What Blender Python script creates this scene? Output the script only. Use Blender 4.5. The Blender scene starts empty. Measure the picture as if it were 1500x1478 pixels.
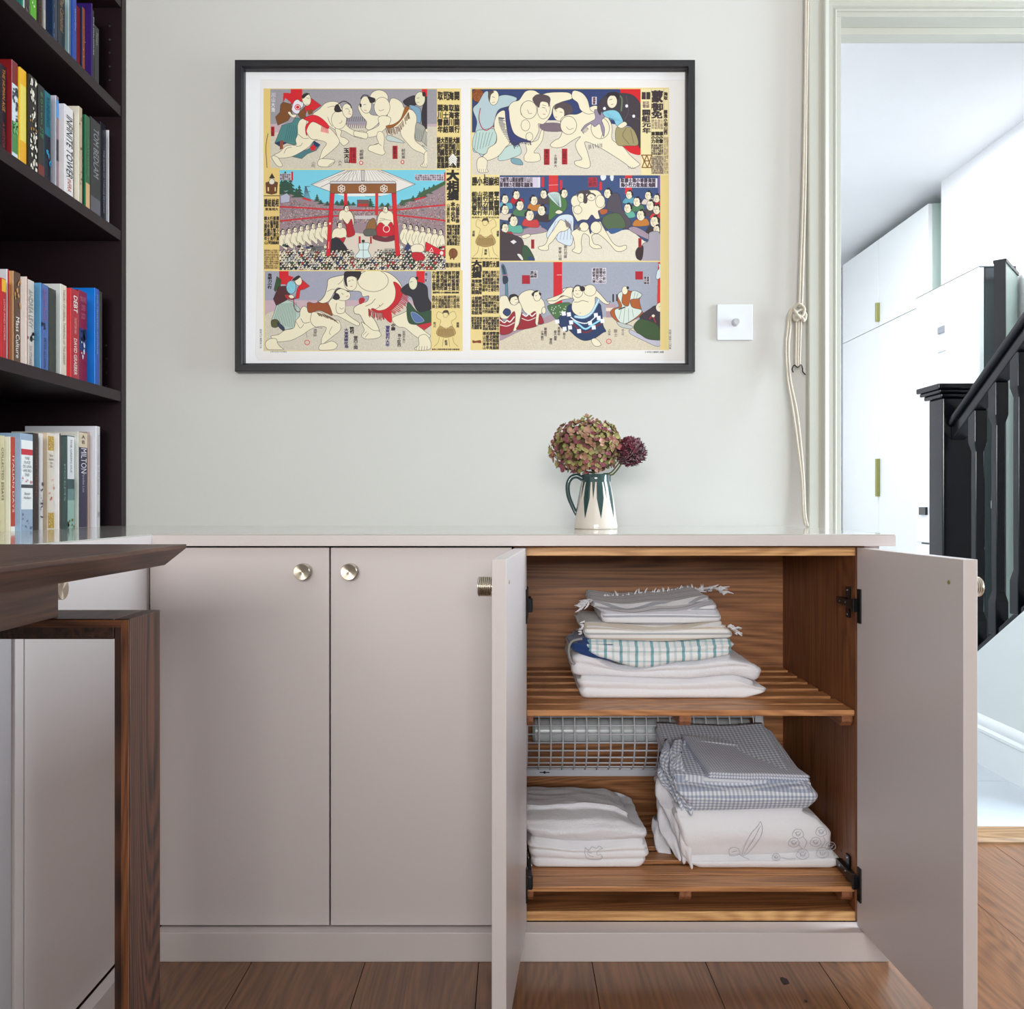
import bpy, bmesh, math, random
import numpy as np
from mathutils import Vector, Matrix, noise
random.seed(7)
S = bpy.context.scene
COL = S.collection
PI = math.pi
H = 0.795                     # eye height above the floor
F = 1222.0                    # focal length in photograph pixels

# ------------------------------------------------------------------ camera
cam = bpy.data.cameras.new('camera'); cam.sensor_fit = 'HORIZONTAL'; cam.sensor_width = 36
cam.lens = 36 * F / 1500; cam.clip_start = 0.05
camo = bpy.data.objects.new('camera', cam); COL.objects.link(camo)
camo.location = (0, 0, H); camo.rotation_euler = (PI / 2, 0, 0)
S.camera = camo
# ------------------------------------------------------------------ world and light
w = bpy.data.worlds.new('world'); S.world = w; w.use_nodes = True
w.node_tree.nodes['Background'].inputs[0].default_value = (0.80, 0.90, 1.0, 1)
w.node_tree.nodes['Background'].inputs[1].default_value = 0.30
def area(name, loc, target, sx, sy, power, col, spread=180):
    l = bpy.data.lights.new(name, 'AREA'); l.shape = 'RECTANGLE'; l.size = sx; l.size_y = sy
    l.energy = power; l.color = col; l.spread = math.radians(spread)
    o = bpy.data.objects.new(name, l); COL.objects.link(o); o.location = loc
    d = Vector(target) - Vector(loc); o.rotation_euler = d.to_track_quat('-Z', 'Y').to_euler(); return o
area('window_daylight', (-0.12, -2.75, 1.20), (0.10, 2.0, 1.25), 1.6, 1.15, 165, (1.0, 0.985, 0.965))
area('side_window', (2.66, 1.55, 1.05), (0.9, 1.50, 0.1), 0.68, 1.8, 112, (0.75, 0.89, 1.0))
area('hall_ceiling_fill', (0.92, 3.35, 2.30), (0.95, 3.35, 0), 0.9, 1.8, 46, (0.97, 0.97, 1.0))  # added fill lamp below the hall ceiling to brighten the hall; no skylight
area('hall_end_fill', (1.0, 5.3, 1.1), (1.3, 3.0, 1.9), 1.0, 1.6, 8, (0.97, 0.97, 1.0))  # added fill lamp by the hall end wall, aimed up; no window there
S.view_settings.view_transform = 'Standard'; S.view_settings.look = 'None'
S.view_settings.exposure = 0.02; S.view_settings.gamma = 1; S.view_settings.use_curve_mapping = False
try:
    S.cycles.max_bounces = 8; S.cycles.diffuse_bounces = 4
except Exception: pass

# ------------------------------------------------------------------ colour and material helpers
def lin(v):
    v /= 255.0
    return v / 12.92 if v <= 0.04045 else ((v + 0.055) / 1.055) ** 2.4
def C(r, g, b): return (lin(r), lin(g), lin(b), 1)
MATS = {}
def mat(name, col, rough=0.5, metal=0.0, spec=0.5, noise_amt=0.0, noise_scale=8.0, bump=0.0, bump_scale=200.0, coat=0.0, stretch=None, sheen=0.0):
    if name in MATS: return MATS[name]
    m = bpy.data.materials.new(name); m.use_nodes = True; nt = m.node_tree; N = nt.nodes; L = nt.links
    b = N['Principled BSDF']; b.inputs['Base Color'].default_value = col; b.inputs['Roughness'].default_value = rough
    b.inputs['Metallic'].default_value = metal; b.inputs['Specular IOR Level'].default_value = spec
    b.inputs['Coat Weight'].default_value = coat; b.inputs['Sheen Weight'].default_value = sheen
    tc = N.new('ShaderNodeTexCoord'); mp = N.new('ShaderNodeMapping'); L.new(tc.outputs['Object'], mp.inputs[0])
    if stretch: mp.inputs['Scale'].default_value = stretch
    n = N.new('ShaderNodeTexNoise'); n.inputs['Scale'].default_value = noise_scale; n.inputs['Detail'].default_value = 5
    L.new(mp.outputs[0], n.inputs['Vector'])
    amt = noise_amt if noise_amt else 0.02
    mx = N.new('ShaderNodeMix'); mx.data_type = 'RGBA'
    mx.inputs['A'].default_value = tuple(c * (1 - amt) for c in col[:3]) + (1,)
    mx.inputs['B'].default_value = tuple(min(1, c * (1 + amt)) for c in col[:3]) + (1,)
    L.new(n.outputs['Fac'], mx.inputs['Factor']); L.new(mx.outputs['Result'], b.inputs['Base Color'])
    if bump:
        n2 = N.new('ShaderNodeTexNoise'); n2.inputs['Scale'].default_value = bump_scale; n2.inputs['Detail'].default_value = 3
        L.new(mp.outputs[0], n2.inputs['Vector'])
        bp = N.new('ShaderNodeBump'); bp.inputs['Strength'].default_value = bump; bp.inputs['Distance'].default_value = 0.002
        L.new(n2.outputs['Fac'], bp.inputs['Height']); L.new(bp.outputs[0], b.inputs['Normal'])
    MATS[name] = m; return m
def wood(name, dark, light, axis='x', rough=0.5, fine=1.0, cath=0.35, coat=0.0, offset=(0, 0, 0), bump=0.15, mid=0.5):
    """oak-like grain running along the axis: stretched noise plus distorted rings"""
    if name in MATS: return MATS[name]
    m = bpy.data.materials.new(name); m.use_nodes = True; nt = m.node_tree; N = nt.nodes; L = nt.links
    b = N['Principled BSDF']; b.inputs['Roughness'].default_value = rough; b.inputs['Coat Weight'].default_value = coat
    tc = N.new('ShaderNodeTexCoord'); mp = N.new('ShaderNodeMapping'); L.new(tc.outputs['Object'], mp.inputs[0])
    mp.inputs['Location'].default_value = offset
    oi = N.new('ShaderNodeObjectInfo'); ad = N.new('ShaderNodeVectorMath'); ad.operation = 'ADD'
    vm = N.new('ShaderNodeVectorMath'); vm.operation = 'SCALE'; vm.inputs[0].default_value = (3.1, 5.7, 2.3)
    L.new(oi.outputs['Random'], vm.inputs['Scale']); L.new(mp.outputs[0], ad.inputs[0]); L.new(vm.outputs[0], ad.inputs[1])
    def scl(v):
        q = N.new('ShaderNodeVectorMath'); q.operation = 'MULTIPLY'; q.inputs[1].default_value = v; L.new(ad.outputs[0], q.inputs[0]); return q
    k = {'x': 0, 'y': 1, 'z': 2}[axis]
    s1 = [170 * fine] * 3; s1[k] = 5 * fine
    n1 = N.new('ShaderNodeTexNoise'); n1.inputs['Scale'].default_value = 1; n1.inputs['Detail'].default_value = 4; n1.inputs['Roughness'].default_value = 0.65
    L.new(scl(s1).outputs[0], n1.inputs['Vector'])
    s2 = [5.5 * fine] * 3; s2[k] = 0.55 * fine
    n2 = N.new('ShaderNodeTexNoise'); n2.inputs['Scale'].default_value = 1; n2.inputs['Detail'].default_value = 2; n2.inputs['Distortion'].default_value = 0.4
    L.new(scl(s2).outputs[0], n2.inputs['Vector'])
    mu = N.new('ShaderNodeMath'); mu.operation = 'MULTIPLY'; mu.inputs[1].default_value = 300; L.new(n2.outputs['Fac'], mu.inputs[0])
    fr = N.new('ShaderNodeMath'); fr.operation = 'SINE'; L.new(mu.outputs[0], fr.inputs[0])
    pw = N.new('ShaderNodeMath'); pw.operation = 'MULTIPLY'; pw.inputs[1].default_value = 0.5; L.new(fr.outputs[0], pw.inputs[0])
    a = N.new('ShaderNodeMath'); a.operation = 'MULTIPLY'; a.inputs[1].default_value = cath; L.new(pw.outputs[0], a.inputs[0])
    c = N.new('ShaderNodeMath'); c.operation = 'SUBTRACT'; L.new(n1.outputs['Fac'], c.inputs[0]); L.new(a.outputs[0], c.inputs[1])
    d = N.new('ShaderNodeMath'); d.operation = 'ADD'; d.inputs[1].default_value = 0.0; L.new(c.outputs[0], d.inputs[0])
    r = N.new('ShaderNodeValToRGB'); L.new(d.outputs[0], r.inputs[0])
    r.color_ramp.elements[0].position = mid - 0.24; r.color_ramp.elements[0].color = dark
    r.color_ramp.elements[1].position = mid + 0.20; r.color_ramp.elements[1].color = light
    L.new(r.outputs[0], b.inputs['Base Color'])
    if bump:
        bp = N.new('ShaderNodeBump'); bp.inputs['Strength'].default_value = bump; bp.inputs['Distance'].default_value = 0.001
        L.new(d.outputs[0], bp.inputs['Height']); L.new(bp.outputs[0], b.inputs['Normal'])
    MATS[name] = m; return m

# ------------------------------------------------------------------ mesh helpers
class MB:
    def __init__(s): s.bm = bmesh.new()
    def box(s, x0, x1, y0, y1, z0, z1):
        v = [s.bm.verts.new(p) for p in ((x0,y0,z0),(x1,y0,z0),(x1,y1,z0),(x0,y1,z0),(x0,y0,z1),(x1,y0,z1),(x1,y1,z1),(x0,y1,z1))]
        for f in ((0,3,2,1),(4,5,6,7),(0,1,5,4),(1,2,6,5),(2,3,7,6),(3,0,4,7)): s.bm.faces.new([v[i] for i in f])
        return s
    def prism(s, pts, axis, a, b):
        """pts: 2-d outline in the other two axes, extruded along the axis from a to b"""
        def P(p, t):
            return {'x': (t, p[0], p[1]), 'y': (p[0], t, p[1]), 'z': (p[0], p[1], t)}[axis]
        A = [s.bm.verts.new(P(p, a)) for p in pts]; B = [s.bm.verts.new(P(p, b)) for p in pts]
        n = len(pts)
        s.bm.faces.new(A); s.bm.faces.new(B[::-1])
        for i in range(n): s.bm.faces.new((A[i], B[i], B[(i+1) % n], A[(i+1) % n]))
        return s
    def tube(s, pts, r, n=8, closed=False, cap=True):
        pts = [Vector(p) for p in pts]; rings = []; m = len(pts)
        rs = r if isinstance(r, (list, tuple)) else [r] * m
        prev = None
        for i, p in enumerate(pts):
            if closed: t = pts[(i+1) % m] - pts[i-1]
            else: t = pts[min(i+1, m-1)] - pts[max(i-1, 0)]
            if t.length < 1e-9: t = Vector((0, 0, 1))
            t.normalize()
            if prev is None:
                u = t.orthogonal().normalized()
            else:
                u = prev - t * prev.dot(t)
                u = u.normalized() if u.length > 1e-6 else t.orthogonal().normalized()
            prev = u; v = t.cross(u)
            rings.append([s.bm.verts.new(p + (u * math.cos(2*PI*k/n) + v * math.sin(2*PI*k/n)) * rs[i]) for k in range(n)])
        for i in range(m if closed else m - 1):
            A = rings[i]; B = rings[(i+1) % m]
            for k in range(n): s.bm.faces.new((A[k], A[(k+1) % n], B[(k+1) % n], B[k]))
        if cap and not closed: s.bm.faces.new(rings[0][::-1]); s.bm.faces.new(rings[-1])
        return s
    def lathe(s, prof, origin=(0, 0, 0), axis=(0, 0, 1), n=32):
        """prof: list of (radius, height)"""
        q = Vector((0, 0, 1)).rotation_difference(Vector(axis)); o = Vector(origin); rings = []
        for r, h in prof:
            if r < 1e-6: rings.append([s.bm.verts.new(o + q @ Vector((0, 0, h)))])
            else: rings.append([s.bm.verts.new(o + q @ Vector((r*math.cos(2*PI*k/n), r*math.sin(2*PI*k/n), h))) for k in range(n)])
        for A, B in zip(rings, rings[1:]):
            for k in range(n):
                a0 = A[k % len(A)]; a1 = A[(k+1) % len(A)] if len(A) > 1 else A[0]
                b0 = B[k % len(B)]; b1 = B[(k+1) % n] if len(B) > 1 else B[0]
                vs = []
                for q_ in (a0, a1, b1, b0):
                    if q_ not in vs: vs.append(q_)
                if len(vs) > 2: s.bm.faces.new(vs)
        return s
    def xform(s, M):
        bmesh.ops.transform(s.bm, matrix=M, verts=s.bm.verts); return s
def wloc(o):
    v = Vector((0, 0, 0))
    while o is not None: v += o.location; o = o.parent
    return v
def obj(name, mb, m, parent=None, bevel=0.0, smooth=False, origin=None, seg=2, recalc=True):
    bm = mb.bm
    if recalc: bmesh.ops.recalc_face_normals(bm, faces=bm.faces)
    base = wloc(parent)
    o0 = Vector(origin) if origin is not None else base
    bmesh.ops.translate(bm, vec=-o0, verts=bm.verts)
    me = bpy.data.meshes.new(name); bm.to_mesh(me); bm.free()
    for x in (m if isinstance(m, (list, tuple)) else [m]): me.materials.append(x)
    if smooth:
        me.polygons.foreach_set('use_smooth', [True] * len(me.polygons))
        if smooth != 'all':
            me.set_sharp_from_angle(angle=math.radians(35))
    o = bpy.data.objects.new(name, me); COL.objects.link(o)
    if parent is not None: o.parent = parent
    o.location = o0 - base
    if bevel:
        b = o.modifiers.new('bevel', 'BEVEL'); b.width = bevel; b.segments = seg; b.limit_method = 'ANGLE'; b.angle_limit = math.radians(40)
        b.harden_normals = False
    return o
def thing(name, label, cat, loc=(0, 0, 0), group=None):
    o = bpy.data.objects.new(name, None); COL.objects.link(o); o.location = loc; o.empty_display_size = 0.05
    o['label'] = label; o['category'] = cat
    if group: o['group'] = group
    return o
def tag(o, label, cat, group=None):
    o['label'] = label; o['category'] = cat
    if group: o['group'] = group
    return o
def struct(o, label=None):
    o['kind'] = 'structure'
    if label: o['label'] = label
    return o
def dup(root, delta, label=None, group=None):
    r = root.copy(); COL.objects.link(r); r.location = root.location + Vector(delta)
    if label: r['label'] = label
    if group: r['group'] = group
    for ch in list(root.children):
        c = ch.copy(); COL.objects.link(c); c.parent = r
        for g in ch.children:
            d = g.copy(); COL.objects.link(d); d.parent = c
    return r
def text_mesh(body, size, m, name, parent, mtx, squash=1.0, depth=0.0003, fit=None):
    """flat lettering as a thin mesh; mtx takes the text plane (x right, y up, z out) to the world"""
    cu = bpy.data.curves.new('lettering', 'FONT'); cu.body = body; cu.size = size; cu.align_x = 'CENTER'; cu.align_y = 'CENTER'; cu.resolution_u = 2
    to = bpy.data.objects.new('lettering_tmp', cu); COL.objects.link(to)
    bpy.context.view_layer.update()
    dg = bpy.context.evaluated_depsgraph_get(); me = bpy.data.meshes.new_from_object(to.evaluated_get(dg))
    bpy.data.objects.remove(to); bpy.data.curves.remove(cu)
    co = np.empty(len(me.vertices) * 3); me.vertices.foreach_get('co', co); co = co.reshape(-1, 3)
    if len(co) == 0: return None
    if fit:
        w_, h_ = np.ptp(co[:, 0]), np.ptp(co[:, 1]); co[:, 0] *= fit[0] / w_; co[:, 1] *= fit[1] / h_
    me.vertices.foreach_set('co', co.ravel())
    bm = bmesh.new(); bm.from_mesh(me); bpy.data.meshes.remove(me)
    bmesh.ops.transform(bm, matrix=mtx, verts=bm.verts)
    q = MB(); q.bm.free(); q.bm = bm
    return obj(name, q, m, parent, recalc=False)

# palette
wall_paint = mat('sage_wall_paint', C(208, 207, 202), 0.75, spec=0.25, noise_amt=0.012, noise_scale=3, bump=0.05, bump_scale=300)
trim_paint = mat('sage_trim_paint', C(184, 183, 172), 0.42, noise_amt=0.01)
taupe = mat('taupe_cabinet_paint', C(211, 201, 199), 0.36, spec=0.45, noise_amt=0.01, bump=0.02, bump_scale=400)
aubergine = mat('dark_aubergine_paint', C(34, 19, 24), 0.42, spec=0.3, noise_amt=0.03)
white_gloss = mat('white_painted_wall', C(236, 238, 240), 0.6, spec=0.3)
YW = 2.033                    # face of the picture wall
# ------------------------------------------------------------------ floor of the room: long oak boards running to the wall
floor = struct(obj('floor', MB().box(-1.3, 2.45, -2.0, 1.955, -0.05, -0.018), mat('floor_underlay', C(40, 28, 20), 0.9)))
oak_floor = wood('oiled_oak_boards', C(92, 56, 31), C(134, 89, 55), 'y', rough=0.33, fine=0.85, cath=0.16, bump=0.10, coat=0.6)
oak_floor.node_tree.nodes['Principled BSDF'].inputs['Coat Roughness'].default_value = 0.22
knot_m = mat('dark_knot', C(38, 24, 18), 0.5, noise_amt=0.3, noise_scale=90)
for k in range(-11, 8):
    x0 = 0.927 + 0.197 * k
    cuts = [-2.0, -0.55 + 0.83 * ((k * 37) % 10) / 10.0, 1.954]
    for a, b in zip(cuts, cuts[1:]):
        if b > a + 0.02:
            obj('plank', MB().box(x0 + 0.0006, x0 + 0.1964, a + 0.0006, b - 0.0006, -0.018, 0), oak_floor, floor, bevel=0.0007, origin=(x0, a, 0))
for xa, xb in ((0.657, 0.784), (1.621, 1.7144)):
    obj('plank', MB().box(xa, xb, 1.9546, 2.032, -0.018, 0), oak_floor, floor, bevel=0.0007, origin=(xa, 1.9546, 0))
for k in range(4, 8):
    x0 = 0.927 + 0.197 * k
    obj('plank', MB().box(x0 + 0.0006, x0 + 0.1964, 1.9546, 2.032, -0.018, 0), oak_floor, floor, bevel=0.0007, origin=(x0, 1.9546, 0))
def knot(x, y, r, pts=9):
    b = MB(); vs = [b.bm.verts.new((x + r * (0.6 + 0.5 * random.random()) * math.cos(2*PI*i/pts), y + 1.5 * r * (0.6 + 0.5 * random.random()) * math.sin(2*PI*i/pts), 0.0006)) for i in range(pts)]
    b.bm.faces.new(vs); return obj('knot', b, knot_m, floor)
knot(0.454, 1.392, 0.009); knot(0.47, 1.335, 0.0035, 6)
# threshold and pale hall tiles
th = obj('trim_1', MB().prism([(1.955, -0.01), (1.955, 0.004), (1.963, 0.010), (2.035, 0.010), (2.043, 0.004), (2.043, -0.01)], 'x', 0.785, 1.62), wood('threshold_oak', C(122, 92, 62), C(156, 122, 86), 'x', 0.5))
struct(th, 'oak threshold strip in the doorway')
hall_floor = struct(obj('floor_hall', MB().box(0.45, 3.0, 2.043, 5.6, -0.05, -0.006), mat('tile_grout', C(190, 196, 200), 0.8)))
tile_m = mat('pale_marble_tile', C(184, 193, 200), 0.25, noise_amt=0.05, noise_scale=4)
for i in range(5):
    for j in range(6):
        x0 = 0.45 + 0.6 * i; y0 = 1.80 + 0.6 * j
        a = max(y0, 2.045)
        obj('tile', MB().box(x0 + 0.001, min(x0 + 0.599, 2.99), a, min(y0 + 0.598, 5.59), -0.012, 0), tile_m, hall_floor, bevel=0.0008, origin=(x0, y0, 0))
# ------------------------------------------------------------------ walls
w = MB(); w.box(-1.32, 0.785, YW, 2.141, 0, 2.62); w.box(0.785, 1.62, YW, 2.141, 1.99, 2.62); w.box(1.62, 2.5, YW, 2.141, 0, 2.62)
struct(obj('wall_back', w, wall_paint))
struct(obj('wall_left', MB().box(-1.40, -1.30, -2.0, YW, 0, 2.62), wall_paint))
w = MB(); w.box(2.45, 2.55, -2.0, 1.19, 0, 2.62); w.box(2.45, 2.55, 1.90, 2.033, 0, 2.62); w.box(2.45, 2.55, 1.19, 1.90, 0, 0.10); w.box(2.45, 2.55, 1.19, 1.90, 2.0, 2.62)
struct(obj('wall_right', w, wall_paint))
w = MB(); w.box(-1.4, -0.9, -2.1, -2.0, 0, 2.62); w.box(0.62, 2.55, -2.1, -2.0, 0, 2.62); w.box(-0.9, 0.62, -2.1, -2.0, 0, 1.03); w.box(-0.9, 0.62, -2.1, -2.0, 1.95, 2.62)  # unseen wall; its high sill is set to keep light off the low doors
struct(obj('wall_front', w, wall_paint))
struct(obj('ceiling', MB().box(-1.4, 2.55, -2.0, 2.141, 2.62, 2.72), white_gloss))
# ------------------------------------------------------------------ doorway: lining, stop, moulded architrave (no leaf in view)
door = struct(obj('door_1', MB().box(0.785, 0.80, 2.028, 2.146, 0, 1.981).box(0.785, 1.62, 2.028, 2.146, 1.981, 1.999).box(1.605, 1.62, 2.028, 2.146, 0, 1.981), trim_paint, bevel=0.001), 'painted lining of the doorway to the hall')
obj('door_stop', MB().box(0.80, 0.811, 2.075, 2.110, 0, 1.970).box(0.80, 1.605, 2.075, 2.110, 1.965, 1.981), trim_paint, door, bevel=0.001)
# architrave cross-section: offset from the opening -> height of the moulding in front of the wall
prof = [(0, 0), (0, .010), (.003, .013), (.006, .010), (.009, .010), (.011, .014), (.020, .014), (.0225, .018), (.031, .022), (.0345, .020), (.037, .014), (.0395, .012), (.044, .012), (.0455, .017), (.068, .019), (.0705, .017), (.0715, 0)]
def architrave(yw, sgn):
    b = MB(); bm = b.bm
    path = [(0.787, 0.0, -1, 0), (0.787, 1.992, -1, 1), (1.62, 1.992, 0, 1)]
    rings = []
    for x, z, dx, dz in path:
        rings.append([bm.verts.new((x + dx * o, yw - sgn * h, z + dz * o)) for o, h in prof])
    for A, B in zip(rings, rings[1:]):
        for i in range(len(prof) - 1): bm.faces.new((A[i], A[i+1], B[i+1], B[i]))
    return b
struct(obj('trim_2', architrave(YW, 1), trim_paint, smooth=True), 'moulded architrave round the doorway')
struct(obj('trim_3', MB().box(0.715, 0.787, 2.141, 2.153, 0, 2.06).box(0.715, 1.62, 2.141, 2.153, 1.99, 2.06), trim_paint), 'hall side architrave')
# ------------------------------------------------------------------ the hall beyond
XC = 2.05
struct(obj('wall_hall_end', MB().box(0.4, 3.1, 5.45, 5.55, 0, 2.35), white_gloss))
struct(obj('wall_hall_left', MB().box(0.35, 0.45, 2.141, 5.55, 0, 2.35), white_gloss))
struct(obj('wall_hall_right', MB().box(XC, XC + 0.1, 2.9, 3.985, 0, 2.35).box(2.62, 2.72, 2.141, 5.55, 0, 2.35), white_gloss))
struct(obj('ceiling_hall', MB().box(0.35, 3.1, 2.141, 5.55, 2.335, 2.42), white_gloss))
white_door = mat('white_cupboard_lacquer', C(238, 243, 243), 0.35)
pale_green = mat('pale_green_paint', C(176, 196, 188), 0.45)
brass = mat('aged_brass', C(150, 150, 92), 0.35, metal=0.6)
cup = thing('tall_cupboard', 'run of tall white cupboards along the bright hall behind the doorway', 'cupboard', (XC, 4.107, 0))
zs = H + 0.4855 * XC; zt = H + 0.724 * XC
obj('carcass', MB().box(XC + 0.022, XC + 0.56, 4.107, 5.172, 0.02, zt), pale_green, cup, bevel=0.001)
ym = F * XC / 537.0
for a, b, z0, z1 in ((4.109, ym - 0.002, zs + 0.002, zt - 0.002), (ym + 0.002, 5.17, zs + 0.002, zt - 0.002), (4.109, ym - 0.002, 0.06, zs - 0.002), (ym + 0.002, 5.17, 0.06, zs - 0.002)):
    d = obj('door', MB().box(XC, XC + 0.021, a, b, z0, z1), white_door, cup, bevel=0.0012)
    if b == ym - 0.002 and z0 > 1:
        obj('handle', MB().box(XC - 0.022, XC, ym - 0.017, ym - 0.003, H + 1.02, H + 1.125), brass, d, bevel=0.002)
    if b == ym - 0.002 and z0 < 1:
        obj('handle', MB().box(XC - 0.022, XC, ym - 0.019, ym - 0.003, H + 0.045, H + 0.255), brass, d, bevel=0.002)
fr = thing('fridge', 'tall glossy white fridge with dark grey side by the stair foot', 'fridge', (1.9, 3.39, 0))
FZ = H + 0.511 * 1.9
obj('body', MB().box(1.925, 2.049, 3.395, 3.925, 0.02, FZ - 0.004), mat('dark_steel_side', C(70, 74, 78), 0.3, metal=0.5), fr, bevel=0.003)
obj('door', MB().box(1.9, 1.922, 3.395, 3.925, 0.62, FZ - 0.004), mat('fridge_white', C(234, 238, 241), 0.18), fr, bevel=0.003)
obj('door', MB().box(1.9, 1.922, 3.395, 3.925, 0.04, 0.612), MATS['fridge_white'], fr, bevel=0.003)
obj('top_panel', MB().box(1.9, 2.049, 3.392, 3.928, FZ - 0.004, FZ), mat('grey_edge', C(120, 126, 128), 0.4), fr)
lab = obj('dispenser', MB().box(1.894, 1.9, F*1.9/636.0, F*1.9/624.0, H + 0.675, H + 0.787), mat('pale_grey_plastic', C(205, 212, 216), 0.3), fr, bevel=0.001)
obj('dispenser_spout', MB().box(1.888, 1.894, F*1.9/636.0, F*1.9/627.0, H + 0.755, H + 0.785), mat('mid_grey_plastic', C(130, 136, 142), 0.3), lab, bevel=0.001)
sk = obj('wall_socket', MB().box(1.889, 1.8995, F*1.9/609.0, F*1.9/599.0, H - 0.048, H - 0.012), mat('black_plastic', C(24, 26, 28), 0.4), None, bevel=0.001)
tag(sk, 'small black control box on the white fridge side low beside the stair newel', 'control box')
# open pale green leaf in front of the far wall, with dark edge
g = thing('panel_door', 'pale green panel door standing open behind the black stair rail', 'door', (1.845, 3.2, 0))
dirv = Vector((0.85, 1, 0)).normalized(); nv = Vector((dirv.y, -dirv.x, 0))
def leaf(p, l0, l1, t0, t1, z0, z1):
    b = MB(); P = [p + dirv*l0 + nv*t0, p + dirv*l1 + nv*t0, p + dirv*l1 + nv*t1, p + dirv*l0 + nv*t1]
    return b.prism([(q.x, q.y) for q in P], 'z', z0, z1)
p0 = Vector((1.845, 3.19, 0)); GZ = H + 0.922
obj('leaf', leaf(p0, 0.012, 0.26, 0, 0.035, 0.02, GZ), pale_green, g, bevel=0.001)
obj('edge_strip', leaf(p0, 0.0, 0.012, -0.002, 0.037, 0.02, GZ), mat('edge_black', C(26, 26, 28), 0.35), g)
obj('top_cap', leaf(p0, 0.0, 0.26, -0.005, 0.04, GZ, GZ + 0.012), MATS['edge_black'], g)
obj('latch', leaf(p0, -0.014, 0.03, -0.010, 0.0, H - 0.015, H + 0.015), mat('chrome', C(190, 192, 195), 0.2, metal=1), g, bevel=0.002)
# ------------------------------------------------------------------ staircase with black balustrade
XS = 1.445
def strz(y): return H - 0.457 + (2.59 - y) * 0.668
sp = MB(); sp.prism([(2.146, 0.0), (2.79, 0.0), (2.79, strz(2.79)), (2.146, strz(2.146))], 'x', XS, XS + 0.03)
struct(obj('wall_stair', sp, mat('pale_hall_paint', C(207, 214, 213), 0.6)), 'pale panelled side wall under the stairs')
sb = MB(); sb.prism([(0, 0), (-.016, 0), (-.016, .100), (-.019, .104), (-.019, .112), (-.012, .120), (-.014, .130), (-.009, .142), (-.004, .148), (0, .15)], 'y', 2.147, 2.79)
sb.xform(Matrix.Translation((XS, 0, 0)))
struct(obj('baseboard_stair', sb, mat('white_skirting', C(222, 227, 228), 0.35), smooth=True), 'white moulded skirting under the stairs')
st = thing('staircase', 'short flight of stairs rising towards the doorway behind the black rail', 'stairs', (XS + 0.03, 2.79, 0))
for i in range(3):
    y1 = 2.79 - i * 0.21
    obj('step', MB().box(XS + 0.032, 2.3, 2.146, y1, i * 0.155, (i + 1) * 0.155), white_gloss, st, bevel=0.003)
black = mat('blue_black_gloss_paint', C(8, 10, 17), 0.2, spec=0.36, noise_amt=0.05, bump=0.06, bump_scale=60)
bal = thing('balustrade', 'glossy blue-black stair balustrade with newel post and square balusters', 'balustrade', (1.47, 2.8, 0))
nw = MB().box(1.42, 1.518, 2.75, 2.842, 0, H + 0.352)
obj('newel_post', nw, black, bal, bevel=0.004)
cp = MB()
for (e, z0, z1) in ((0.012, 0.352, 0.366), (0.022, 0.366, 0.378), (0.030, 0.378, 0.396)):
    cp.box(1.42 - e, 1.518 + e, 2.75 - e, 2.842 + e, H + z0, H + z1)
obj('newel_cap', cp, black, bal, bevel=0.004)
def slope_bar(x0, x1, ya, za, yb, zb, t0, t1):
    return MB().prism([(ya, za + t0), (ya, za + t1), (yb, zb + t1), (yb, zb + t0)], 'x', x0, x1)
def hz(y): return H + 0.235 + (2.76 - y) * 0.643
obj('handrail', slope_bar(1.435, 1.505, 2.75, hz(2.75), 2.146, hz(2.146), 0.012, 0.042), black, bal, bevel=0.009, seg=3)
obj('rail_fillet', slope_bar(1.448, 1.492, 2.75, hz(2.75), 2.146, hz(2.146), -0.03, 0.014), black, bal, bevel=0.003)
obj('base_rail', slope_bar(1.4555, 1.495, 2.75, strz(2.75), 2.146, strz(2.146), 0.001, 0.028), black, bal, bevel=0.003)
for yc in (2.634, 2.522, 2.412, 2.302, 2.192):
    b = MB(); zb = strz(yc) + 0.02; zt_ = hz(yc) - 0.02; L_ = zt_ - zb
    lv = [(0, .020), (.13, .020), (.17, .013), (.30, .0135), (.70, .0135), (.83, .013), (.87, .020), (1, .020)]
    rings = []
    for t, r in lv:
        rings.append([b.bm.verts.new((1.47 + sx*r, yc + sy*r, zb + t*L_)) for sx, sy in ((-1,-1),(1,-1),(1,1),(-1,1))])
    for A, B in zip(rings, rings[1:]):
        for i in range(4): b.bm.faces.new((A[i], A[(i+1)%4], B[(i+1)%4], B[i]))
    b.bm.faces.new(rings[0]); b.bm.faces.new(rings[-1])
    obj('baluster', b, black, bal, bevel=0.002)
# ------------------------------------------------------------------ low cupboards
YF = 1.47      # face of the closed doors
YC = 1.49      # front edge of the carcasses
ZT = 0.7225    # underside of the worktop
DT, DB = 0.7190, 0.0535
gap_black = mat('shadow_gap', C(14, 12, 12), 0.9)
steel = mat('brushed_nickel', C(196, 186, 170), 0.30, metal=1.0)
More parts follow.
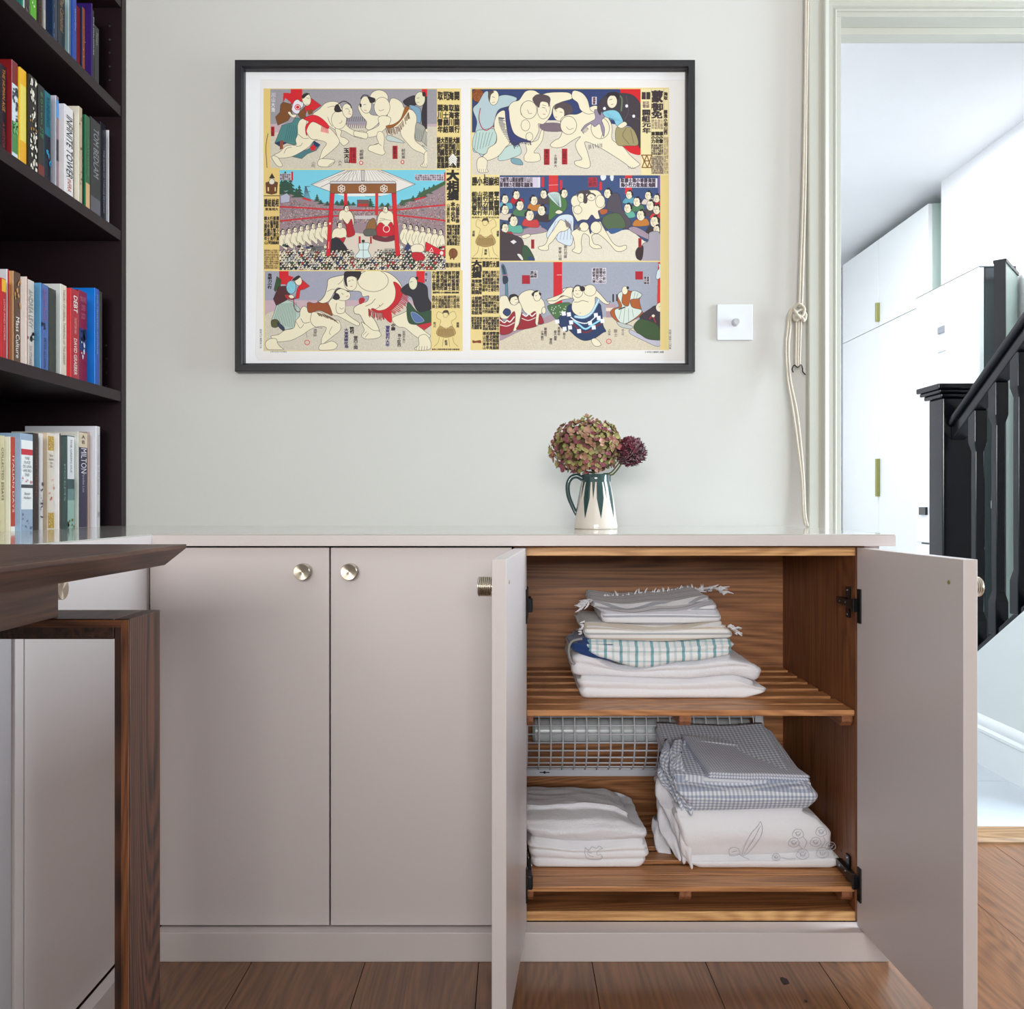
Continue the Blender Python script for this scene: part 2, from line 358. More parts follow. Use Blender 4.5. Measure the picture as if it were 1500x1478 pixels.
# spun face of the knobs: anisotropic metal
kn = bpy.data.materials.new('spun_nickel'); kn.use_nodes = True
b_ = kn.node_tree.nodes['Principled BSDF']; b_.inputs['Base Color'].default_value = C(200, 188, 170); b_.inputs['Metallic'].default_value = 1
b_.inputs['Roughness'].default_value = 0.32; b_.inputs['Anisotropic'].default_value = 0.85
_g = kn.node_tree.nodes.new('ShaderNodeNewGeometry'); _t = kn.node_tree.nodes.new('ShaderNodeTexCoord')
_s = kn.node_tree.nodes.new('ShaderNodeVectorMath'); _s.operation = 'CROSS_PRODUCT'
kn.node_tree.links.new(_t.outputs['Object'], _s.inputs[0]); kn.node_tree.links.new(_g.outputs['Normal'], _s.inputs[1])
kn.node_tree.links.new(_s.outputs[0], b_.inputs['Tangent'])
def knob(parent, at, axis):
    """round knurled knob; at = centre of its foot on the door, axis = outward"""
    pr = [(0.0, 0), (0.0075, 0), (0.0075, 0.004)]
    h = 0.004
    for i in range(6):
        pr += [(0.0134, h + 0.0002), (0.0141, h + 0.0008), (0.0141, h + 0.0019), (0.0134, h + 0.0024), (0.0124, h + 0.0026)]; h += 0.0028
    k = MB().lathe(pr + [(0.0134, h), (0.0141, h + 0.001), (0.0141, h + 0.002), (0.0136, h + 0.0026)], at, axis, 40)
    o = obj('knob', k, steel, parent, smooth=True)
    o2 = obj('knob_face', MB().lathe([(0.0136, h + 0.0026), (0.007, h + 0.0020), (0.0, h + 0.0014)], at, axis, 40), kn, o, smooth='all', origin=at)
    return o
# closed pair of doors
cl = thing('base_cabinet', 'low taupe cupboard with both doors closed in the middle of the run', 'cabinet', (-0.32, 1.75, 0.05))
c = MB(); c.box(-0.640, -0.622, YC, 2.0, 0.0505, ZT); c.box(-0.018, 0.0025, YC, 2.0, 0.0505, ZT); c.box(-0.622, -0.018, YC, 2.0, 0.0505, 0.068); c.box(-0.622, -0.018, 1.99, 2.0, 0.068, ZT); c.box(-0.622, -0.018, YC, 1.99, ZT - 0.018, ZT)
obj('carcass', c, gap_black, cl)
d = obj('door', MB().box(-0.6380, -0.3222, YF, YC - 0.0008, DB, DT), taupe, cl, bevel=0.0009)
knob(d, (-0.3653, YF, H - 0.1172), (0, -1, 0))
d = obj('door', MB().box(-0.3193, -0.0005, YF, YC - 0.0008, DB, DT), taupe, cl, bevel=0.0009)
knob(d, (-0.2835, YF, H - 0.1172), (0, -1, 0))
# ------------------------------------------------------------------ the open linen cupboard
oak_x = wood('oak_veneer_horizontal', C(112, 68, 38), C(182, 124, 78), 'x', 0.45, fine=0.8, cath=0.22)
oak_z = wood('oak_veneer_vertical', C(100, 58, 33), C(150, 96, 58), 'z', 0.45, fine=0.8, cath=0.2)
oak_y = wood('oak_bearer', C(120, 72, 46), C(168, 110, 74), 'y', 0.45, fine=1.0, cath=0.1)
oak_edge = wood('oak_lipping', C(176, 122, 72), C(236, 186, 126), 'x', 0.42, fine=1.2, cath=0.2)
oak_slat = wood('oak_slat', C(134, 82, 48), C(206, 146, 94), 'x', 0.42, fine=1.0, cath=0.18)
XI0, XI1, YB = 0.0256, 0.613, 1.888
ln = thing('linen_cabinet', 'open taupe cupboard with oak interior and slatted shelves of linen', 'cabinet', (0.32, 1.7, 0.05))
obj('side_panel', MB().box(0.0035, XI0, YC, 2.0, 0.0505, ZT), oak_z, ln, bevel=0.0006)
obj('side_panel', MB().box(XI1, 0.6285, YC, 2.0, 0.0505, ZT), oak_z, ln, bevel=0.0006)
obj('end_panel', MB().box(0.629, 0.6560, YC - 0.001, YW - 0.001, 0.052, ZT - 0.0005), taupe, ln, bevel=0.0008)
obj('back_panel', MB().box(XI0, XI1, YB, YB + 0.012, 0.068, 0.703), oak_x, ln)
tp = obj('top_board', MB().box(XI0, XI1, YC + 0.004, YB, 0.7035, 0.720), oak_x, ln)
obj('lipping', MB().box(XI0, XI1, YC, YC + 0.004, 0.7035, 0.7185), oak_edge, tp, bevel=0.0005)
bt = obj('bottom_board', MB().box(XI0, XI1, YC + 0.004, YB, 0.0505, 0.0676), oak_x, ln)
obj('lipping', MB().box(XI0, XI1, YC, YC + 0.004, 0.0515, 0.0676), oak_edge, bt, bevel=0.0005)
yfr = [1.49, 1.539, 1.601, 1.665, 1.726, 1.788, 1.849]
def slat_shelf(ztop, th, label):
    sh = thing('slatted_shelf', label, 'shelf', (0.32, 1.69, ztop - th))
    for i, y in enumerate(yfr):
        dep = 0.040 if i else 0.044
        if i == 6: dep = 0.036
        obj('slat', MB().box(XI0 + 0.001, XI1 - 0.001, y, y + dep, ztop - th, ztop), oak_slat, sh, bevel=0.0012, origin=(XI0, y, ztop))
    for xa, xb in ((XI0 + 0.001, XI0 + 0.013), (0.300, 0.322), (0.592, XI1 - 0.001)):
        b = MB().prism([(1.497, ztop - th), (1.497, ztop - th - 0.012), (1.506, ztop - th - 0.021), (YB - 0.001, ztop - th - 0.021), (YB - 0.001, ztop - th)], 'x', xa, xb)
        obj('bearer', b, oak_y, sh, bevel=0.001)
    return sh
SH1 = 0.4276; SH0 = 0.1125
slat_shelf(SH1, 0.0105, 'upper slatted oak shelf across the middle of the open cupboard')
slat_shelf(SH0, 0.0095, 'lower slatted oak shelf just above the bottom of the open cupboard')
# doors standing open
hinge_m = mat('black_hinge', C(30, 30, 33), 0.28, metal=0.6)
screw_m = mat('screw_steel', C(200, 200, 202), 0.25, metal=1)
DL = 0.317
def open_door(hx, hy, ang, side, label_parent):
    """hx,hy: hinge-side corner of the inner face; ang: direction of the leaf from there; side=+1 inner face looks to +x"""
    u = Vector((math.cos(ang), math.sin(ang), 0)); n = Vector((u.y, -u.x, 0)) * (1 if side > 0 else -1)
    # n = outward from inner face through the leaf thickness
    if side > 0 and n.x > 0: n = -n
    if side < 0 and n.x < 0: n = -n
    p = Vector((hx, hy, 0)); P = [p, p + u*DL, p + u*DL + n*0.0205, p + n*0.0205]
    d = obj('door', MB().prism([(q.x, q.y) for q in P], 'z', DB, DT), taupe, label_parent, bevel=0.0009)
    kp = p + u*(DL - 0.035) + n*0.0205
    knob(d, (kp.x, kp.y, H - 0.1172), tuple(n))
    sp_ = p + u*(DL - 0.035)
    q = MB().lathe([(0.0, 0.0006), (0.0016, 0.0009), (0.003, 0.0004), (0.0034, 0)], (sp_.x, sp_.y, H - 0.1105), tuple(-n), 16)
    obj('screw', q, brass, d)
    M = Matrix((( u.x, -n.x, 0, p.x), (u.y, -n.y, 0, p.y), (0, 0, 1, 0), (0, 0, 0, 1)))
    for zc in (0.618, 0.131):
        b = MB()
        b.box(0.004, 0.017, -0.0005, 0.0025, zc - 0.031, zc + 0.029)          # cup flange on the leaf
        b.box(0.000, 0.006, 0.0, 0.010, zc - 0.012, zc + 0.012)
        b.xform(M)
        h = obj('hinge', b, hinge_m, d, bevel=0.001)
        # arm and mounting plate on the cupboard side
        s = 1 if side > 0 else -1; xw = XI0 if side > 0 else XI1
        b = MB()
        b.box(min(xw, xw + s*0.010), max(xw, xw + s*0.010), YC + 0.004, YC + 0.062, zc - 0.0065, zc + 0.0065)
        b.box(min(xw, xw + s*0.004), max(xw, xw + s*0.004), YC + 0.018, YC + 0.034, zc - 0.028, zc + 0.028)
        ya, yb_ = YF - 0.004, YC + 0.012
        b.prism([(ya, zc - 0.012), (ya, zc + 0.012), (yb_, zc + 0.0065), (yb_, zc - 0.0065)], 'x', min(xw + s*0.002, xw + s*0.011), max(xw + s*0.002, xw + s*0.011))
        obj('hinge_plate', b, hinge_m, h, bevel=0.0008)
        for yy, zz in ((YC + 0.026, zc + 0.022), (YC + 0.026, zc - 0.022), (YC + 0.045, zc), (YC + 0.018, zc + 0.001)):
            b = MB().lathe([(0, 0.0118 if abs(zz - zc) < 0.01 else 0.0052), (0.0022, 0.011 if abs(zz - zc) < 0.01 else 0.0046), (0.0026, 0.003)], (xw, yy, zz), (s, 0, 0), 10)
            obj('hinge_screw', b, screw_m, d)
    return d
open_door(XI0 + 0.0002, YF - 0.001, math.radians(-90 - 6.1), +1, ln)
open_door(0.6075, YF - 0.001, math.radians(-90 + 2.9), -1, ln)
# ------------------------------------------------------------------ left return run of cupboards (faces +x)
lr = thing('side_cabinet', 'shaded taupe cupboards running along the left wall under the bookcase', 'cabinet', (-0.9, 1.2, 0.05))
c = MB(); c.box(-1.28, -0.662, 1.0, YC - 0.001, 0.0505, ZT); obj('carcass', c, gap_black, lr)
XL = -0.641
d = obj('door', MB().box(XL - 0.020, XL, 1.0975, 1.4665, DB, DT), taupe, lr, bevel=0.0009)
knob(d, (XL, 1.149, H - 0.1172), (1, 0, 0))
obj('stile', MB().box(XL - 0.020, XL, 1.076, 1.0955, DB, DT), taupe, lr, bevel=0.0009)
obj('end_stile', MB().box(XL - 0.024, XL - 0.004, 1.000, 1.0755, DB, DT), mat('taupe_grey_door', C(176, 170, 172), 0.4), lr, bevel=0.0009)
# corner post filling the inside angle
obj('corner_post', MB().box(-0.662, XL, YF + 0.001, YC - 0.002, DB, DT), taupe, lr)
# plinth
pl = thing('plinth', 'low taupe plinth board along the floor under all the cupboards', 'plinth', (0, 1.46, 0))
obj('plinth_board', MB().box(-0.620, 0.6555, 1.450, 1.4895, 0.0, 0.0502), taupe, pl, bevel=0.0008)
obj('plinth_board', MB().box(-0.640, -0.6205, 1.0, 1.470, 0.0, 0.0502), taupe, pl, bevel=0.0008)
obj('plinth_board', MB().box(0.6359, 0.6559, 1.4900, 2.02, 0.0, 0.0515), taupe, pl, bevel=0.0008)
# worktop, L-shaped, lacquered top and painted edge
wt = thing('worktop', 'pale glossy L-shaped worktop over the low cupboards', 'worktop', (0, 1.8, ZT))
Lp = [(-1.299, 0.99), (-0.6255, 0.99), (-0.6255, 1.4495), (0.6675, 1.4495), (0.6675, YW), (-1.299, YW)]
obj('edge_board', MB().prism(Lp, 'z', ZT + 0.0002, 0.7415), taupe, wt, bevel=0.0008)
top_m = mat('polished_stone_top', C(186, 184, 176), 0.13, spec=0.9, noise_amt=0.14, noise_scale=160, coat=0.55)
MATS['polished_stone_top'].node_tree.nodes['Principled BSDF'].inputs['Coat Roughness'].default_value = 0.06
Lp2 = [(-1.299, 0.991), (-0.6265, 0.991), (-0.6265, 1.4508), (0.6662, 1.4508), (0.6662, YW), (-1.299, YW)]
obj('top_surface', MB().prism(Lp2, 'z', 0.7415, 0.7434), top_m, wt, bevel=0.0006)
TOPZ = 0.7434
# ------------------------------------------------------------------ dark table in the near left corner
wal_y = wood('fumed_oak_y', C(42, 24, 17), C(88, 56, 40), 'y', 0.42, fine=0.9, cath=0.18)
wal_z = wood('fumed_oak_z', C(36, 17, 10), C(84, 46, 26), 'z', 0.55, fine=0.9, cath=0.35)
wal_e = wood('fumed_oak_edge', C(78, 44, 26), C(150, 92, 56), 'z', 0.45, fine=1.3, cath=0.2)  # lighter copy of the oak, coloured as the bevel strips catching light
tb = thing('table', 'long dark brown oak table filling the near left corner of the photo', 'table', (-0.8, -0.1, 0))
X2 = -0.3665; zt = H - 0.0447
obj('tabletop', MB().prism([(-1.25, zt), (X2, zt), (X2 - 0.0006, zt - 0.0045), (X2 - 0.0245, zt - 0.0235), (-1.25, zt - 0.0235)], 'y', -1.15, 0.94), wal_y, tb, bevel=0.0007)  # near end lengthened out of view so the table shades the low left doors
obj('spacer_block', MB().box(-1.25, -0.481, -1.05, 0.885, H - 0.1195, zt - 0.0236), wal_y, tb, bevel=0.001)
XO = -0.400; ZO = H - 0.1198; YA, YZ_ = 0.8735, 0.949
lg = obj('leg', MB().box(XO - 0.0165, XO, YA, YZ_, 0, ZO), wal_z, tb, bevel=0.001)
obj('leg_edge', MB().box(XO - 0.0088, XO - 0.0012, YA - 0.0012, YA + 0.001, 0.0, ZO - 0.0012), wal_e, lg)
cb = obj('cross_bar', MB().box(-1.25, XO - 0.0168, YA, YZ_, ZO - 0.0213, ZO), wal_y, tb, bevel=0.001)
obj('bar_edge', MB().box(-0.62, XO - 0.009, YA - 0.0012, YA + 0.001, ZO - 0.0088, ZO - 0.0012), wood('fumed_oak_lit_edge_x', C(78, 44, 26), C(150, 92, 56), 'x', 0.45, fine=1.3, cath=0.2), cb)
obj('leg', MB().box(-1.245, -1.228, YA, YZ_, 0, ZO - 0.022), wal_z, tb, bevel=0.001)
# a second frame carries the near end, out of the picture
obj('leg', MB().box(XO - 0.0165, XO, -1.08, -1.004, 0, ZO), wal_z, tb, bevel=0.001)
obj('cross_bar', MB().box(-1.25, XO - 0.0168, -1.08, -1.004, ZO - 0.0213, ZO), wal_y, tb, bevel=0.001)
obj('leg', MB().box(-1.245, -1.228, -1.08, -1.004, 0, ZO - 0.022), wal_z, tb, bevel=0.001)
# ------------------------------------------------------------------ bookcase standing on the worktop
bc = thing('bookcase', 'dark aubergine bookcase above the worktop along the left wall', 'bookcase', (-1.1, 1.4, TOPZ))
XB = -0.940
obj('side_panel', MB().box(-1.27, XB, 2.011, YW - 0.0005, TOPZ, 2.55), aubergine, bc, bevel=0.0008)
obj('side_panel', MB().box(-1.27, XB, 1.0, 1.022, TOPZ, 2.55), aubergine, bc, bevel=0.0008)
obj('back_panel', MB().box(-1.295, -1.271, 1.0, 2.0325, TOPZ, 2.55), aubergine, bc)
SHZ = [H + 0.2725, H + 0.6595, H + 0.9590]
for z in SHZ: obj('shelf', MB().box(-1.27, XB - 0.002, 1.023, 2.010, z - 0.0245, z), aubergine, bc, bevel=0.0008)
obj('shelf', MB().box(-1.27, XB - 0.002, 1.023, 2.010, H + 1.197, H + 1.2215), aubergine, bc, bevel=0.0008)
obj('shelf', MB().box(-1.27, XB - 0.002, 1.023, 2.010, 2.525, 2.55), aubergine, bc, bevel=0.0008)
pin_m = mat('shelf_pin_sleeve', C(180, 176, 168), 0.35, metal=1)
for (px, ys) in ((160, (38, 58, 77.5, 97.5, 117.5)), (155, (506, 526, 546, 566)), (157, (192, 212, 232, 252))):
    for y in ys:
        if px == 157: continue
        obj('pin_sleeve', MB().lathe([(0.0, -0.0005), (0.0012, -0.0005), (0.0013, 0.0005), (0.0023, 0.0004), (0.0024, 0)], ((px - 750) / 608.0, 2.0108, H + (739.5 - y) / 608.0), (0, -1, 0), 10), pin_m, bc)
# ------------------------------------------------------------------ books: each one cover block, pages, printed spine pieces
page_m = mat('book_pages', C(214, 206, 190), 0.85, noise_amt=0.08, noise_scale=300, stretch=(1, 60, 1))
def bkm(c, rough=0.35):
    return mat('book_%d_%d_%d' % c, C(*c), rough, noise_amt=0.04, noise_scale=30)
def book(x, y0, y1, zb, h, cover, spine, depth, label, extras, shelf_group, face=None):
    """spine faces +x at x; extras: list of (kind, ...) on the spine, heights as fractions from the foot"""
    t = thing('book', label, 'book', (x - depth / 2, (y0 + y1) / 2, zb), shelf_group)
    T = y1 - y0; ct = min(0.0016, T * 0.18)
    cm = bkm(cover); smt = bkm(spine)
    c = MB()
    # wrap-round cover: near board, spine, far board
    P = [(x - depth, y0), (x - 0.001, y0), (x, y0 + 0.0012), (x, y1 - 0.0012), (x - 0.001, y1), (x - depth, y1), (x - depth, y1 - ct), (x - ct * 1.2, y1 - ct), (x - ct * 1.2, y0 + ct), (x - depth, y0 + ct)]
    c.prism(P, 'z', zb, zb + h)
    obj('cover', c, cm, t, smooth=False)
    obj('pages', MB().box(x - depth + 0.003, x - ct * 1.3, y0 + ct, y1 - ct, zb + 0.002, zb + h - 0.0025), page_m, t)
    if spine != cover:
        obj('spine_panel', MB().box(x - 0.0002, x + 0.0003, y0 + 0.0008, y1 - 0.0008, zb + 0.0002, zb + h - 0.0002), smt, t)
    yc = (y0 + y1) / 2
    for k, e in enumerate(extras):
        if e[0] == 'band':      # colour band between fractions a and b
            obj('spine_band', MB().box(x + 0.0002, x + 0.0004 + 0.00012 * k, y0 + 0.0008, y1 - 0.0008, zb + h * e[1], zb + h * e[2]), bkm(e[3]), t)
        elif e[0] == 'text':    # (text, centre, length, colour, width fraction) reading downwards
            L_ = h * e[3]; W_ = T * (e[5] if len(e) > 5 else 0.55)
            # text x -> -z (reads from the top down), text y -> -y
            M = Matrix(((0, 0, 1, x + 0.0012), (0, 1, 0, yc), (-1, 0, 0, zb + h * e[2]), (0, 0, 0, 1)))
            text_mesh(e[1], 0.01, bkm(e[4]), 'spine_title', t, M, fit=(L_, W_))
        elif e[0] == 'htext':   # upright text: (text, centre, height, colour, width fraction)
            M = Matrix(((0, 0, 1, x + 0.0012), (1, 0, 0, yc), (0, 1, 0, zb + h * e[2]), (0, 0, 0, 1)))
            text_mesh(e[1], 0.01, bkm(e[4]), 'spine_title', t, M, fit=(T * (e[5] if len(e) > 5 else 0.7), h * e[3]))
        elif e[0] == 'spots':   # printed pattern of small patches: (count, colour, a, b, size)
            rnd = random.Random(int(y0 * 1e5)); b = MB()
            for _ in range(e[1]):
                cy = y0 + 0.002 + rnd.random() * (T - 0.004); cz = zb + h * (e[3] + (e[4] - e[3]) * rnd.random()); r = e[5] * (0.5 + rnd.random())
                n = 6; a0 = rnd.random() * 6
                vs = []
                for q in range(n):
                    rr = r * (0.5 + 0.7 * rnd.random())
                    yy = min(max(cy + rr * math.cos(a0 + q*2*PI/n), y0 + 0.001), y1 - 0.001)
                    vs.append(b.bm.verts.new((x + 0.0016, yy, min(max(cz + rr * 1.4 * math.sin(a0 + q*2*PI/n), zb + 0.001), zb + h - 0.001))))
                b.bm.faces.new(vs)
            o = obj('spine_print', b, bkm(e[2]), t); o['kind'] = 'stuff'
    return t
def row(zb, specs, group, shelf_words):
    """specs: (visible start px, spine start px, spine end px, top px, cover colour, spine colour, short words, extras, depth)"""
    yprev = None
    for i, s in enumerate(specs):
        b_, c_, e_, top, cov, spi, words, ex = s[:8]; depth = s[8] if len(s) > 8 else 0.135
        nxt = specs[i+1] if i + 1 < len(specs) else None
        next_cov = nxt is not None and (nxt[1] - nxt[0]) > 2
        if yprev is None:
            ax = 0.972
        else:
            need = yprev * (750 - c_) / F          # in front of which the spine may not sit
            want = 0.945 if (c_ - b_) > 2 else (0.978 if next_cov else 0.958)
            ax = max(need, want) if (c_ - b_) > 2 else max(min(want, 0.99), 0.945)
        y0 = F * ax / (750 - c_)
        if yprev is not None and y0 < yprev: y0 = yprev
        y1 = max(F * ax / (750 - e_), y0 + 0.004)
        s_ = F / y0
        h = H + (739.5 - top) / s_ - zb
        book(-ax, y0 + 0.0002, y1 - 0.0002, zb, h, cov, spi, depth, words + ' ' + shelf_words, ex, group)
        yprev = y1
K = (24, 22, 24); W_ = (226, 226, 224)
row(TOPZ, [
 (-22, -20, -2, 640, (214, 206, 180), (206, 196, 160), 'cream paperback nearest the picture edge', [('text', 'THE ISLAND', .5, .6, (60, 50, 40), .4)]),
 (-2, -1, 7, 638, (206, 198, 166), (200, 188, 150), 'tan slim paperback with small dark lettering', [('text', 'COLLECTED ESSAYS', .6, .55, (80, 66, 46), .4)]),
 (7, 15, 22, 640, (228, 226, 208), (178, 62, 40), 'white covered book with brick red spine', [('text', 'ITALIAN DAYS', .5, .6, (230, 210, 190), .4), ('band', .0, .05, (226, 222, 206))]),
 (22, 30.5, 48, 634.5, (150, 178, 205), (142, 158, 178), 'blue grey book with white title label',
    [('band', .22, .93, (222, 222, 220)), ('band', .78, .84, (190, 40, 58)), ('htext', 'ONE\nPLACE\nDE LAVA\nHAS NO\nEND', .66, .20, (110, 112, 116), .7), ('htext', 'Xavier\nHerbert', .36, .07, (90, 90, 96), .6), ('band', .44, .475, (60, 64, 70)), ('spots', 7, (200, 120, 130), .50, .54, .002), ('spots', 9, (98, 112, 136), .02, .17, .002)]),
 (48, 48.5, 56, 634.5, (38, 26, 24), (36, 26, 24), 'dark brown almost black hardback', [('text', 'NIGHT TRAINS', .6, .5, (120, 52, 36), .35)], .14),
 (56, 58, 63, 635, (232, 228, 226), (218, 208, 206), 'slim white book with a purple drawing', [('spots', 14, (86, 74, 108), .1, .55, .002)]),
 (63, 70, 79, 634.5, (228, 206, 176), (208, 196, 182), 'beige book with mustard patterned bands',
    [('band', .82, .97, (178, 140, 44)), ('band', .01, .17, (178, 140, 44)), ('spots', 30, (226, 206, 140), .83, .96, .0012), ('spots', 30, (226, 206, 140), .02, .16, .0012), ('htext', 'Walter\nBenjamin\nStory\nTeller', .71, .14, (90, 76, 66), .7), ('spots', 8, (212, 110, 70), .3, .6, .002)]),
 (79, 86.6, 89, 635, (234, 233, 236), (92, 66, 52), 'white covered book with thin brown spine', [], .15),
 (89, 90, 97.7, 639, (36, 62, 58), (34, 64, 60), 'bottle green slim hardback', [('text', 'POEMS', .5, .4, (120, 150, 140), .3)]),
 (97.7, 98.2, 109, 638, (40, 60, 66), (60, 84, 86), 'book with white top label fading to sea green', [('band', .53, .99, (222, 220, 220)), ('text', 'THE GREEN ISLE', .78, .36, (110, 110, 120), .2), ('band', .0, .30, (150, 180, 168)), ('band', .3, .42, (104, 136, 132)), ('spots', 10, (120, 110, 40), .01, .10, .003)]),
 (109, 115, 128, 632.6, (230, 230, 220), (46, 38, 66), 'purple book titled MILTON with tan top', [('band', .84, .995, (206, 186, 160)), ('text', 'MILTON', .70, .26, (214, 212, 214), .62), ('text', 'Paradise Lost', .47, .20, (170, 166, 180), .26), ('htext', 'A\nB', .92, .09, (70, 60, 56), .4)], .15),
 (128, 128.2, 131.6, 633, (190, 156, 140), (182, 146, 132), 'thin pinkish brown book', [], .10),
 (131.6, 141, 146.4, 624.6, (232, 234, 242), (196, 190, 188), 'tall pale grey art book at the far end', [('text', 'Transformations of the Drawing', .62, .6, (110, 104, 110), .4), ('text', 'NSC', .12, .05, (60, 56, 66), .5)], .165),
], 'books on the worktop', 'in the bottom row, on the worktop')
row(SHZ[0], [
 (-20, -18, -2, 405, (150, 36, 40), (140, 30, 36), 'dark red book nearest the picture edge', [], .13),
 (-2, 2, 9, 407, (196, 40, 48), (168, 24, 34), 'small red book with yellow top', [('band', .84, .99, (214, 164, 30)), ('text', 'LOVE AND WORK', .5, .5, (220, 150, 130), .4)], .13),
 (9, 10.5, 13.4, 394.5, (232, 234, 238), (172, 24, 36), 'tall white covered book with thin red spine', [], .17),
 (13.4, 19.5, 30, 397, (206, 160, 110), (78, 52, 38), 'brown book with white title running down its spine', [('text', 'Mass Culture', .30, .44, (226, 220, 210), .5), ('spots', 9, (168, 122, 72), .55, .97, .004)], .15),
 (30, 32, 38, 405.5, (232, 222, 216), (168, 44, 44), 'slim red book with white edge', [('text', 'POPULAR A PUBLIC READER', .6, .6, (220, 150, 140), .35)], .13),
 (38, 38.3, 50, 408, (204, 196, 186), (200, 190, 178), 'greyish beige paperback', [('text', 'ANDREA LEVY', .68, .42, (150, 140, 130), .5), ('spots', 7, (52, 44, 44), .33, .42, .003), ('text', 'SIX STORIES', .16, .22, (160, 110, 110), .3)], .13),
 (50, 59.5, 70.7, 414.6, (92, 158, 205), (62, 92, 150), 'blue book with pale blue cover', [('text', 'JOSEPH ROTH', .76, .36, (140, 84, 130), .6), ('spots', 4, (20, 26, 50), .50, .56, .003), ('text', 'PETER ALLISON', .22, .34, (30, 44, 80), .3)], .13),
 (70.7, 71, 82, 421, (44, 50, 46), (42, 48, 44), 'dark olive black hardback', [], .12),
 (82, 89, 97.5, 416, (226, 229, 224), (204, 196, 178), 'tall cream book with white cover', [('text', 'THEORY OF LIBERAL THINKING OF THE DREAM', .55, .8, (120, 112, 100), .35)], .165),
 (97.5, 104, 115, 422, (206, 28, 38), (160, 20, 36), 'red book titled DEBT', [('text', 'DEBT', .84, .18, (234, 224, 222), .5), ('text', 'DAVID GRAEBER', .26, .40, (230, 216, 214), .42), ('text', 'THE FIRST 5000 YEARS', .60, .18, (220, 150, 150), .3)], .14),
 (115, 115.4, 127, 424.5, (140, 22, 44), (132, 20, 44), 'crimson book with black and white picture', [('htext', 'MAN WHO\nLOVED\nDOGS I', .82, .24, (196, 110, 120), .75), ('band', .36, .60, (46, 50, 90)), ('spots', 7, (18, 16, 22), .46, .6, .004), ('spots', 6, (206, 206, 214), .28, .5, .0035)], .13),
 (127, 139, 145, 422, (0, 122, 222), (20, 74, 150), 'bright blue glossy book', [('text', 'THE TRUSTED ADVISOR', .64, .62, (110, 160, 150), .35)], .15),
 (145, 145.2, 149.5, 427, (34, 32, 38), (30, 30, 36), 'thin black book at the end of the row', [], .12),
], 'books on the lowest shelf', 'on the lowest shelf')
row(SHZ[1], [
 (-22, -20, -1, 84, (40, 30, 30), (36, 30, 34), 'black hardback nearest the picture edge', [], .13),
 (-1, -0.5, 9, 92, (32, 28, 40), (30, 28, 38), 'black book with orange lettering', [('text', 'THE HUMAN AGE', .74, .44, (200, 130, 60), .45), ('text', 'A HISTORY', .25, .3, (150, 60, 46), .4)], .13),
 (9, 17, 26, 87, (132, 26, 30), (196, 206, 214), 'white and green book with dark red top', [('band', .78, .998, (112, 18, 28)), ('band', .12, .42, (62, 126, 72)), ('band', .0, .07, (126, 28, 26)), ('spots', 16, (48, 54, 70), .4, .76, .003), ('spots', 8, (104, 164, 104), .2, .42, .004)], .14),
 (26, 29, 38.5, 98, (226, 180, 40), (222, 200, 90), 'yellow book fading to orange', [('band', .84, .998, (224, 166, 36)), ('band', .0, .28, (222, 160, 40))], .13),
 (38.5, 39, 54, 108, (30, 28, 26), (28, 26, 26), 'black book with cream flower pattern', [('spots', 46, (222, 214, 196), .02, .97, .0032), ('spots', 6, (170, 124, 48), .3, .7, .003)], .14),
 (54, 55.4, 65, 122, (28, 26, 26), (30, 30, 30), 'black book with green capitals', [('htext', 'N\nO\nT\nE\nS', .76, .34, (60, 160, 92), .3), ('htext', 'TO\nME', .50, .10, (60, 140, 88), .6), ('band', .0, .16, (104, 34, 28))], .13),
 (65, 65.2, 74, 132, (14, 100, 116), (16, 104, 120), 'teal and black book', [('band', .0, .56, (22, 26, 40)), ('band', .03, .10, (60, 150, 176)), ('spots', 4, (30, 138, 176), .18, .4, .004), ('text', 'RUNNING', .8, .3, (20, 66, 80), .5)], .13),
 (74, 82, 86, 140, (206, 206, 216), (128, 104, 106), 'pale book with bright blue top corner', [('band', .34, .56, (40, 34, 38)), ('band', .78, .96, (60, 140, 200))], .13),
 (86, 94.5, 107, 152, (218, 213, 216), (214, 208, 206), 'white book with bold black title in capitals', [('text', 'INFINITE TOWER', .56, .68, (26, 22, 24), .72), ('text', 'INFRA', .14, .14, (176, 80, 70), .45)], .15),
 (107, 115.5, 120.4, 155.6, (220, 214, 196), (176, 156, 128), 'cream book with small blue bird', [('spots', 10, (110, 88, 70), .1, .95, .0022)], .14),
 (120.4, 125.2, 131.5, 168, (46, 122, 84), (34, 84, 50), 'green book with tan lower band', [('band', .0, .27, (196, 158, 108)), ('text', 'CATHERINE', .55, .4, (90, 130, 90), .3)], .13),
 (131.5, 132, 147, 170, (34, 33, 36), (36, 35, 38), 'wide black book with thin grey capitals', [('text', 'TOM BEDLAM', .66, .5, (150, 150, 152), .5), ('band', .0, .2, (84, 80, 88))], .14),
 (147, 147.4, 155.4, 178, (34, 32, 42), (32, 30, 40), 'black book with tiny white capitals', [('text', 'THE SHAPE OF THINGS BEYOND', .45, .6, (140, 140, 148), .25)], .13),
 (155.4, 159.6, 163, 191, (234, 234, 238), (26, 26, 28), 'thin book with white cover at the end of the row', [], .012),
], 'books on the middle shelf', 'on the middle shelf')
AZ = -14
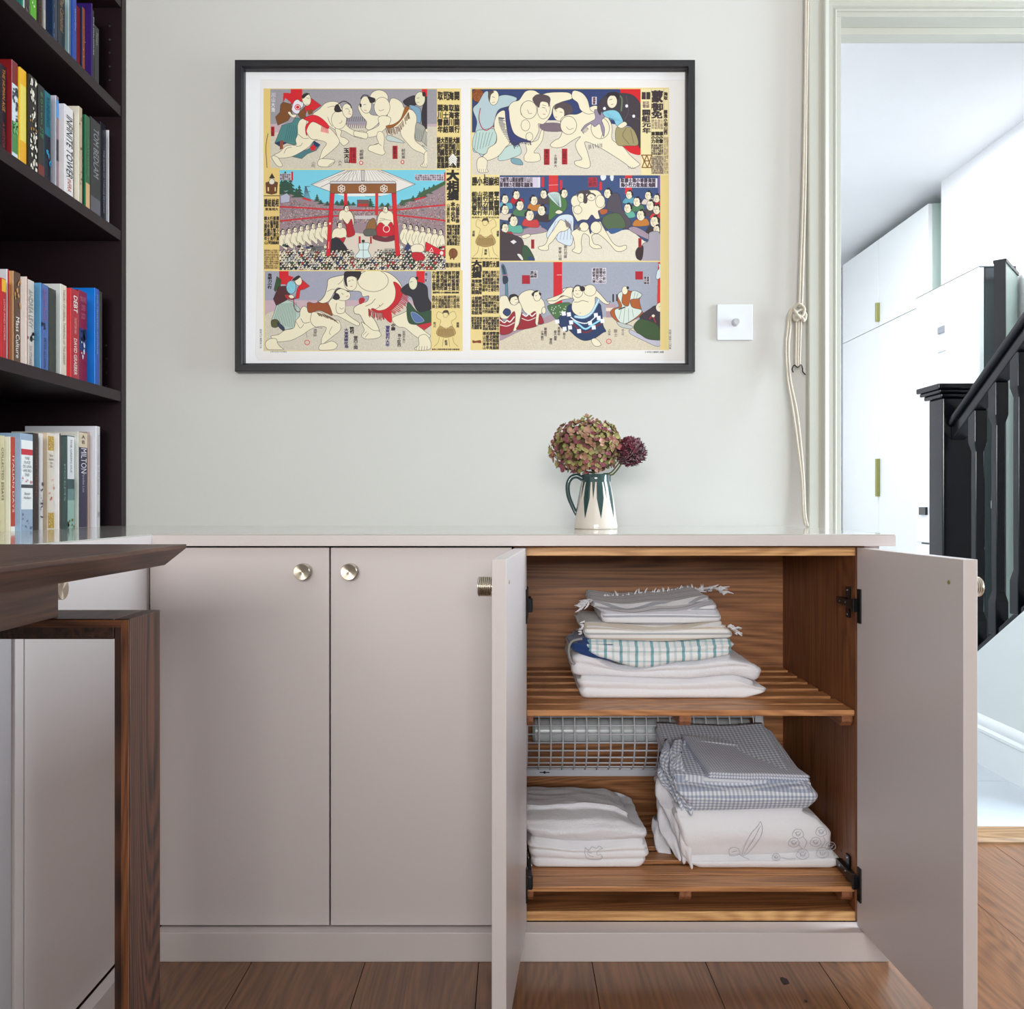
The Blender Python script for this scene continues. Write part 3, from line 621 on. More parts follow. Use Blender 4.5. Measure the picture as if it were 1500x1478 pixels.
row(SHZ[2], [
 (4, 6, 22, -60, (70, 40, 30), (60, 34, 30), 'brown book at the picture edge', [], .13),
 (22, 24, 32, -50, (40, 122, 112), (60, 140, 90), 'teal and green book', [], .13),
 (32, 33.5, 36, -45, (226, 226, 226), (210, 212, 210), 'thin white book', [], .13),
 (36, 36.3, 43.5, -40, (38, 34, 36), (40, 34, 34), 'charcoal book', [('spots', 6, (90, 84, 80), .05, .3, .002)], .13),
 (43.5, 44, 53.5, -36, (82, 158, 26), (78, 152, 24), 'lime green book', [('spots', 2, (200, 220, 180), .38, .45, .0015)], .13),
 (53.5, 54, 61, -30, (52, 30, 30), (56, 34, 34), 'dark maroon book', [('text', 'GREAT HOUSE', .5, .6, (110, 90, 84), .4)], .13),
 (61, 64.5, 67, -26, (206, 200, 190), (190, 184, 172), 'thin cream book', [('band', .55, .8, (160, 154, 176))], .13),
 (67, 67.3, 76, -22, (22, 44, 78), (20, 46, 84), 'midnight blue book', [('spots', 5, (28, 110, 160), .05, .9, .004)], .13),
 (76, 76.2, 84, -18, (30, 40, 56), (30, 42, 60), 'dark slate book', [], .13),
 (84, 84.3, 95, -14, (28, 28, 34), (26, 34, 46), 'black and blue book with gold script', [('text', 'The Cathedral', .7, .5, (160, 120, 70), .5), ('text', '110', .1, .1, (180, 180, 170), .5)], .13),
 (95, 101, 104, -10, (172, 200, 202), (96, 98, 104), 'pale aqua covered book with grey spine', [], .14),
 (104, 106.5, 112, -6, (30, 82, 176), (22, 56, 140), 'royal blue book', [('text', 'WOMEN', .7, .3, (120, 150, 210), .4)], .13),
 (112, 112.4, 117.4, 8, (122, 20, 28), (116, 18, 28), 'slim dark red book', [], .12),
 (117.4, 120.5, 124.4, 10, (22, 60, 96), (150, 76, 44), 'navy book with copper spine', [('spots', 6, (220, 210, 200), .1, .97, .001)], .13),
 (124.4, 124.6, 131.5, 5, (50, 26, 104), (46, 24, 98), 'violet book', [], .13),
 (131.5, 131.7, 137.5, 15, (28, 27, 30), (26, 26, 28), 'black book with white capitals', [('text', 'FIVE DIALOGUES', .66, .5, (200, 200, 204), .6)], .13),
 (137.5, 138, 145, 36, (30, 29, 31), (28, 28, 30), 'lower black book at the end of the row', [('text', 'Essays', .8, .2, (140, 146, 120), .5)], .13),
], 'books on the top shelf', 'on the top visible shelf')
# ------------------------------------------------------------------ light switch
sw = thing('light_switch', 'square white dimmer switch plate right of the framed print', 'switch', (0.542, YW, H + 0.444))
swm = mat('white_switch_plastic', C(226, 229, 238), 0.3)
x0, x1 = (1050.5 - 750) / 603.0, (1103 - 750) / 603.0; z1, z0 = H + (739.5 - 446) / 603.0, H + (739.5 - 498.5) / 603.0
obj('plate', MB().box(x0, x1, YW - 0.0055, YW - 0.0003, z0, z1), swm, sw, bevel=0.002, seg=3)
obj('dial', MB().lathe([(0.0098, 0), (0.0098, 0.002), (0.0086, 0.003), (0.0080, 0.012), (0.0070, 0.0135), (0, 0.0138)], ((x0 + x1) / 2 + 0.001, YW - 0.0055, (z0 + z1) / 2 - 0.001), (0, -1, 0), 28), mat('satin_white_metal', C(206, 208, 212), 0.22, metal=0.35), sw, smooth=True)
# ------------------------------------------------------------------ cord looped over a hook
rope_m = mat('cream_cotton_cord', C(206, 196, 180), 0.85, noise_amt=0.10, noise_scale=260, bump=0.6, bump_scale=700)
def wp(px, py, y): s = F / y; return Vector(((px - 750) / s, y, H + (739.5 - py) / s))
def smooth_path(pts, n=8):
    P = [Vector(p) for p in pts]; out = []
    for i in range(len(P) - 1):
        a = P[max(i-1, 0)]; b = P[i]; c = P[i+1]; d = P[min(i+2, len(P)-1)]
        for k in range(n):
            t = k / n; out.append(0.5 * ((2*b) + (c - a)*t + (2*a - 5*b + 4*c - d)*t*t + (3*b - a - 3*c + d)*t**3))
    out.append(P[-1]); return out
def braid(path, r, turns_per_m=300):
    """cord with a faint twisted relief"""
    pts = smooth_path(path, 14); rs = []
    acc = 0
    for i, p in enumerate(pts):
        if i: acc += (p - pts[i-1]).length
        rs.append(r * (1 + 0.05 * math.sin(acc * turns_per_m * 2)))
    return MB().tube(pts, rs, 8)
cd = thing('cord', 'cream cotton cord knotted and hung on a black hook beside the door frame', 'cord', (0.69, 2.01, H + 0.4))
RY = 2.012; r = 0.0030
obj('strand', braid([wp(1180.5, -30, RY), wp(1179, 120, RY), wp(1176, 280, RY), wp(1172.0, 400, RY), wp(1170.5, 450, RY)], r), rope_m, cd, smooth='all')
obj('strand', braid([wp(1184, -30, RY), wp(1181.5, 120, RY), wp(1179.5, 280, RY), wp(1176.0, 400, RY), wp(1174.5, 450, RY)], r), rope_m, cd, smooth='all')
kn_ = [wp(1162, 452, RY), wp(1170, 446, RY - .008), wp(1178, 452, RY - .010), wp(1176, 462, RY - .010), wp(1166, 470, RY - .006), wp(1163, 462, RY), wp(1172, 455, RY + .004), wp(1180, 460, RY), wp(1178, 470, RY - .006), wp(1170, 464, RY - .012), wp(1164, 456, RY - .008)]
obj('knot', braid(kn_ + [kn_[0]], r * 1.15), rope_m, cd, smooth='all')
obj('knot_tail', braid([wp(1170, 462, RY - .010), wp(1176, 467, RY - .012), wp(1177.5, 470, RY - .012)], r), rope_m, cd, smooth='all')
for a, b_ in ((1166.5, 1165.5), (1170, 1168.5), (1173.5, 1171.5)):
    obj('hanging_loop', braid([wp(a, 466, RY - .003), wp((a+b_)/2, 500, RY), wp(b_, 530, RY), wp(b_ + 1, 537, RY)], r * 0.8), rope_m, cd, smooth='all')
ex, ey = 0.6635, 1.885
end = Vector((ex, ey, TOPZ + 0.003))
for off in (0.0, 4.0):
    e2 = end + Vector((0.004 if off else 0, 0, 0))
    obj('long_loop', braid([wp(1164 + off*.3, 450, RY), wp(1156.5 + off*.5, 458, RY), wp(1153.5 + off, 480, RY), wp(1151.0 + off, 510, RY), wp(1153.5 + off, 555, RY - .01), wp(1161 + off*1.4, 600, RY - .03), wp(1168 + off*1.2, 650, RY - .055), wp(1174.5 + off*.7, 705, RY - .085), e2 + Vector((-0.004, 0.004, 0.03)), e2], r), rope_m, cd, smooth='all')
hk = smooth_path([wp(1162, 546, RY - .012), wp(1160.5, 541, RY - .014), wp(1163.5, 535.5, RY - .014), wp(1168.5, 538.5, RY - .012), wp(1173.5, 535, RY - .008), wp(1175.5, 540, RY - .002), wp(1176, 545, RY + .004), wp(1180, 549.5, YW - 0.018)], 5)
obj('hook', MB().tube(hk, 0.0015, 8), mat('black_iron', C(28, 22, 20), 0.4, metal=0.5), cd, smooth='all')
# ------------------------------------------------------------------ jug
JX, JY = 0.1775, 1.770
jug_o = Vector((JX, JY, TOPZ))
def glaze():
    m = bpy.data.materials.new('glazed_stoneware'); m.use_nodes = True; N = m.node_tree.nodes; L = m.node_tree.links
    b = N['Principled BSDF']; b.inputs['Roughness'].default_value = 0.16; b.inputs['Coat Weight'].default_value = 0.6; b.inputs['Coat Roughness'].default_value = 0.08
    tc = N.new('ShaderNodeTexCoord'); sx = N.new('ShaderNodeSeparateXYZ'); L.new(tc.outputs['Object'], sx.inputs[0])
    at = N.new('ShaderNodeMath'); at.operation = 'ARCTAN2'; L.new(sx.outputs['Y'], at.inputs[0]); L.new(sx.outputs['X'], at.inputs[1])
    def mth(op, a, b_=None):
        q = N.new('ShaderNodeMath'); q.operation = op
        for i, v in enumerate((a, b_)):
            if v is None: continue
            if isinstance(v, (int, float)): q.inputs[i].default_value = v
            else: L.new(v, q.inputs[i])
        return q.outputs[0]
    def saw(n, ph):      # triangle wave 0..1..0, n per turn
        f = mth('FRACT', mth('ADD', mth('MULTIPLY', at.outputs[0], n / (2*PI)), ph))
        return mth('SUBTRACT', 1.0, mth('ABSOLUTE', mth('SUBTRACT', mth('MULTIPLY', f, 2.0), 1.0)))
    # tapering drip: green where height > z0 + k * distance from drip centre
    t1 = mth('SUBTRACT', 1.0, saw(8, 0.30))
    lim = mth('ADD', mth('MULTIPLY', t1, 0.085), 0.022)
    lim = mth('ADD', lim, mth('GREATER_THAN', t1, 0.50))
    t2 = mth('SUBTRACT', 1.0, saw(8, 0.80)); lim2 = mth('ADD', mth('MULTIPLY', t2, 0.13), 0.062)
    lm = mth('MINIMUM', mth('MINIMUM', lim, lim2), 0.0985)
    k = mth('GREATER_THAN', sx.outputs['Z'], lm)
    k2 = mth('MULTIPLY', k, 1.0)
    mx = N.new('ShaderNodeMix'); mx.data_type = 'RGBA'; mx.inputs['A'].default_value = C(222, 212, 200); mx.inputs['B'].default_value = C(52, 76, 74)
    L.new(k2, mx.inputs['Factor']); L.new(mx.outputs['Result'], b.inputs['Base Color']); return m
jg = thing('jug', 'cream stoneware jug with dark green glaze drips standing on the worktop', 'jug', jug_o)
body = [(0.0, 0.0), (0.0445, 0.0), (0.0462, 0.0015), (0.0466, 0.006), (0.0452, 0.012), (0.0415, 0.040), (0.0375, 0.066), (0.0335, 0.088), (0.0305, 0.099), (0.0292, 0.104), (0.0288, 0.110), (0.0298, 0.114), (0.0288, 0.1155), (0.0265, 0.114), (0.0262, 0.108), (0.028, 0.099), (0.033, 0.07), (0.036, 0.04), (0.036, 0.012), (0, 0.01)]
obj('body', MB().lathe(body, jug_o, (0, 0, 1), 48), glaze(), jg, smooth=True)
gr = mat('dark_green_glaze', C(50, 74, 74), 0.18, noise_amt=0.15, noise_scale=60, coat=0.6)
hp = smooth_path([jug_o + Vector(v) for v in ((-0.028, 0, 0.106), (-0.040, 0, 0.112), (-0.052, 0, 0.108), (-0.059, 0, 0.094), (-0.058, 0, 0.072), (-0.050, 0, 0.050), (-0.040, 0, 0.030))], 6)
obj('handle', MB().tube(hp, [0.0058 - 0.0016 * i / len(hp) for i in range(len(hp))], 12), gr, jg, smooth='all')
sp = MB().prism([(-.008, 0), (.008, 0), (.003, .0085), (-.003, .0085)], 'z', 0.100, 0.1145).xform(Matrix.Translation(jug_o) @ Matrix.Rotation(math.radians(-70), 4, 'Z') @ Matrix.Translation((0, 0.0262, 0)))
obj('spout', sp, gr, jg, bevel=0.002)
# ------------------------------------------------------------------ hydrangea head
hc = wp(859, 656, 1.775); hc.z += 0.001
hy = thing('hydrangea', 'large faded hydrangea head in green and dusky pink in the jug', 'flower', hc)
stem_m = mat('green_stem', C(88, 92, 48), 0.6)
obj('stem', MB().tube(smooth_path([hc + Vector((0.006, 0, -0.03)), Vector((JX - .004, JY, TOPZ + .115)), Vector((JX, JY, TOPZ + .02))], 5), 0.0032, 8), stem_m, hy, smooth='all')
pet_cols = [C(146, 142, 80), C(166, 160, 100), C(160, 116, 92), C(168, 100, 100), C(138, 76, 86), C(122, 110, 70), C(186, 146, 124), C(130, 126, 74)]
flo = []
def petal(bm, q, size, cup, mi):
    """one cupped pointed petal pointing along +x of frame q"""
    outline = [(0.05, 0.0), (0.30, 0.30), (0.65, 0.46), (0.92, 0.26), (1.05, 0.0), (0.92, -0.26), (0.65, -0.46), (0.30, -0.30)]
    vs = [bm.verts.new(q @ Vector((x*size, y*size, size*(cup*x*x + 0.25*abs(y) + 0.08*random.random())))) for x, y in outline]
    c = bm.verts.new(q @ Vector((0.55*size, 0, size*cup*0.2)))
    for i in range(8):
        f = bm.faces.new((vs[i], vs[(i+1) % 8], c)); f.material_index = mi; f.smooth = True
for k in range(12):
    b = MB(); a0 = random.random() * 2
    for j in range(4):
        q = Matrix.Rotation(a0 + j*PI/2 + random.uniform(-.15, .15), 4, 'Z') @ Matrix.Rotation(random.uniform(-.5, .15), 4, 'Y')
        petal(b.bm, q, random.uniform(0.0088, 0.0112), random.uniform(.15, .5), random.choice((0, 0, 1)))
    for j in range(3): b.tube([(0.0008*math.cos(j*2), 0.0008*math.sin(j*2), 0), (0.0014*math.cos(j*2), 0.0014*math.sin(j*2), 0.002)], 0.0005, 4)
    c1, c2 = random.choice(pet_cols), random.choice(pet_cols)
    m1 = mat('sepal_%d_a' % k, c1, 0.7, noise_amt=0.5, noise_scale=160); m2 = mat('sepal_%d_b' % k, c2, 0.7, noise_amt=0.35, noise_scale=160)
    bmesh.ops.recalc_face_normals(b.bm, faces=b.bm.faces)
    me = bpy.data.meshes.new('floret'); b.bm.to_mesh(me); b.bm.free(); me.materials.append(m1); me.materials.append(m2); flo.append(me)
R_ = Vector((0.071, 0.060, 0.056)); NF = 290
for i in range(NF):
    zz = 1 - 2 * (i + 0.5) / NF; a = i * 2.39996; rr = math.sqrt(max(0, 1 - zz*zz))
    n = Vector((rr*math.cos(a), rr*math.sin(a), zz))
    if n.z < -0.80 and i % 2: continue
    rad = 1 + 0.13 * noise.noise(n * 2.2 + Vector((3, 1, 2))) + random.uniform(-.09, .06)
    p = Vector((n.x*R_.x, n.y*R_.y, n.z*R_.z)) * rad
    p.x += 0.010 * (-n.x) * max(0, -n.z)
    o = bpy.data.objects.new('floret', random.choice(flo)); COL.objects.link(o); o.parent = hy
    d = (n + Vector((random.uniform(-.45, .45), random.uniform(-.45, .45), random.uniform(-.45, .45)))).normalized()
    o.location = p; o.rotation_euler = d.to_track_quat('Z', 'Y').to_euler(); s = random.uniform(.72, 1.12); o.scale = (s, s, s)
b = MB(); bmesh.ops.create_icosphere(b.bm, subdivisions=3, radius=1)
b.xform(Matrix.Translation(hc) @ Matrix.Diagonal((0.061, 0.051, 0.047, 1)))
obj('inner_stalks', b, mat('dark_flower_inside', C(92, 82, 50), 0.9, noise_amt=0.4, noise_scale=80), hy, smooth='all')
# ------------------------------------------------------------------ dark crimson scabious
sc = wp(924, 663, 1.765)
sb_ = thing('scabious', 'round dark crimson flower on a thin stem right of the hydrangea', 'flower', sc)
obj('stem', MB().tube(smooth_path([sc + Vector((-0.012, 0.004, -0.014)), sc + Vector((-0.036, 0.006, -0.046)), Vector((JX + .014, JY, TOPZ + .108)), Vector((JX + .004, JY, TOPZ + .02))], 5), 0.0017, 8), stem_m, sb_, smooth='all')
obj('stem', MB().tube(smooth_path([sc + Vector((-0.014, 0.006, -0.008)), sc + Vector((-0.040, 0.008, -0.042)), Vector((JX + .010, JY + .004, TOPZ + .108)), Vector((JX + .002, JY, TOPZ + .02))], 5), 0.0014, 8), stem_m, sb_, smooth='all')
pm = []
for k, c in enumerate((C(92, 12, 38), C(112, 18, 50), C(70, 8, 30))):
    b = MB(); petal(b.bm, Matrix.Rotation(0.5, 4, 'X'), 0.0072, .6, 0); petal(b.bm, Matrix.Rotation(1.2, 4, 'Z'), 0.0062, .6, 0); petal(b.bm, Matrix.Rotation(-1.4, 4, 'Z'), 0.0062, .4, 0)
    me = bpy.data.meshes.new('petal'); b.bm.to_mesh(me); b.bm.free(); me.materials.append(mat('crimson_petal_%d' % k, c, 0.55, noise_amt=0.2, noise_scale=200, sheen=0.3)); pm.append(me)
for i in range(200):
    zz = 1 - 2 * (i + 0.5) / 200; a = i * 2.39996; rr = math.sqrt(1 - zz*zz); n = Vector((rr*math.cos(a), rr*math.sin(a), zz))
    o = bpy.data.objects.new('petal', pm[i % 3]); COL.objects.link(o); o.parent = sb_
    rad = 1 + 0.10 * noise.noise(n * 3) + random.uniform(-.08, .05)
    o.location = Vector((n.x*0.0275, n.y*0.0235, n.z*0.0265)) * rad
    d = (n + Vector((random.uniform(-.5, .5), random.uniform(-.5, .5), random.uniform(-.5, .5)))).normalized()
    o.rotation_euler = d.to_track_quat('X', 'Z').to_euler()
b = MB()
for i in range(46):
    n = Vector((random.uniform(-.7, .7), -1, random.uniform(-.7, .7))).normalized(); p = sc + Vector((n.x*.0275, n.y*.0275, n.z*.0265))
    b.tube([p, p + n*0.006], [0.0003, 0.0003], 4); b.box(p.x+n.x*.006-.0005, p.x+n.x*.006+.0005, p.y+n.y*.006-.0005, p.y+n.y*.006+.0005, p.z+n.z*.006-.0005, p.z+n.z*.006+.0005)
st_ = obj('stamens', b, mat('pale_stamen', C(190, 130, 140), 0.6), sb_); st_['kind'] = 'stuff'
b = MB(); bmesh.ops.create_icosphere(b.bm, subdivisions=2, radius=0.0235); b.xform(Matrix.Translation(sc))
obj('flower_core', b, mat('dark_crimson_core', C(44, 6, 20), 0.8), sb_, smooth='all')
# ------------------------------------------------------------------ tube heater with wire guard in the lower compartment
ht = thing('tube_heater', 'white tube heater behind its white wire guard in the lower compartment', 'heater', (0.28, YB - 0.05, 0.3))
wm = mat('white_coated_wire', C(214, 216, 224), 0.35)
HZc = H - 0.505; HR = 0.088; HX1 = 0.545
tubeb = MB().lathe([(0.0, 0), (0.020, 0), (0.027, 0.006), (0.0275, 0.03), (0.0275, 0.455), (0.027, 0.478), (0.020, 0.484), (0, 0.484)], (0.045, YB - 0.040, HZc + 0.004), (1, 0, 0), 32)
obj('heater_tube', tubeb, mat('pale_grey_enamel', C(196, 204, 206), 0.25), ht, smooth=True)
def arc(t): a = -PI/2 + PI * t; return (YB - 0.006 - (HR - 0.004) * math.cos(a) * 0.98, HZc + HR * math.sin(a))
b = MB()
NH = 15
for i in range(NH + 1):
    y, z = arc(i / NH); b.tube([(XI0 + 0.006, y, z), (HX1 - 0.016, y, z)], 0.0018, 6)
g1 = obj('guard_rail_wires', b, wm, ht, smooth='all'); g1['kind'] = 'stuff'
b = MB(); x = XI0 + 0.007
while x < HX1 - 0.018:
    b.tube([(x, arc(t/22)[0] - 0.002, arc(t/22)[1]) for t in range(23)], 0.0018, 6); x += 0.0258
g2 = obj('guard_hoop_wires', b, wm, ht, smooth='all'); g2['kind'] = 'stuff'
pts = [arc(t/20) for t in range(21)]
o_ = [(y, z) for y, z in pts] + [(YB - 0.001, pts[-1][1]), (YB - 0.001, pts[0][1])]
obj('end_plate', MB().prism(o_, 'x', HX1 - 0.002, HX1), wm, ht)
iy = [(YB - 0.006 - (HR - 0.016) * math.cos(-PI/2 + PI*t/20), HZc + (HR - 0.012) * math.sin(-PI/2 + PI*t/20)) for t in range(21)]
b = MB()
R1 = [b.bm.verts.new((HX1 - 0.018, y, z)) for y, z in pts]; R2 = [b.bm.verts.new((HX1, y, z)) for y, z in pts]
for i in range(20): b.bm.faces.new((R1[i], R1[i+1], R2[i+1], R2[i]))
obj('end_band', b, wm, ht, smooth='all')
fl = obj('flange', MB().box(XI0 + 0.003, HX1, YB - 0.016, YB - 0.0005, HZc - HR - 0.017, HZc - HR + 0.0005).box(XI0 + 0.003, HX1, YB - 0.016, YB - 0.0005, HZc + HR, HZc + HR + 0.012), wm, ht, bevel=0.001)
kx = 0.073; kz = HZc - HR - 0.008
kk = MB().box(kx - 0.011, kx + 0.011, YB - 0.0168, YB - 0.0155, kz - 0.001, kz + 0.001); kk.lathe([(0, 0), (0.003, 0), (0.003, 0.0008)], (kx, YB - 0.0162, kz), (0, -1, 0), 12)
obj('keyhole_slot', kk, mat('slot_dark', C(40, 36, 36), 0.8), fl)
# ------------------------------------------------------------------ folded linen
def cloth_mat(name, base, stripes=(), weave=0.25, rough=0.9, tint=None, coordshear=1.0):
    """stripes: (axis 'x','v','z','d', period, duty, colour, offset, strength); v follows the cloth over its front edge"""
    m = bpy.data.materials.new(name); m.use_nodes = True; N = m.node_tree.nodes; L = m.node_tree.links
    b = N['Principled BSDF']; b.inputs['Roughness'].default_value = rough; b.inputs['Sheen Weight'].default_value = 0.25; b.inputs['Specular IOR Level'].default_value = 0.2
    uv = N.new('ShaderNodeAttribute'); uv.attribute_name = 'weave_uv'; uv.attribute_type = 'GEOMETRY'
    sx = N.new('ShaderNodeSeparateXYZ'); L.new(uv.outputs['Vector'], sx.inputs[0])
    cur = None
    rgb = N.new('ShaderNodeRGB'); rgb.outputs[0].default_value = base; cur = rgb.outputs[0]
    for (ax, per, duty, col, off, stren) in stripes:
        d = N.new('ShaderNodeMath'); d.operation = 'MULTIPLY_ADD'; d.inputs[1].default_value = 1 / per; d.inputs[2].default_value = off
        L.new(sx.outputs[{'x': 'X', 'v': 'Y', 'z': 'Z'}[ax]], d.inputs[0])
        f = N.new('ShaderNodeMath'); f.operation = 'FRACT'; L.new(d.outputs[0], f.inputs[0])
        t = N.new('ShaderNodeMath'); t.operation = 'LESS_THAN'; t.inputs[1].default_value = duty; L.new(f.outputs[0], t.inputs[0])
        s = N.new('ShaderNodeMath'); s.operation = 'MULTIPLY'; s.inputs[1].default_value = stren; L.new(t.outputs[0], s.inputs[0])
        mx = N.new('ShaderNodeMix'); mx.data_type = 'RGBA'; mx.blend_type = 'MULTIPLY'; L.new(s.outputs[0], mx.inputs['Factor']); L.new(cur, mx.inputs['A']); mx.inputs['B'].default_value = col
        cur = mx.outputs['Result']
    L.new(cur, b.inputs['Base Color'])
    tc = N.new('ShaderNodeTexCoord'); n = N.new('ShaderNodeTexNoise'); n.inputs['Scale'].default_value = 420; L.new(tc.outputs['Object'], n.inputs['Vector'])
    n2 = N.new('ShaderNodeTexNoise'); n2.inputs['Scale'].default_value = 26; n2.inputs['Detail'].default_value = 3; n2.inputs['Distortion'].default_value = 1.2; L.new(tc.outputs['Object'], n2.inputs['Vector'])
    ad = N.new('ShaderNodeMath'); ad.operation = 'MULTIPLY_ADD'; ad.inputs[1].default_value = 2.2; L.new(n2.outputs['Fac'], ad.inputs[0]); L.new(n.outputs['Fac'], ad.inputs[2])
    bp = N.new('ShaderNodeBump'); bp.inputs['Strength'].default_value = weave; bp.inputs['Distance'].default_value = 0.002
    L.new(ad.outputs[0], bp.inputs['Height']); L.new(bp.outputs[0], b.inputs['Normal'])
    return m
def lerp_list(ls, t):
    """ls: [(t, value), ...]"""
    if t <= ls[0][0]: return ls[0][1]
    for (a, va), (b, vb) in zip(ls, ls[1:]):
        if t <= b:
            k = (t - a) / (b - a); k = k*k*(3 - 2*k); return va + (vb - va) * k
    return ls[-1][1]
def folded(name, m, parent, L_, R_, Yf, Yb, B_, T_, folds=2, groove=0.006, rad=None, wr=0.0022, seed=0, nx=46, ny=22, nzf=7, tback=0.0, wscale=14, lgroove=None, layers_var=0.35):
    """a folded cloth: L_/R_ left and right outline as lists over height 0..1, B_/T_ bottom and top over width 0..1 (world z),
    Yf/Yb front and back; the free edges are grooved into folds"""
    tol = lambda v: v if isinstance(v, list) else [(0, v), (1, v)]
    L_, R_, B_, T_, Yf, Yb = map(tol, (L_, R_, B_, T_, Yf, Yb))
    rnd = random.Random(seed); nz = folds * nzf
    cuts = [0]
    for i in range(folds): cuts.append(cuts[-1] + 1 + layers_var * (rnd.random() - .5) * 2)
    cuts = [c / cuts[-1] for c in cuts]
    bm = bmesh.new(); lay = bm.verts.layers.float_vector.new('weave_uv')
    grid = {}
    def V(i, j, k):
        key = (i, j, k)
        if key in grid: return grid[key]
        u, v, t = i / nx, j / ny, k / nz
        # fold phase at this height
        for q in range(folds):
            if t <= cuts[q+1] + 1e-9: break
        ph = (t - cuts[q]) / max(1e-6, cuts[q+1] - cuts[q])
        roundf = math.sqrt(max(0.0, 1 - (2*ph - 1) ** 2))          # 0 at the creases, 1 at the belly
        zb = lerp_list(B_, u); zt = lerp_list(T_, u); th = zt - zb
        du = min(u, 1 - u); dv = min(v, 1 - v)
        xl, xr = lerp_list(L_, t), lerp_list(R_, t); yf, yb = lerp_list(Yf, t), lerp_list(Yb, t)
        x = xl + (xr - xl) * u; y = yf + (yb - yf) * v
        g = groove * (1 - roundf)
        ex = math.exp(-du * (xr - xl) / 0.006) ; ey = math.exp(-dv * (yb - yf) / 0.006)
        lg = (lgroove if lgroove is not None else groove) * (1 - roundf)
        x += (lg if u < .5 else -lg) * ex; y += (g if v < .5 else -g) * ey
        z = zb + th * t
        # soft corners seen from above
        if du * (xr - xl) < 0.015 and dv * (yb - yf) < 0.015:
            a = 0.015 - du * (xr - xl); b = 0.015 - dv * (yb - yf); r = math.hypot(a, b)
            if r > 0.015:
                s = 0.015 / r; x += (a - a*s) * (1 if u < .5 else -1); y += (b - b*s) * (1 if v < .5 else -1)
        # rounded upper rim
        z -= th * 0.0
        rim = min(0.012, th*0.5); d = min(du*(xr-xl), dv*(yb-yf))
        if t > 0.5 and d < rim: z -= (rim - math.sqrt(max(0, rim*rim - (rim-d)**2))) * 0.7 * ((t - .5) * 2) ** 2
        n = noise.noise_vector(Vector((x*wscale + seed*3.1, y*wscale, z*wscale*1.6)))
        n2 = noise.noise_vector(Vector((x*wscale*.5 - seed, y*wscale*2.2, z*wscale*4)))
        amp = wr * (0.35 + 0.65 * min(1, t * 3))
        x += (n.x + n2.x*.6) * amp; y += (n.y + n2.y*.6) * amp; z += (n.z*.7 + n2.z*.5) * amp * (1 if k else 0.0) + tback * v * t
        w = bm.verts.new((x, y, max(z, zb + 0.0002)))
        w[lay] = (x, (y - zt) if k == nz else ((yf if j == 0 else y) - z), z)
        grid[key] = w; return w
    for i in range(nx):
        for j in range(ny):
            bm.faces.new((V(i,j,nz), V(i+1,j,nz), V(i+1,j+1,nz), V(i,j+1,nz))); bm.faces.new((V(i,j,0), V(i,j+1,0), V(i+1,j+1,0), V(i+1,j,0)))
    for k in range(nz):
        for i in range(nx):
            bm.faces.new((V(i,0,k), V(i+1,0,k), V(i+1,0,k+1), V(i,0,k+1))); bm.faces.new((V(i,ny,k), V(i,ny,k+1), V(i+1,ny,k+1), V(i+1,ny,k)))
        for j in range(ny):
            bm.faces.new((V(0,j,k), V(0,j,k+1), V(0,j+1,k+1), V(0,j+1,k))); bm.faces.new((V(nx,j,k), V(nx,j+1,k), V(nx,j+1,k+1), V(nx,j,k+1)))
    q = MB(); q.bm.free(); q.bm = bm
    return obj(name, q, m, parent, smooth='all')
def zpx(py, Y): return H + (739.5 - py) * Y / F
def xpx(px, Y): return (px - 750) * Y / F
def fringe(parent, m, pts, out, n, ln=0.012, seed=1):
    rnd = random.Random(seed); b = MB(); P = smooth_path(pts, 10)
    for i in range(n):
        p = P[int(i / n * (len(P) - 1))] + Vector((rnd.uniform(-.001, .001), rnd.uniform(-.004, .004), rnd.uniform(-.002, .002)))
        d = Vector(out).normalized() + Vector((rnd.uniform(-.6, .6), rnd.uniform(-.5, .3), rnd.uniform(-.5, .4)))
        l = ln * rnd.uniform(.5, 1.3)
        b.tube([p, p + d*l*.5 + Vector((0, 0, rnd.uniform(-.1, .3)*l)), p + d*l], [0.0022, 0.0019, 0.0007], 5)
    o = obj('fringe', b, m, parent, smooth='all'); o['kind'] = 'stuff'; return o
white_c = cloth_mat('white_cotton', C(243, 242, 246), weave=0.30)
white_c2 = cloth_mat('soft_white_cotton', C(238, 237, 243), weave=0.5)
Y1 = 1.575
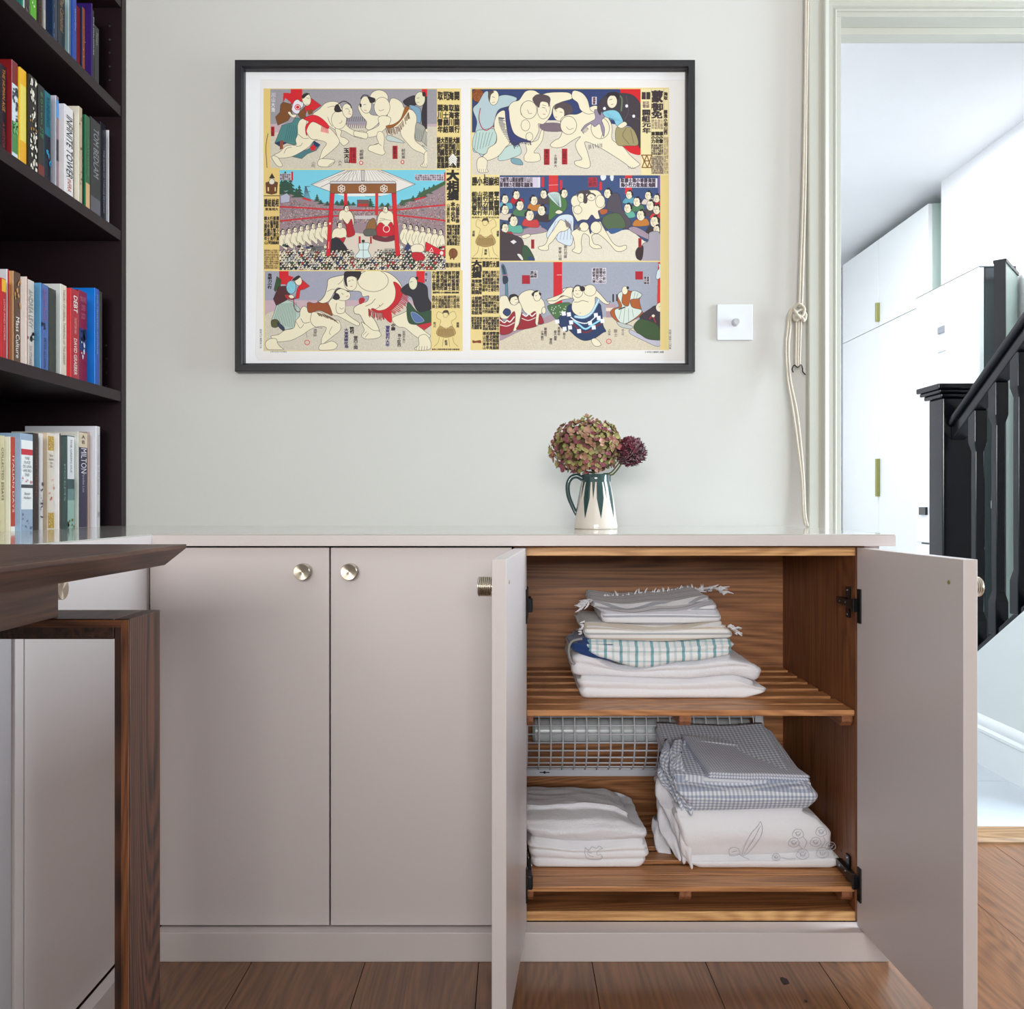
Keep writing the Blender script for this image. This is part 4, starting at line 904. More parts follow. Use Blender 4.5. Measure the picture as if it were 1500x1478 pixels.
# two white sheets
t = thing('folded_sheet', 'thick white folded sheet at the very bottom of the upper stack', 'linen', (xpx(985, Y1), Y1, SH1), 'linen on the upper shelf')
folded('fabric', white_c, t, [(0, xpx(850, Y1)), (1, xpx(846, Y1))], [(0, xpx(1100, Y1)), (.45, xpx(1127, Y1)), (1, xpx(1112, Y1))], Y1, 1.84, [(0, SH1 + .0006), (1, SH1 + .0006)], [(0, zpx(990, Y1)), (.6, zpx(995, Y1)), (.85, zpx(990, Y1)), (1, zpx(1001, Y1))], folds=2, groove=.007, seed=3, wr=.0022)
t = thing('folded_sheet', 'white folded sheet second from the bottom of the upper stack', 'linen', (xpx(975, Y1), Y1, SH1 + .05), 'linen on the upper shelf')
folded('fabric', white_c2, t, [(0, xpx(838, Y1)), (.6, xpx(838, Y1)), (1, xpx(846, Y1))], [(0, xpx(1116, Y1)), (.4, xpx(1119, Y1)), (1, xpx(1078, Y1))], Y1 + .004, 1.83, [(0, zpx(991, Y1)), (.6, zpx(996, Y1)), (.85, zpx(991, Y1)), (1, zpx(999, Y1))], [(0, zpx(952, Y1)), (.3, zpx(978, Y1)), (.7, zpx(969, Y1)), (1, zpx(960, Y1))], folds=2, groove=.006, seed=5, wr=.003)
# denim-coloured cloth showing at the left
denim = cloth_mat('dark_blue_cloth', C(40, 66, 118), weave=0.4)
t = thing('blue_cloth', 'rolled dark blue cloth poking out at the left of the upper stack', 'cloth', (xpx(850, Y1), Y1, SH1 + .08), None)
folded('fabric', denim, t, [(0, xpx(841, Y1)), (.5, xpx(834, Y1)), (1, xpx(842, Y1))], xpx(905, Y1), Y1 + .006, 1.70, [(0, zpx(958, Y1)), (.45, zpx(966, Y1)), (1, zpx(972, Y1))], [(0, zpx(938, Y1)), (1, zpx(938, Y1))], folds=2, groove=.004, seed=8, nx=16, ny=12, wr=.003)
obj('hem', MB().tube(smooth_path([wp(853, 936, Y1), wp(838, 940, Y1), wp(833, 952, Y1), wp(836, 968, Y1), wp(842, 973, Y1)], 6), 0.0024, 8), cloth_mat('grey_hem', C(150, 150, 150)), t, smooth='all')
# teal check tea towel
teal = cloth_mat('teal_check_towel', C(240, 243, 245), [('x', 0.0295, 0.19, C(90, 170, 182), 0.1, .8), ('x', 0.0295, 0.16, C(206, 226, 228), 0.6, .7), ('z', 0.0185, 0.15, C(110, 182, 192), 0.15, .4)], weave=.35)
t = thing('tea_towel', 'white tea towel with teal check in the middle of the upper stack', 'towel', (xpx(965, Y1), Y1, SH1 + .09), 'linen on the upper shelf')
folded('fabric', teal, t, [(0, xpx(870, Y1)), (.5, xpx(856, Y1)), (1, xpx(855, Y1))], [(0, xpx(1072, Y1)), (1, xpx(1079, Y1))], Y1 + .002, 1.79, [(0, zpx(964, Y1)), (.35, zpx(980, Y1)), (.7, zpx(970, Y1)), (1, zpx(962, Y1))], [(0, zpx(939, Y1)), (.5, zpx(942, Y1)), (1, zpx(937, Y1))], folds=2, groove=.006, seed=12, wr=.0028)
# cream striped and grey striped tea towels
cream = cloth_mat('cream_stripe_towel', C(242, 241, 240), [('v', 0.0210, 0.20, C(176, 184, 190), 0.10, .8), ('v', 0.0210, 0.22, C(226, 214, 198), 0.62, .9)], weave=.35)
grey = cloth_mat('grey_stripe_towel', C(238, 238, 243), [('v', 0.0120, 0.26, C(168, 174, 182), 0.2, .8), ('v', 0.0450, 0.14, C(190, 192, 204), 0.1, .6)], weave=.35)
tassel_c = cloth_mat('tassel_cotton', C(236, 235, 240), weave=.2)
t = thing('tea_towel', 'cream tea towel with pale beige stripes second from the top of the upper stack', 'towel', (xpx(965, Y1), Y1, SH1 + .11), 'linen on the upper shelf')
folded('fabric', cream, t, [(0, xpx(857, Y1)), (1, xpx(851, Y1))], [(0, xpx(1078, Y1)), (1, xpx(1066, Y1))], Y1 + .004, 1.78, [(0, zpx(938, Y1)), (.5, zpx(941, Y1)), (1, zpx(936, Y1))], [(0, zpx(914, Y1)), (.5, zpx(917, Y1)), (1, zpx(912, Y1))], folds=2, groove=.006, seed=15, wr=.0022)
fringe(t, tassel_c, [wp(1066, 918, Y1), wp(1074, 922, Y1 + .01), wp(1078, 928, Y1 + .02)], (1, 0, -.2), 16, .012, 4)
fringe(t, tassel_c, [wp(856, 912, Y1), wp(853, 922, Y1 + .01), wp(851, 930, Y1 + .02)], (-1, 0, -.1), 12, .007, 5)
t = thing('tea_towel', 'grey and white striped tea towel with fringed ends on top of the upper stack', 'towel', (xpx(965, Y1), Y1, SH1 + .14), 'linen on the upper shelf')
folded('fabric', grey, t, [(0, xpx(882, Y1)), (.5, xpx(880, Y1)), (1, xpx(866, Y1))], [(0, xpx(1060, Y1)), (1, xpx(1050, Y1))], [(0, Y1 + .002), (.6, Y1 + .004), (1, Y1 + .03)], 1.77, [(0, zpx(914, Y1)), (.5, zpx(917, Y1)), (1, zpx(912, Y1))], [(0, zpx(884, Y1)), (.3, zpx(889, Y1)), (.6, zpx(885, Y1)), (1, zpx(877, Y1))], folds=2, groove=.006, seed=19, wr=.0036, tback=.008)
zt_ = zpx(871, 1.66)
fringe(t, tassel_c, [wp(868, 880, Y1 + .03), wp(860, 884, Y1 + .02), wp(852, 890, Y1 + .01)], (-1, -.1, -.2), 20, .016, 6)
fringe(t, tassel_c, [wp(880, 878, 1.70), wp(950, 873, 1.74), wp(1000, 868, 1.74), wp(1044, 866, 1.72)], (.1, 0, .9), 90, .010, 7)
fringe(t, tassel_c, [wp(1020, 864, 1.72), wp(1045, 862, 1.70), wp(1060, 872, 1.64)], (.9, -.2, .1), 30, .013, 8)
# lower left: duvet cover over a folded sheet with a grey motif
Y0_ = 1.565
t = thing('folded_pillowcase', 'flat white pillowcase with a small grey crown print under the puffy cover', 'linen', (xpx(860, Y0_), Y0_, SH0), 'linen on the lower shelf')
pc = folded('fabric', white_c, t, [(0, xpx(778, Y0_)), (1, xpx(772, Y0_))], [(0, xpx(944, Y0_)), (.5, xpx(952, Y0_)), (1, xpx(949, Y0_))], Y0_, 1.80, [(0, SH0 + .0006), (1, SH0 + .0006)], [(0, zpx(1230, Y0_)), (.4, zpx(1238, Y0_)), (1, zpx(1233, Y0_))], folds=3, groove=.005, seed=23, wr=.0016, layers_var=.5)
motif = mat('grey_print', C(186, 186, 196), 0.9)
def strokes(parent, name, lines, Y, r=0.00045, m=motif):
    b = MB()
    for ln in lines: b.tube(smooth_path([wp(x, y, Y) for x, y in ln], 5), r, 5)
    return obj(name, b, m, parent, smooth='all')
strokes(t, 'printed_crown', [[(857, 1242), (857, 1252), (861, 1258), (870, 1260), (880, 1259), (883, 1254)], [(857, 1242), (863, 1246), (867, 1241), (873, 1243), (878, 1240), (882, 1243)], [(883, 1243), (877, 1246), (874, 1249), (876, 1253), (880, 1252), (882, 1257)], [(860, 1250), (864, 1254), (870, 1255)], [(862, 1244), (862, 1249), (867, 1250)]], Y0_ - .0012)
t = thing('duvet_cover', 'puffy plain white duvet cover on the left of the lower shelf', 'linen', (xpx(850, Y0_), Y0_, SH0 + .05), 'linen on the lower shelf')
folded('fabric', white_c2, t, [(0, xpx(775, Y0_)), (.5, xpx(771, Y0_)), (1, xpx(762, Y0_))], [(0, xpx(951, Y0_)), (.6, xpx(948, Y0_)), (1, xpx(936, Y0_))], [(0, Y0_ + .003), (.4, Y0_), (.75, Y0_ + .012), (1, Y0_ + .055)], 1.80, [(0, zpx(1231, Y0_)), (.4, zpx(1238, Y0_)), (1, zpx(1233, Y0_))], [(0, .209), (.5, .212), (.8, .207), (1, .192)], folds=1, groove=.014, seed=29, wr=.0050, nzf=16, wscale=22, tback=-.022)
# lower right: white bottom sheet, floral duvet cover, gingham duvet cover, gingham pillowcase
Y2 = 1.560
t = thing('folded_sheet', 'plain white folded sheet under the flower print at the right of the lower shelf', 'linen', (xpx(1120, Y2), Y2, SH0), 'linen on the lower shelf')
folded('fabric', white_c, t, [(0, xpx(1018, Y2)), (1, xpx(1002, Y2))], [(0, xpx(1225, Y2)), (.4, xpx(1238, Y2)), (1, xpx(1232, Y2))], Y2, 1.83, [(0, SH0 + .0006), (.6, SH0 + .0006), (1, SH0 + .0006)], [(0, zpx(1258, Y2)), (.5, zpx(1257, Y2)), (1, zpx(1250, Y2))], folds=1, groove=.008, seed=31, wr=.0028, nzf=12)
ft = thing('duvet_cover', 'white duvet cover printed with faint grey leaves and flowers on the lower shelf', 'linen', (xpx(1110, Y2), Y2, SH0 + .05), 'linen on the lower shelf')
folded('fabric', white_c, ft, [(0, xpx(1006, Y2)), (.5, xpx(998, Y2)), (1, xpx(985, Y2))], [(0, xpx(1226, Y2)), (.4, xpx(1222, Y2)), (.75, xpx(1206, Y2)), (1, xpx(1190, Y2))], [(0, Y2 + .004), (.5, Y2), (1, Y2 + .010)], 1.82, [(0, zpx(1259, Y2)), (.5, zpx(1258, Y2)), (1, zpx(1251, Y2))], [(0, zpx(1192, Y2)), (1, zpx(1188, Y2))], folds=1, groove=.012, seed=37, wr=.0030, nzf=16)
Yp = Y2 - .0025
strokes(ft, 'printed_leaf', [[(1087, 1252), (1092, 1238), (1100, 1222), (1110, 1211), (1114, 1204), (1117, 1214), (1115, 1224), (1108, 1236), (1098, 1248), (1090, 1253), (1087, 1252)], [(1090, 1251), (1104, 1230), (1114, 1210)], [(1069, 1254), (1068, 1246), (1074, 1242), (1082, 1244), (1083, 1251), (1076, 1254), (1069, 1254)], [(1083, 1252), (1090, 1256), (1098, 1260)], [(1072, 1249), (1080, 1247)]], Yp)
fl_ = []
for cx, cy, r_ in ((1169, 1222, 8), (1163, 1235, 8), (1176, 1252, 9), (1203, 1219, 8), (1195, 1234, 8), (1205, 1250, 9), (1137, 1256, 6), (1217, 1240, 7)):
    fl_.append([(cx + r_*math.cos(a)*(1 + .15*math.sin(5*a)), cy + r_*.85*math.sin(a)) for a in [k*PI/6 for k in range(13)]])
    fl_.append([(cx + r_*.4*math.cos(a), cy + r_*.4*math.sin(a)) for a in [k*PI/3 for k in range(6)]])
    fl_.append([(cx - r_*.6, cy - r_*.3), (cx, cy + r_*.2), (cx + r_*.6, cy - r_*.3)])
fl_ += [[(1176, 1226), (1182, 1234), (1178, 1243)], [(1206, 1227), (1209, 1233), (1203, 1242)], [(1170, 1238), (1176, 1244)], [(1145, 1257), (1155, 1259), (1166, 1258)]]
strokes(ft, 'printed_flowers', fl_, Yp)
ging = cloth_mat('blue_gingham', C(236, 239, 245), [('x', 0.0078, 0.5, C(168, 178, 200), 0, .62), ('v', 0.0078, 0.5, C(168, 178, 200), 0, .62)], weave=.2)
gt = thing('duvet_cover', 'thick blue and white gingham duvet cover on the flower printed cover', 'linen', (xpx(1090, Y2), Y2, SH0 + .11), 'linen on the lower shelf')
folded('fabric', ging, gt, [(0, xpx(1012, Y2)), (.3, xpx(1004, Y2)), (.7, xpx(992, Y2)), (1, xpx(984, Y2))], [(0, xpx(1196, Y2)), (.45, xpx(1202, Y2)), (.8, xpx(1192, Y2)), (1, xpx(1178, Y2))], [(0, Y2 + .006), (.5, Y2), (.8, Y2 + .004), (1, Y2 + .016)], [(0, 1.80), (1, 1.80)], [(0, zpx(1193, Y2)), (1, zpx(1189, Y2))], [(0, zpx(1146, Y2)), (.5, zpx(1150, Y2)), (1, zpx(1146, Y2))], folds=1, groove=.012, seed=41, wr=.0022, nzf=14, tback=.055)
ging2 = cloth_mat('fine_blue_gingham', C(230, 233, 241), [('x', 0.0056, 0.5, C(176, 182, 200), 0, .6), ('v', 0.0056, 0.5, C(164, 172, 194), 0, .6)], weave=.15)
# pillowcase lying askew on top, corners placed where the photograph shows them
def slab(name, m, parent, corners, th, seed, wr=.0016, nx=40, ny=26, layers=2):
    """corners: near-left, near-right, far-right, far-left of the upper surface"""
    c0, c1, c2, c3 = [Vector(c) for c in corners]; bm = bmesh.new(); lay = bm.verts.layers.float_vector.new('weave_uv'); nz = 6 * layers; G = {}
    W = (c1 - c0).length; D = (c3 - c0).length
    def V(i, j, k):
        if (i, j, k) in G: return G[(i, j, k)]
        u, v, t = i/nx, j/ny, k/nz
        p = c0.lerp(c1, u).lerp(c3.lerp(c2, u), v)
        ph = (t * layers) % 1 if t < 1 else 1; rf = math.sqrt(max(0, 1 - (2*ph - 1)**2))
        ctr = (c0 + c1 + c2 + c3) / 4
        du = min(u, 1-u)*W; dv = min(v, 1-v)*D; g = .004*(1-rf)*math.exp(-min(du, dv)/.004)
        p = p + (ctr - p).normalized() * g
        n = noise.noise_vector(Vector((p.x*16+seed, p.y*16, p.z*20))); p = p + Vector((n.x, n.y, n.z*.8)) * wr
        p.z -= th * (1 - t)
        w = bm.verts.new(p); w[lay] = (u*W, v*D - (1-t)*th, p.z); G[(i, j, k)] = w; return w
    for i in range(nx):
        for j in range(ny):
            bm.faces.new((V(i,j,nz), V(i+1,j,nz), V(i+1,j+1,nz), V(i,j+1,nz))); bm.faces.new((V(i,j,0), V(i,j+1,0), V(i+1,j+1,0), V(i+1,j,0)))
    for k in range(nz):
        for i in range(nx):
            bm.faces.new((V(i,0,k), V(i+1,0,k), V(i+1,0,k+1), V(i,0,k+1))); bm.faces.new((V(i,ny,k), V(i,ny,k+1), V(i+1,ny,k+1), V(i+1,ny,k)))
        for j in range(ny):
            bm.faces.new((V(0,j,k), V(0,j,k+1), V(0,j+1,k+1), V(0,j+1,k))); bm.faces.new((V(nx,j,k), V(nx,j+1,k), V(nx,j+1,k+1), V(nx,j,k+1)))
    q = MB(); q.bm.free(); q.bm = bm; return obj(name, q, m, parent, smooth='all')
pt = thing('pillowcase', 'fine blue check pillowcase lying askew on top of the right hand lower stack', 'linen', (xpx(1090, Y2), Y2 + .02, SH0 + .17), 'linen on the lower shelf')
slab('fabric', ging2, pt, [wp(1038, 1132, 1.580), wp(1186, 1137, 1.585), wp(1128, 1092, 1.735), wp(998, 1076, 1.72)], .012, 2)
slab('under_layer', cloth_mat('white_gingham_lining', C(230, 232, 238), [('v', 0.0078, 0.3, C(200, 206, 218), 0, .5)], weave=.2), pt, [wp(1030, 1140, 1.586), wp(1188, 1146, 1.590), wp(1150, 1108, 1.735), wp(1000, 1094, 1.73)], .009, 5, layers=1)
slab('back_flap', ging, pt, [wp(1000, 1084, 1.70), wp(1120, 1096, 1.70), wp(1116, 1076, 1.775), wp(1002, 1069, 1.775)], .022, 9, layers=1)
# gathered edges spilling at the left of the right hand stack
def spill(name, m, parent, spine, width, th, seed, n=26):
    """soft rumpled strip hanging along a path"""
    P = smooth_path(spine, n // max(1, len(spine) - 1) + 2); bm = bmesh.new(); lay = bm.verts.layers.float_vector.new('weave_uv'); rings = []; nn = 18; acc = 0
    for i, p in enumerate(P):
        if i: acc += (p - P[i-1]).length
        f = i / (len(P) - 1); w = width * (0.55 + 0.6 * math.sin(PI * min(1, f * 1.1 + .05))); R = []
        for k in range(nn):
            a = 2*PI*k/nn; wob = 1 + 0.25 * math.sin(3*a + seed + 5*f) + 0.18 * noise.noise(Vector((acc*60, a*2, seed)))
            q = p + Vector((math.cos(a)*w*wob, math.sin(a)*th*1.5*wob, math.sin(a + .6)*th*wob)); v = bm.verts.new(q); v[lay] = (a*w, acc, q.z); R.append(v)
        rings.append(R)
    for A, B in zip(rings, rings[1:]):
        for k in range(nn): bm.faces.new((A[k], A[(k+1) % nn], B[(k+1) % nn], B[k]))
    bm.faces.new(rings[0]); bm.faces.new(rings[-1])
    q = MB(); q.bm.free(); q.bm = bm; return obj(name, q, m, parent, smooth='all')
spill('gathered_edge', ging, gt, [wp(993, 1090, 1.66), wp(988, 1112, 1.63), wp(998, 1140, 1.60), wp(1006, 1170, 1.585), wp(1010, 1184, 1.58)], .011, .009, 1)
spill('gathered_edge', ging, gt, [wp(976, 1092, 1.67), wp(976, 1116, 1.65), wp(988, 1145, 1.615), wp(1000, 1178, 1.59)], .009, .008, 4)
spill('gathered_edge', ging, gt, [wp(967, 1120, 1.67), wp(974, 1140, 1.65), wp(990, 1166, 1.61)], .008, .007, 2)
spill('gathered_edge', white_c2, ft, [wp(967, 1138, 1.67), wp(972, 1160, 1.655), wp(985, 1184, 1.62), wp(996, 1222, 1.60), wp(1002, 1252, 1.59)], .012, .010, 3)
spill('gathered_edge', white_c2, ft, [wp(968, 1168, 1.67), wp(972, 1196, 1.65), wp(982, 1222, 1.62), wp(994, 1250, 1.60)], .011, .009, 7)
spill('gathered_edge', white_c2, ft, [wp(962, 1200, 1.67), wp(964, 1222, 1.66), wp(974, 1246, 1.64), wp(986, 1266, 1.62)], .010, .008, 6)
spill('gathered_edge', white_c, ft, [wp(1000, 1195, 1.585), wp(1004, 1220, 1.578), wp(1006, 1244, 1.575), wp(1012, 1262, 1.575)], .009, .008, 8)
# care tag hanging at the right of the lowest sheet
tg = obj('care_tag', MB().prism([(xpx(1232, 1.55), zpx(1246, 1.55)), (xpx(1236, 1.55), zpx(1244, 1.55)), (xpx(1246, 1.55), zpx(1268, 1.55)), (xpx(1242, 1.55), zpx(1280, 1.55))], 'y', 1.552, 1.5528), mat('dark_woven_label', C(52, 54, 62), 0.8), ft)
text_mesh('W', 0.01, mat('label_white', C(226, 226, 230), 0.8), 'tag_letter', tg, Matrix(((1, 0, 0, xpx(1239, 1.55)), (0, 0, -1, 1.5515), (0, 1, 0, zpx(1262, 1.55)), (0, 0, 0, 1))), fit=(.004, .006))
# ------------------------------------------------------------------ the framed print: flat picture drawn shape by shape onto the paper
PX0, PY0, PX1, PY1, SC = 355.0, 99.0, 1008.0, 533.0, 3.0
CW, CH = int((PX1 - PX0) * SC), int((PY1 - PY0) * SC)
cv = np.ones((CH, CW, 3), np.float32) * np.array([238, 238, 240], np.float32)
_t = [0.0, 0.0, 1.0]
def frame_at(ox, oy, s): _t[0], _t[1], _t[2] = ox, oy, s
def _map(pts):
    a = np.asarray(pts, np.float64) / _t[2] + np.array([_t[0], _t[1]])
    return (a - np.array([PX0, PY0])) * SC
def _smooth(a, closed=True, n=5):
    m = len(a); out = []
    for i in range(m if closed else m - 1):
        p0, p1, p2, p3 = (a[(i-1) % m], a[i], a[(i+1) % m], a[(i+2) % m]) if closed else (a[max(i-1, 0)], a[i], a[i+1], a[min(i+2, m-1)])
        for k in range(n):
            t = k / n; out.append(0.5*((2*p1) + (p2-p0)*t + (2*p0-5*p1+4*p2-p3)*t*t + (3*p1-p0-3*p2+p3)*t**3))
    if not closed: out.append(a[-1])
    return np.array(out)
_clip = [0, 0, CW, CH]
def clip(x0=None, y0=0, x1=0, y1=0):
    if x0 is None: _clip[:] = [0, 0, CW, CH]; return
    a = _map([(x0, y0), (x1, y1)]); _clip[:] = [int(round(a[0][0])), int(round(a[0][1])), int(round(a[1][0])), int(round(a[1][1]))]
def _box(a, pad=1):
    x0 = max(int(a[:, 0].min()) - pad, _clip[0]); x1 = min(int(a[:, 0].max()) + pad + 1, _clip[2])
    y0 = max(int(a[:, 1].min()) - pad, _clip[1]); y1 = min(int(a[:, 1].max()) + pad + 1, _clip[3]); return x0, x1, y0, y1
def _mask(a, x0, x1, y0, y1):
    ys = np.arange(y0, y1) + 0.5; xs = np.arange(x0, x1) + 0.5; m = np.zeros((y1-y0, x1-x0), bool)
    b = np.roll(a, -1, 0)
    for (ax, ay), (bx, by) in zip(a, b):
        if ay == by: continue
        lo, hi = (ay, by) if ay < by else (by, ay)
        i0 = max(int(math.ceil(lo - 0.5)) - y0, 0); i1 = min(int(math.ceil(hi - 0.5)) - y0, y1 - y0)
        if i1 <= i0: continue
        xx = ax + (ys[i0:i1] - ay) * (bx - ax) / (by - ay)
        m[i0:i1] ^= xs[None, :] > xx[:, None]
    return m
def stroke(pts, c, w=0.42, sm=True, closed=False, raw=None):
    a = _map(pts) if raw is None else raw
    if raw is None and sm and len(a) > 2: a = _smooth(a, closed, 4)
    if closed: a = np.vstack([a, a[:1]])
    r = w * SC / 2; col = np.array(c, np.float32)
    for p, q in zip(a, a[1:]):
        x0, x1, y0, y1 = _box(np.array([p, q]), int(r) + 2)
        if x1 <= x0 or y1 <= y0: continue
        X, Y = np.meshgrid(np.arange(x0, x1) + .5, np.arange(y0, y1) + .5)
        d = q - p; l2 = max(d @ d, 1e-9); t = np.clip(((X - p[0])*d[0] + (Y - p[1])*d[1]) / l2, 0, 1)
        dist = np.hypot(X - p[0] - t*d[0], Y - p[1] - t*d[1]); al = np.clip(r + .5 - dist, 0, 1)[..., None]
        cv[y0:y1, x0:x1] = cv[y0:y1, x0:x1]*(1-al) + col*al
INK = (52, 44, 44)
def shape(pts, c, out=INK, w=0.42, sm=True):
    a = _map(pts)
    if sm: a = _smooth(a)
    x0, x1, y0, y1 = _box(a)
    if x1 <= x0 or y1 <= y0: return
    m = _mask(a, x0, x1, y0, y1); cv[y0:y1, x0:x1][m] = np.array(c, np.float32)
    if out is not None: stroke(None, out, w, closed=True, raw=a)
def rect(x0, y0, x1, y1, c, out=None): shape([(x0, y0), (x1, y0), (x1, y1), (x0, y1)], c, out, sm=False)
def oval(cx, cy, rx, ry, c, out=INK, w=0.4, rot=0):
    shape([(cx + rx*math.cos(a)*math.cos(rot) - ry*math.sin(a)*math.sin(rot), cy + rx*math.cos(a)*math.sin(rot) + ry*math.sin(a)*math.cos(rot)) for a in [k*PI/6 for k in range(12)]], c, out, w)
prn = random.Random(11); nrg = np.random.RandomState(5)
def speck(x0, y0, x1, y1, amp, scale=1):
    a = _map([(x0, y0), (x1, y1)]).astype(int); h, w_ = a[1][1]-a[0][1], a[1][0]-a[0][0]
    n = nrg.randn(h // scale + 1, w_ // scale + 1); n = np.kron(n, np.ones((scale, scale)))[:h, :w_]
    s = cv[a[0][1]:a[1][1], a[0][0]:a[1][0]]; s += (n[:s.shape[0], :s.shape[1]] * amp)[..., None]
# ---- lettering: glyph masks from the font, stamped at any size
GL = {}
def glyphs(chars):
    for ch in chars:
        if ch in GL: continue
        cu = bpy.data.curves.new('g', 'FONT'); cu.body = ch; cu.size = 1; cu.resolution_u = 2
        to = bpy.data.objects.new('g', cu); COL.objects.link(to); bpy.context.view_layer.update()
        me = bpy.data.meshes.new_from_object(to.evaluated_get(bpy.context.evaluated_depsgraph_get()))
        bpy.data.objects.remove(to); bpy.data.curves.remove(cu)
        me.calc_loop_triangles(); G = 72; m = np.zeros((G, G), bool)
        if len(me.vertices):
            co = np.array([v.co[:2] for v in me.vertices]); mn = co.min(0); sz = max(np.ptp(co[:, 0]), np.ptp(co[:, 1]), 1e-6)
            co = (co - mn) / sz * (G - 4) + 2; co[:, 0] += (G - 4 - np.ptp(co[:, 0])) / 2; co[:, 1] += (G - 4 - np.ptp(co[:, 1])) / 2
            for t in me.loop_triangles:
                a, b, c = co[list(t.vertices)]
                x0, y0 = np.floor(np.minimum(np.minimum(a, b), c)).astype(int); x1, y1 = np.ceil(np.maximum(np.maximum(a, b), c)).astype(int) + 1
                x1 = min(x1, G); y1 = min(y1, G)
                X, Y = np.meshgrid(np.arange(x0, x1) + .5, np.arange(y0, y1) + .5)
                e = lambda p, q: (q[0]-p[0])*(Y-p[1]) - (q[1]-p[1])*(X-p[0])
                s1, s2, s3 = e(a, b), e(b, c), e(c, a); k = ((s1 >= -.3) & (s2 >= -.3) & (s3 >= -.3)) | ((s1 <= .3) & (s2 <= .3) & (s3 <= .3))
                m[y0:y1, x0:x1] |= k
        bpy.data.meshes.remove(me); GL[ch] = m[::-1]
def bold(m, r):
    o = m.copy()
    for dx in range(-r, r+1):
        for dy in range(-r, r+1): o |= np.roll(np.roll(m, dx, 1), dy, 0)
    return o
def stamp(ch, x, y, w_, h_, c=(34, 28, 26), r=3):
    a = _map([(x, y), (x + w_, y + h_)]); W = max(int(round(a[1][0]-a[0][0])), 2); Hh = max(int(round(a[1][1]-a[0][1])), 2)
    m = bold(GL[ch], r) if r else GL[ch]; G = m.shape[0]
    k = 3; iy = (np.arange(Hh*k) * G // (Hh*k)); ix = (np.arange(W*k) * G // (W*k)); al = m[iy][:, ix].reshape(Hh, k, W, k).mean((1, 3))[..., None]
    X, Y = int(a[0][0]), int(a[0][1]); s = cv[Y:Y+Hh, X:X+W]; al = al[:s.shape[0], :s.shape[1]]; s[:] = s*(1-al) + np.array(c, np.float32)*al
KAN = '大関脇小結前頭山川東西行司年寄力士取組海嶽花雷錦角勝相撲'
glyphs(KAN + '蒙御免玉天一元三石水中本所晴場日興')
def column(x, y, w_, h_, n, c=(40, 32, 28), r=3, s=None):
    for i in range(n): stamp((s[i % len(s)] if s else prn.choice(KAN)), x + prn.uniform(-.04, .04)*w_, y + i*h_/n, w_, h_/n*.98, c, r)
def textblock(x0, y0, x1, y1, cols, rows, c=(44, 36, 30), r=3):
    cw = (x1-x0)/cols
    for i in range(cols): column(x0 + i*cw, y0, cw*.95, y1-y0, rows, c, r)
SK = (233, 223, 194); SK2 = (226, 214, 178); PAP = (229, 207, 140); GRY = (152, 148, 154); SAND = (206, 197, 178); RED = (206, 28, 38); BLK = (48, 42, 50); NAVY = (46, 62, 104)
PINK = (186, 152, 160); HAIR = (44, 36, 42)
def face(cx, cy, r, look=1, hair=HAIR, skin=SK, rot=0.0, knot=True):
    """head seen three-quarter: skin oval, shaved crown line, side lock, features"""
    oval(cx, cy, r*.78, r, skin, INK, .35, rot)
    shape([(cx - look*r*.2, cy - r*1.08), (cx - look*r*.95, cy - r*.55), (cx - look*r*.92, cy + r*.15), (cx - look*r*.6, cy + r*.1), (cx - look*r*.55, cy - r*.45)], hair, None)
    if knot: oval(cx - look*r*.15, cy - r*1.05, r*.42, r*.2, hair, None, rot=.3*look)
    ex = cx + look*r*.22
    for dx in (-.2, .28): stroke([(ex + dx*r*look - r*.12, cy - r*.12), (ex + dx*r*look + r*.12, cy - r*.16)], INK, .4); stroke([(ex + dx*r*look - r*.14, cy - r*.36), (ex + dx*r*look + r*.14, cy - r*.40)], (90, 80, 76), .3)
    stroke([(ex + look*r*.06, cy - r*.1), (ex + look*r*.16, cy + r*.25), (ex, cy + r*.28)], (110, 96, 84), .3)
    stroke([(ex - r*.12, cy + r*.55), (ex + r*.14, cy + r*.53)], (150, 50, 50), .4)
def tassels(pts, length, dirv_, c, n, w=0.8):
    a = _smooth(np.asarray(pts, float), False, 6)
    for i in range(n):
        p = a[int(i*(len(a)-1)/max(n-1, 1))]; l = length * prn.uniform(.7, 1.15)
        stroke([(p[0], p[1]), (p[0] + dirv_[0]*l + prn.uniform(-6, 6), p[1] + dirv_[1]*l)], c, w, sm=False)
def cartouche(x0, y0, x1, y1, n=3, c=(178, 24, 38)):
    rect(x0, y0, x1, y1, c); column(x0 + (x1-x0)*.2, y0 + 4, (x1-x0)*.6, y1-y0-8, n, (90, 24, 30), 2)
# paper sheet with a torn deckle edge
frame_at(0, 0, 1)
edge = [(382, 119)] + [(382 + i*20.6, 117.5 + prn.uniform(-1, 1)) for i in range(31)] + [(1003, 118), (1002, 300), (1003, 528), (700, 527), (378, 528), (374, 520), (379, 300)]
shape(edge, (234, 231, 228), (214, 212, 210), .35, sm=False)
rect(0, 0, 0.1, 0.1, SK)
rect(386, 130, 675, 515, PAP); rect(689, 129, 980, 513.5, PAP)
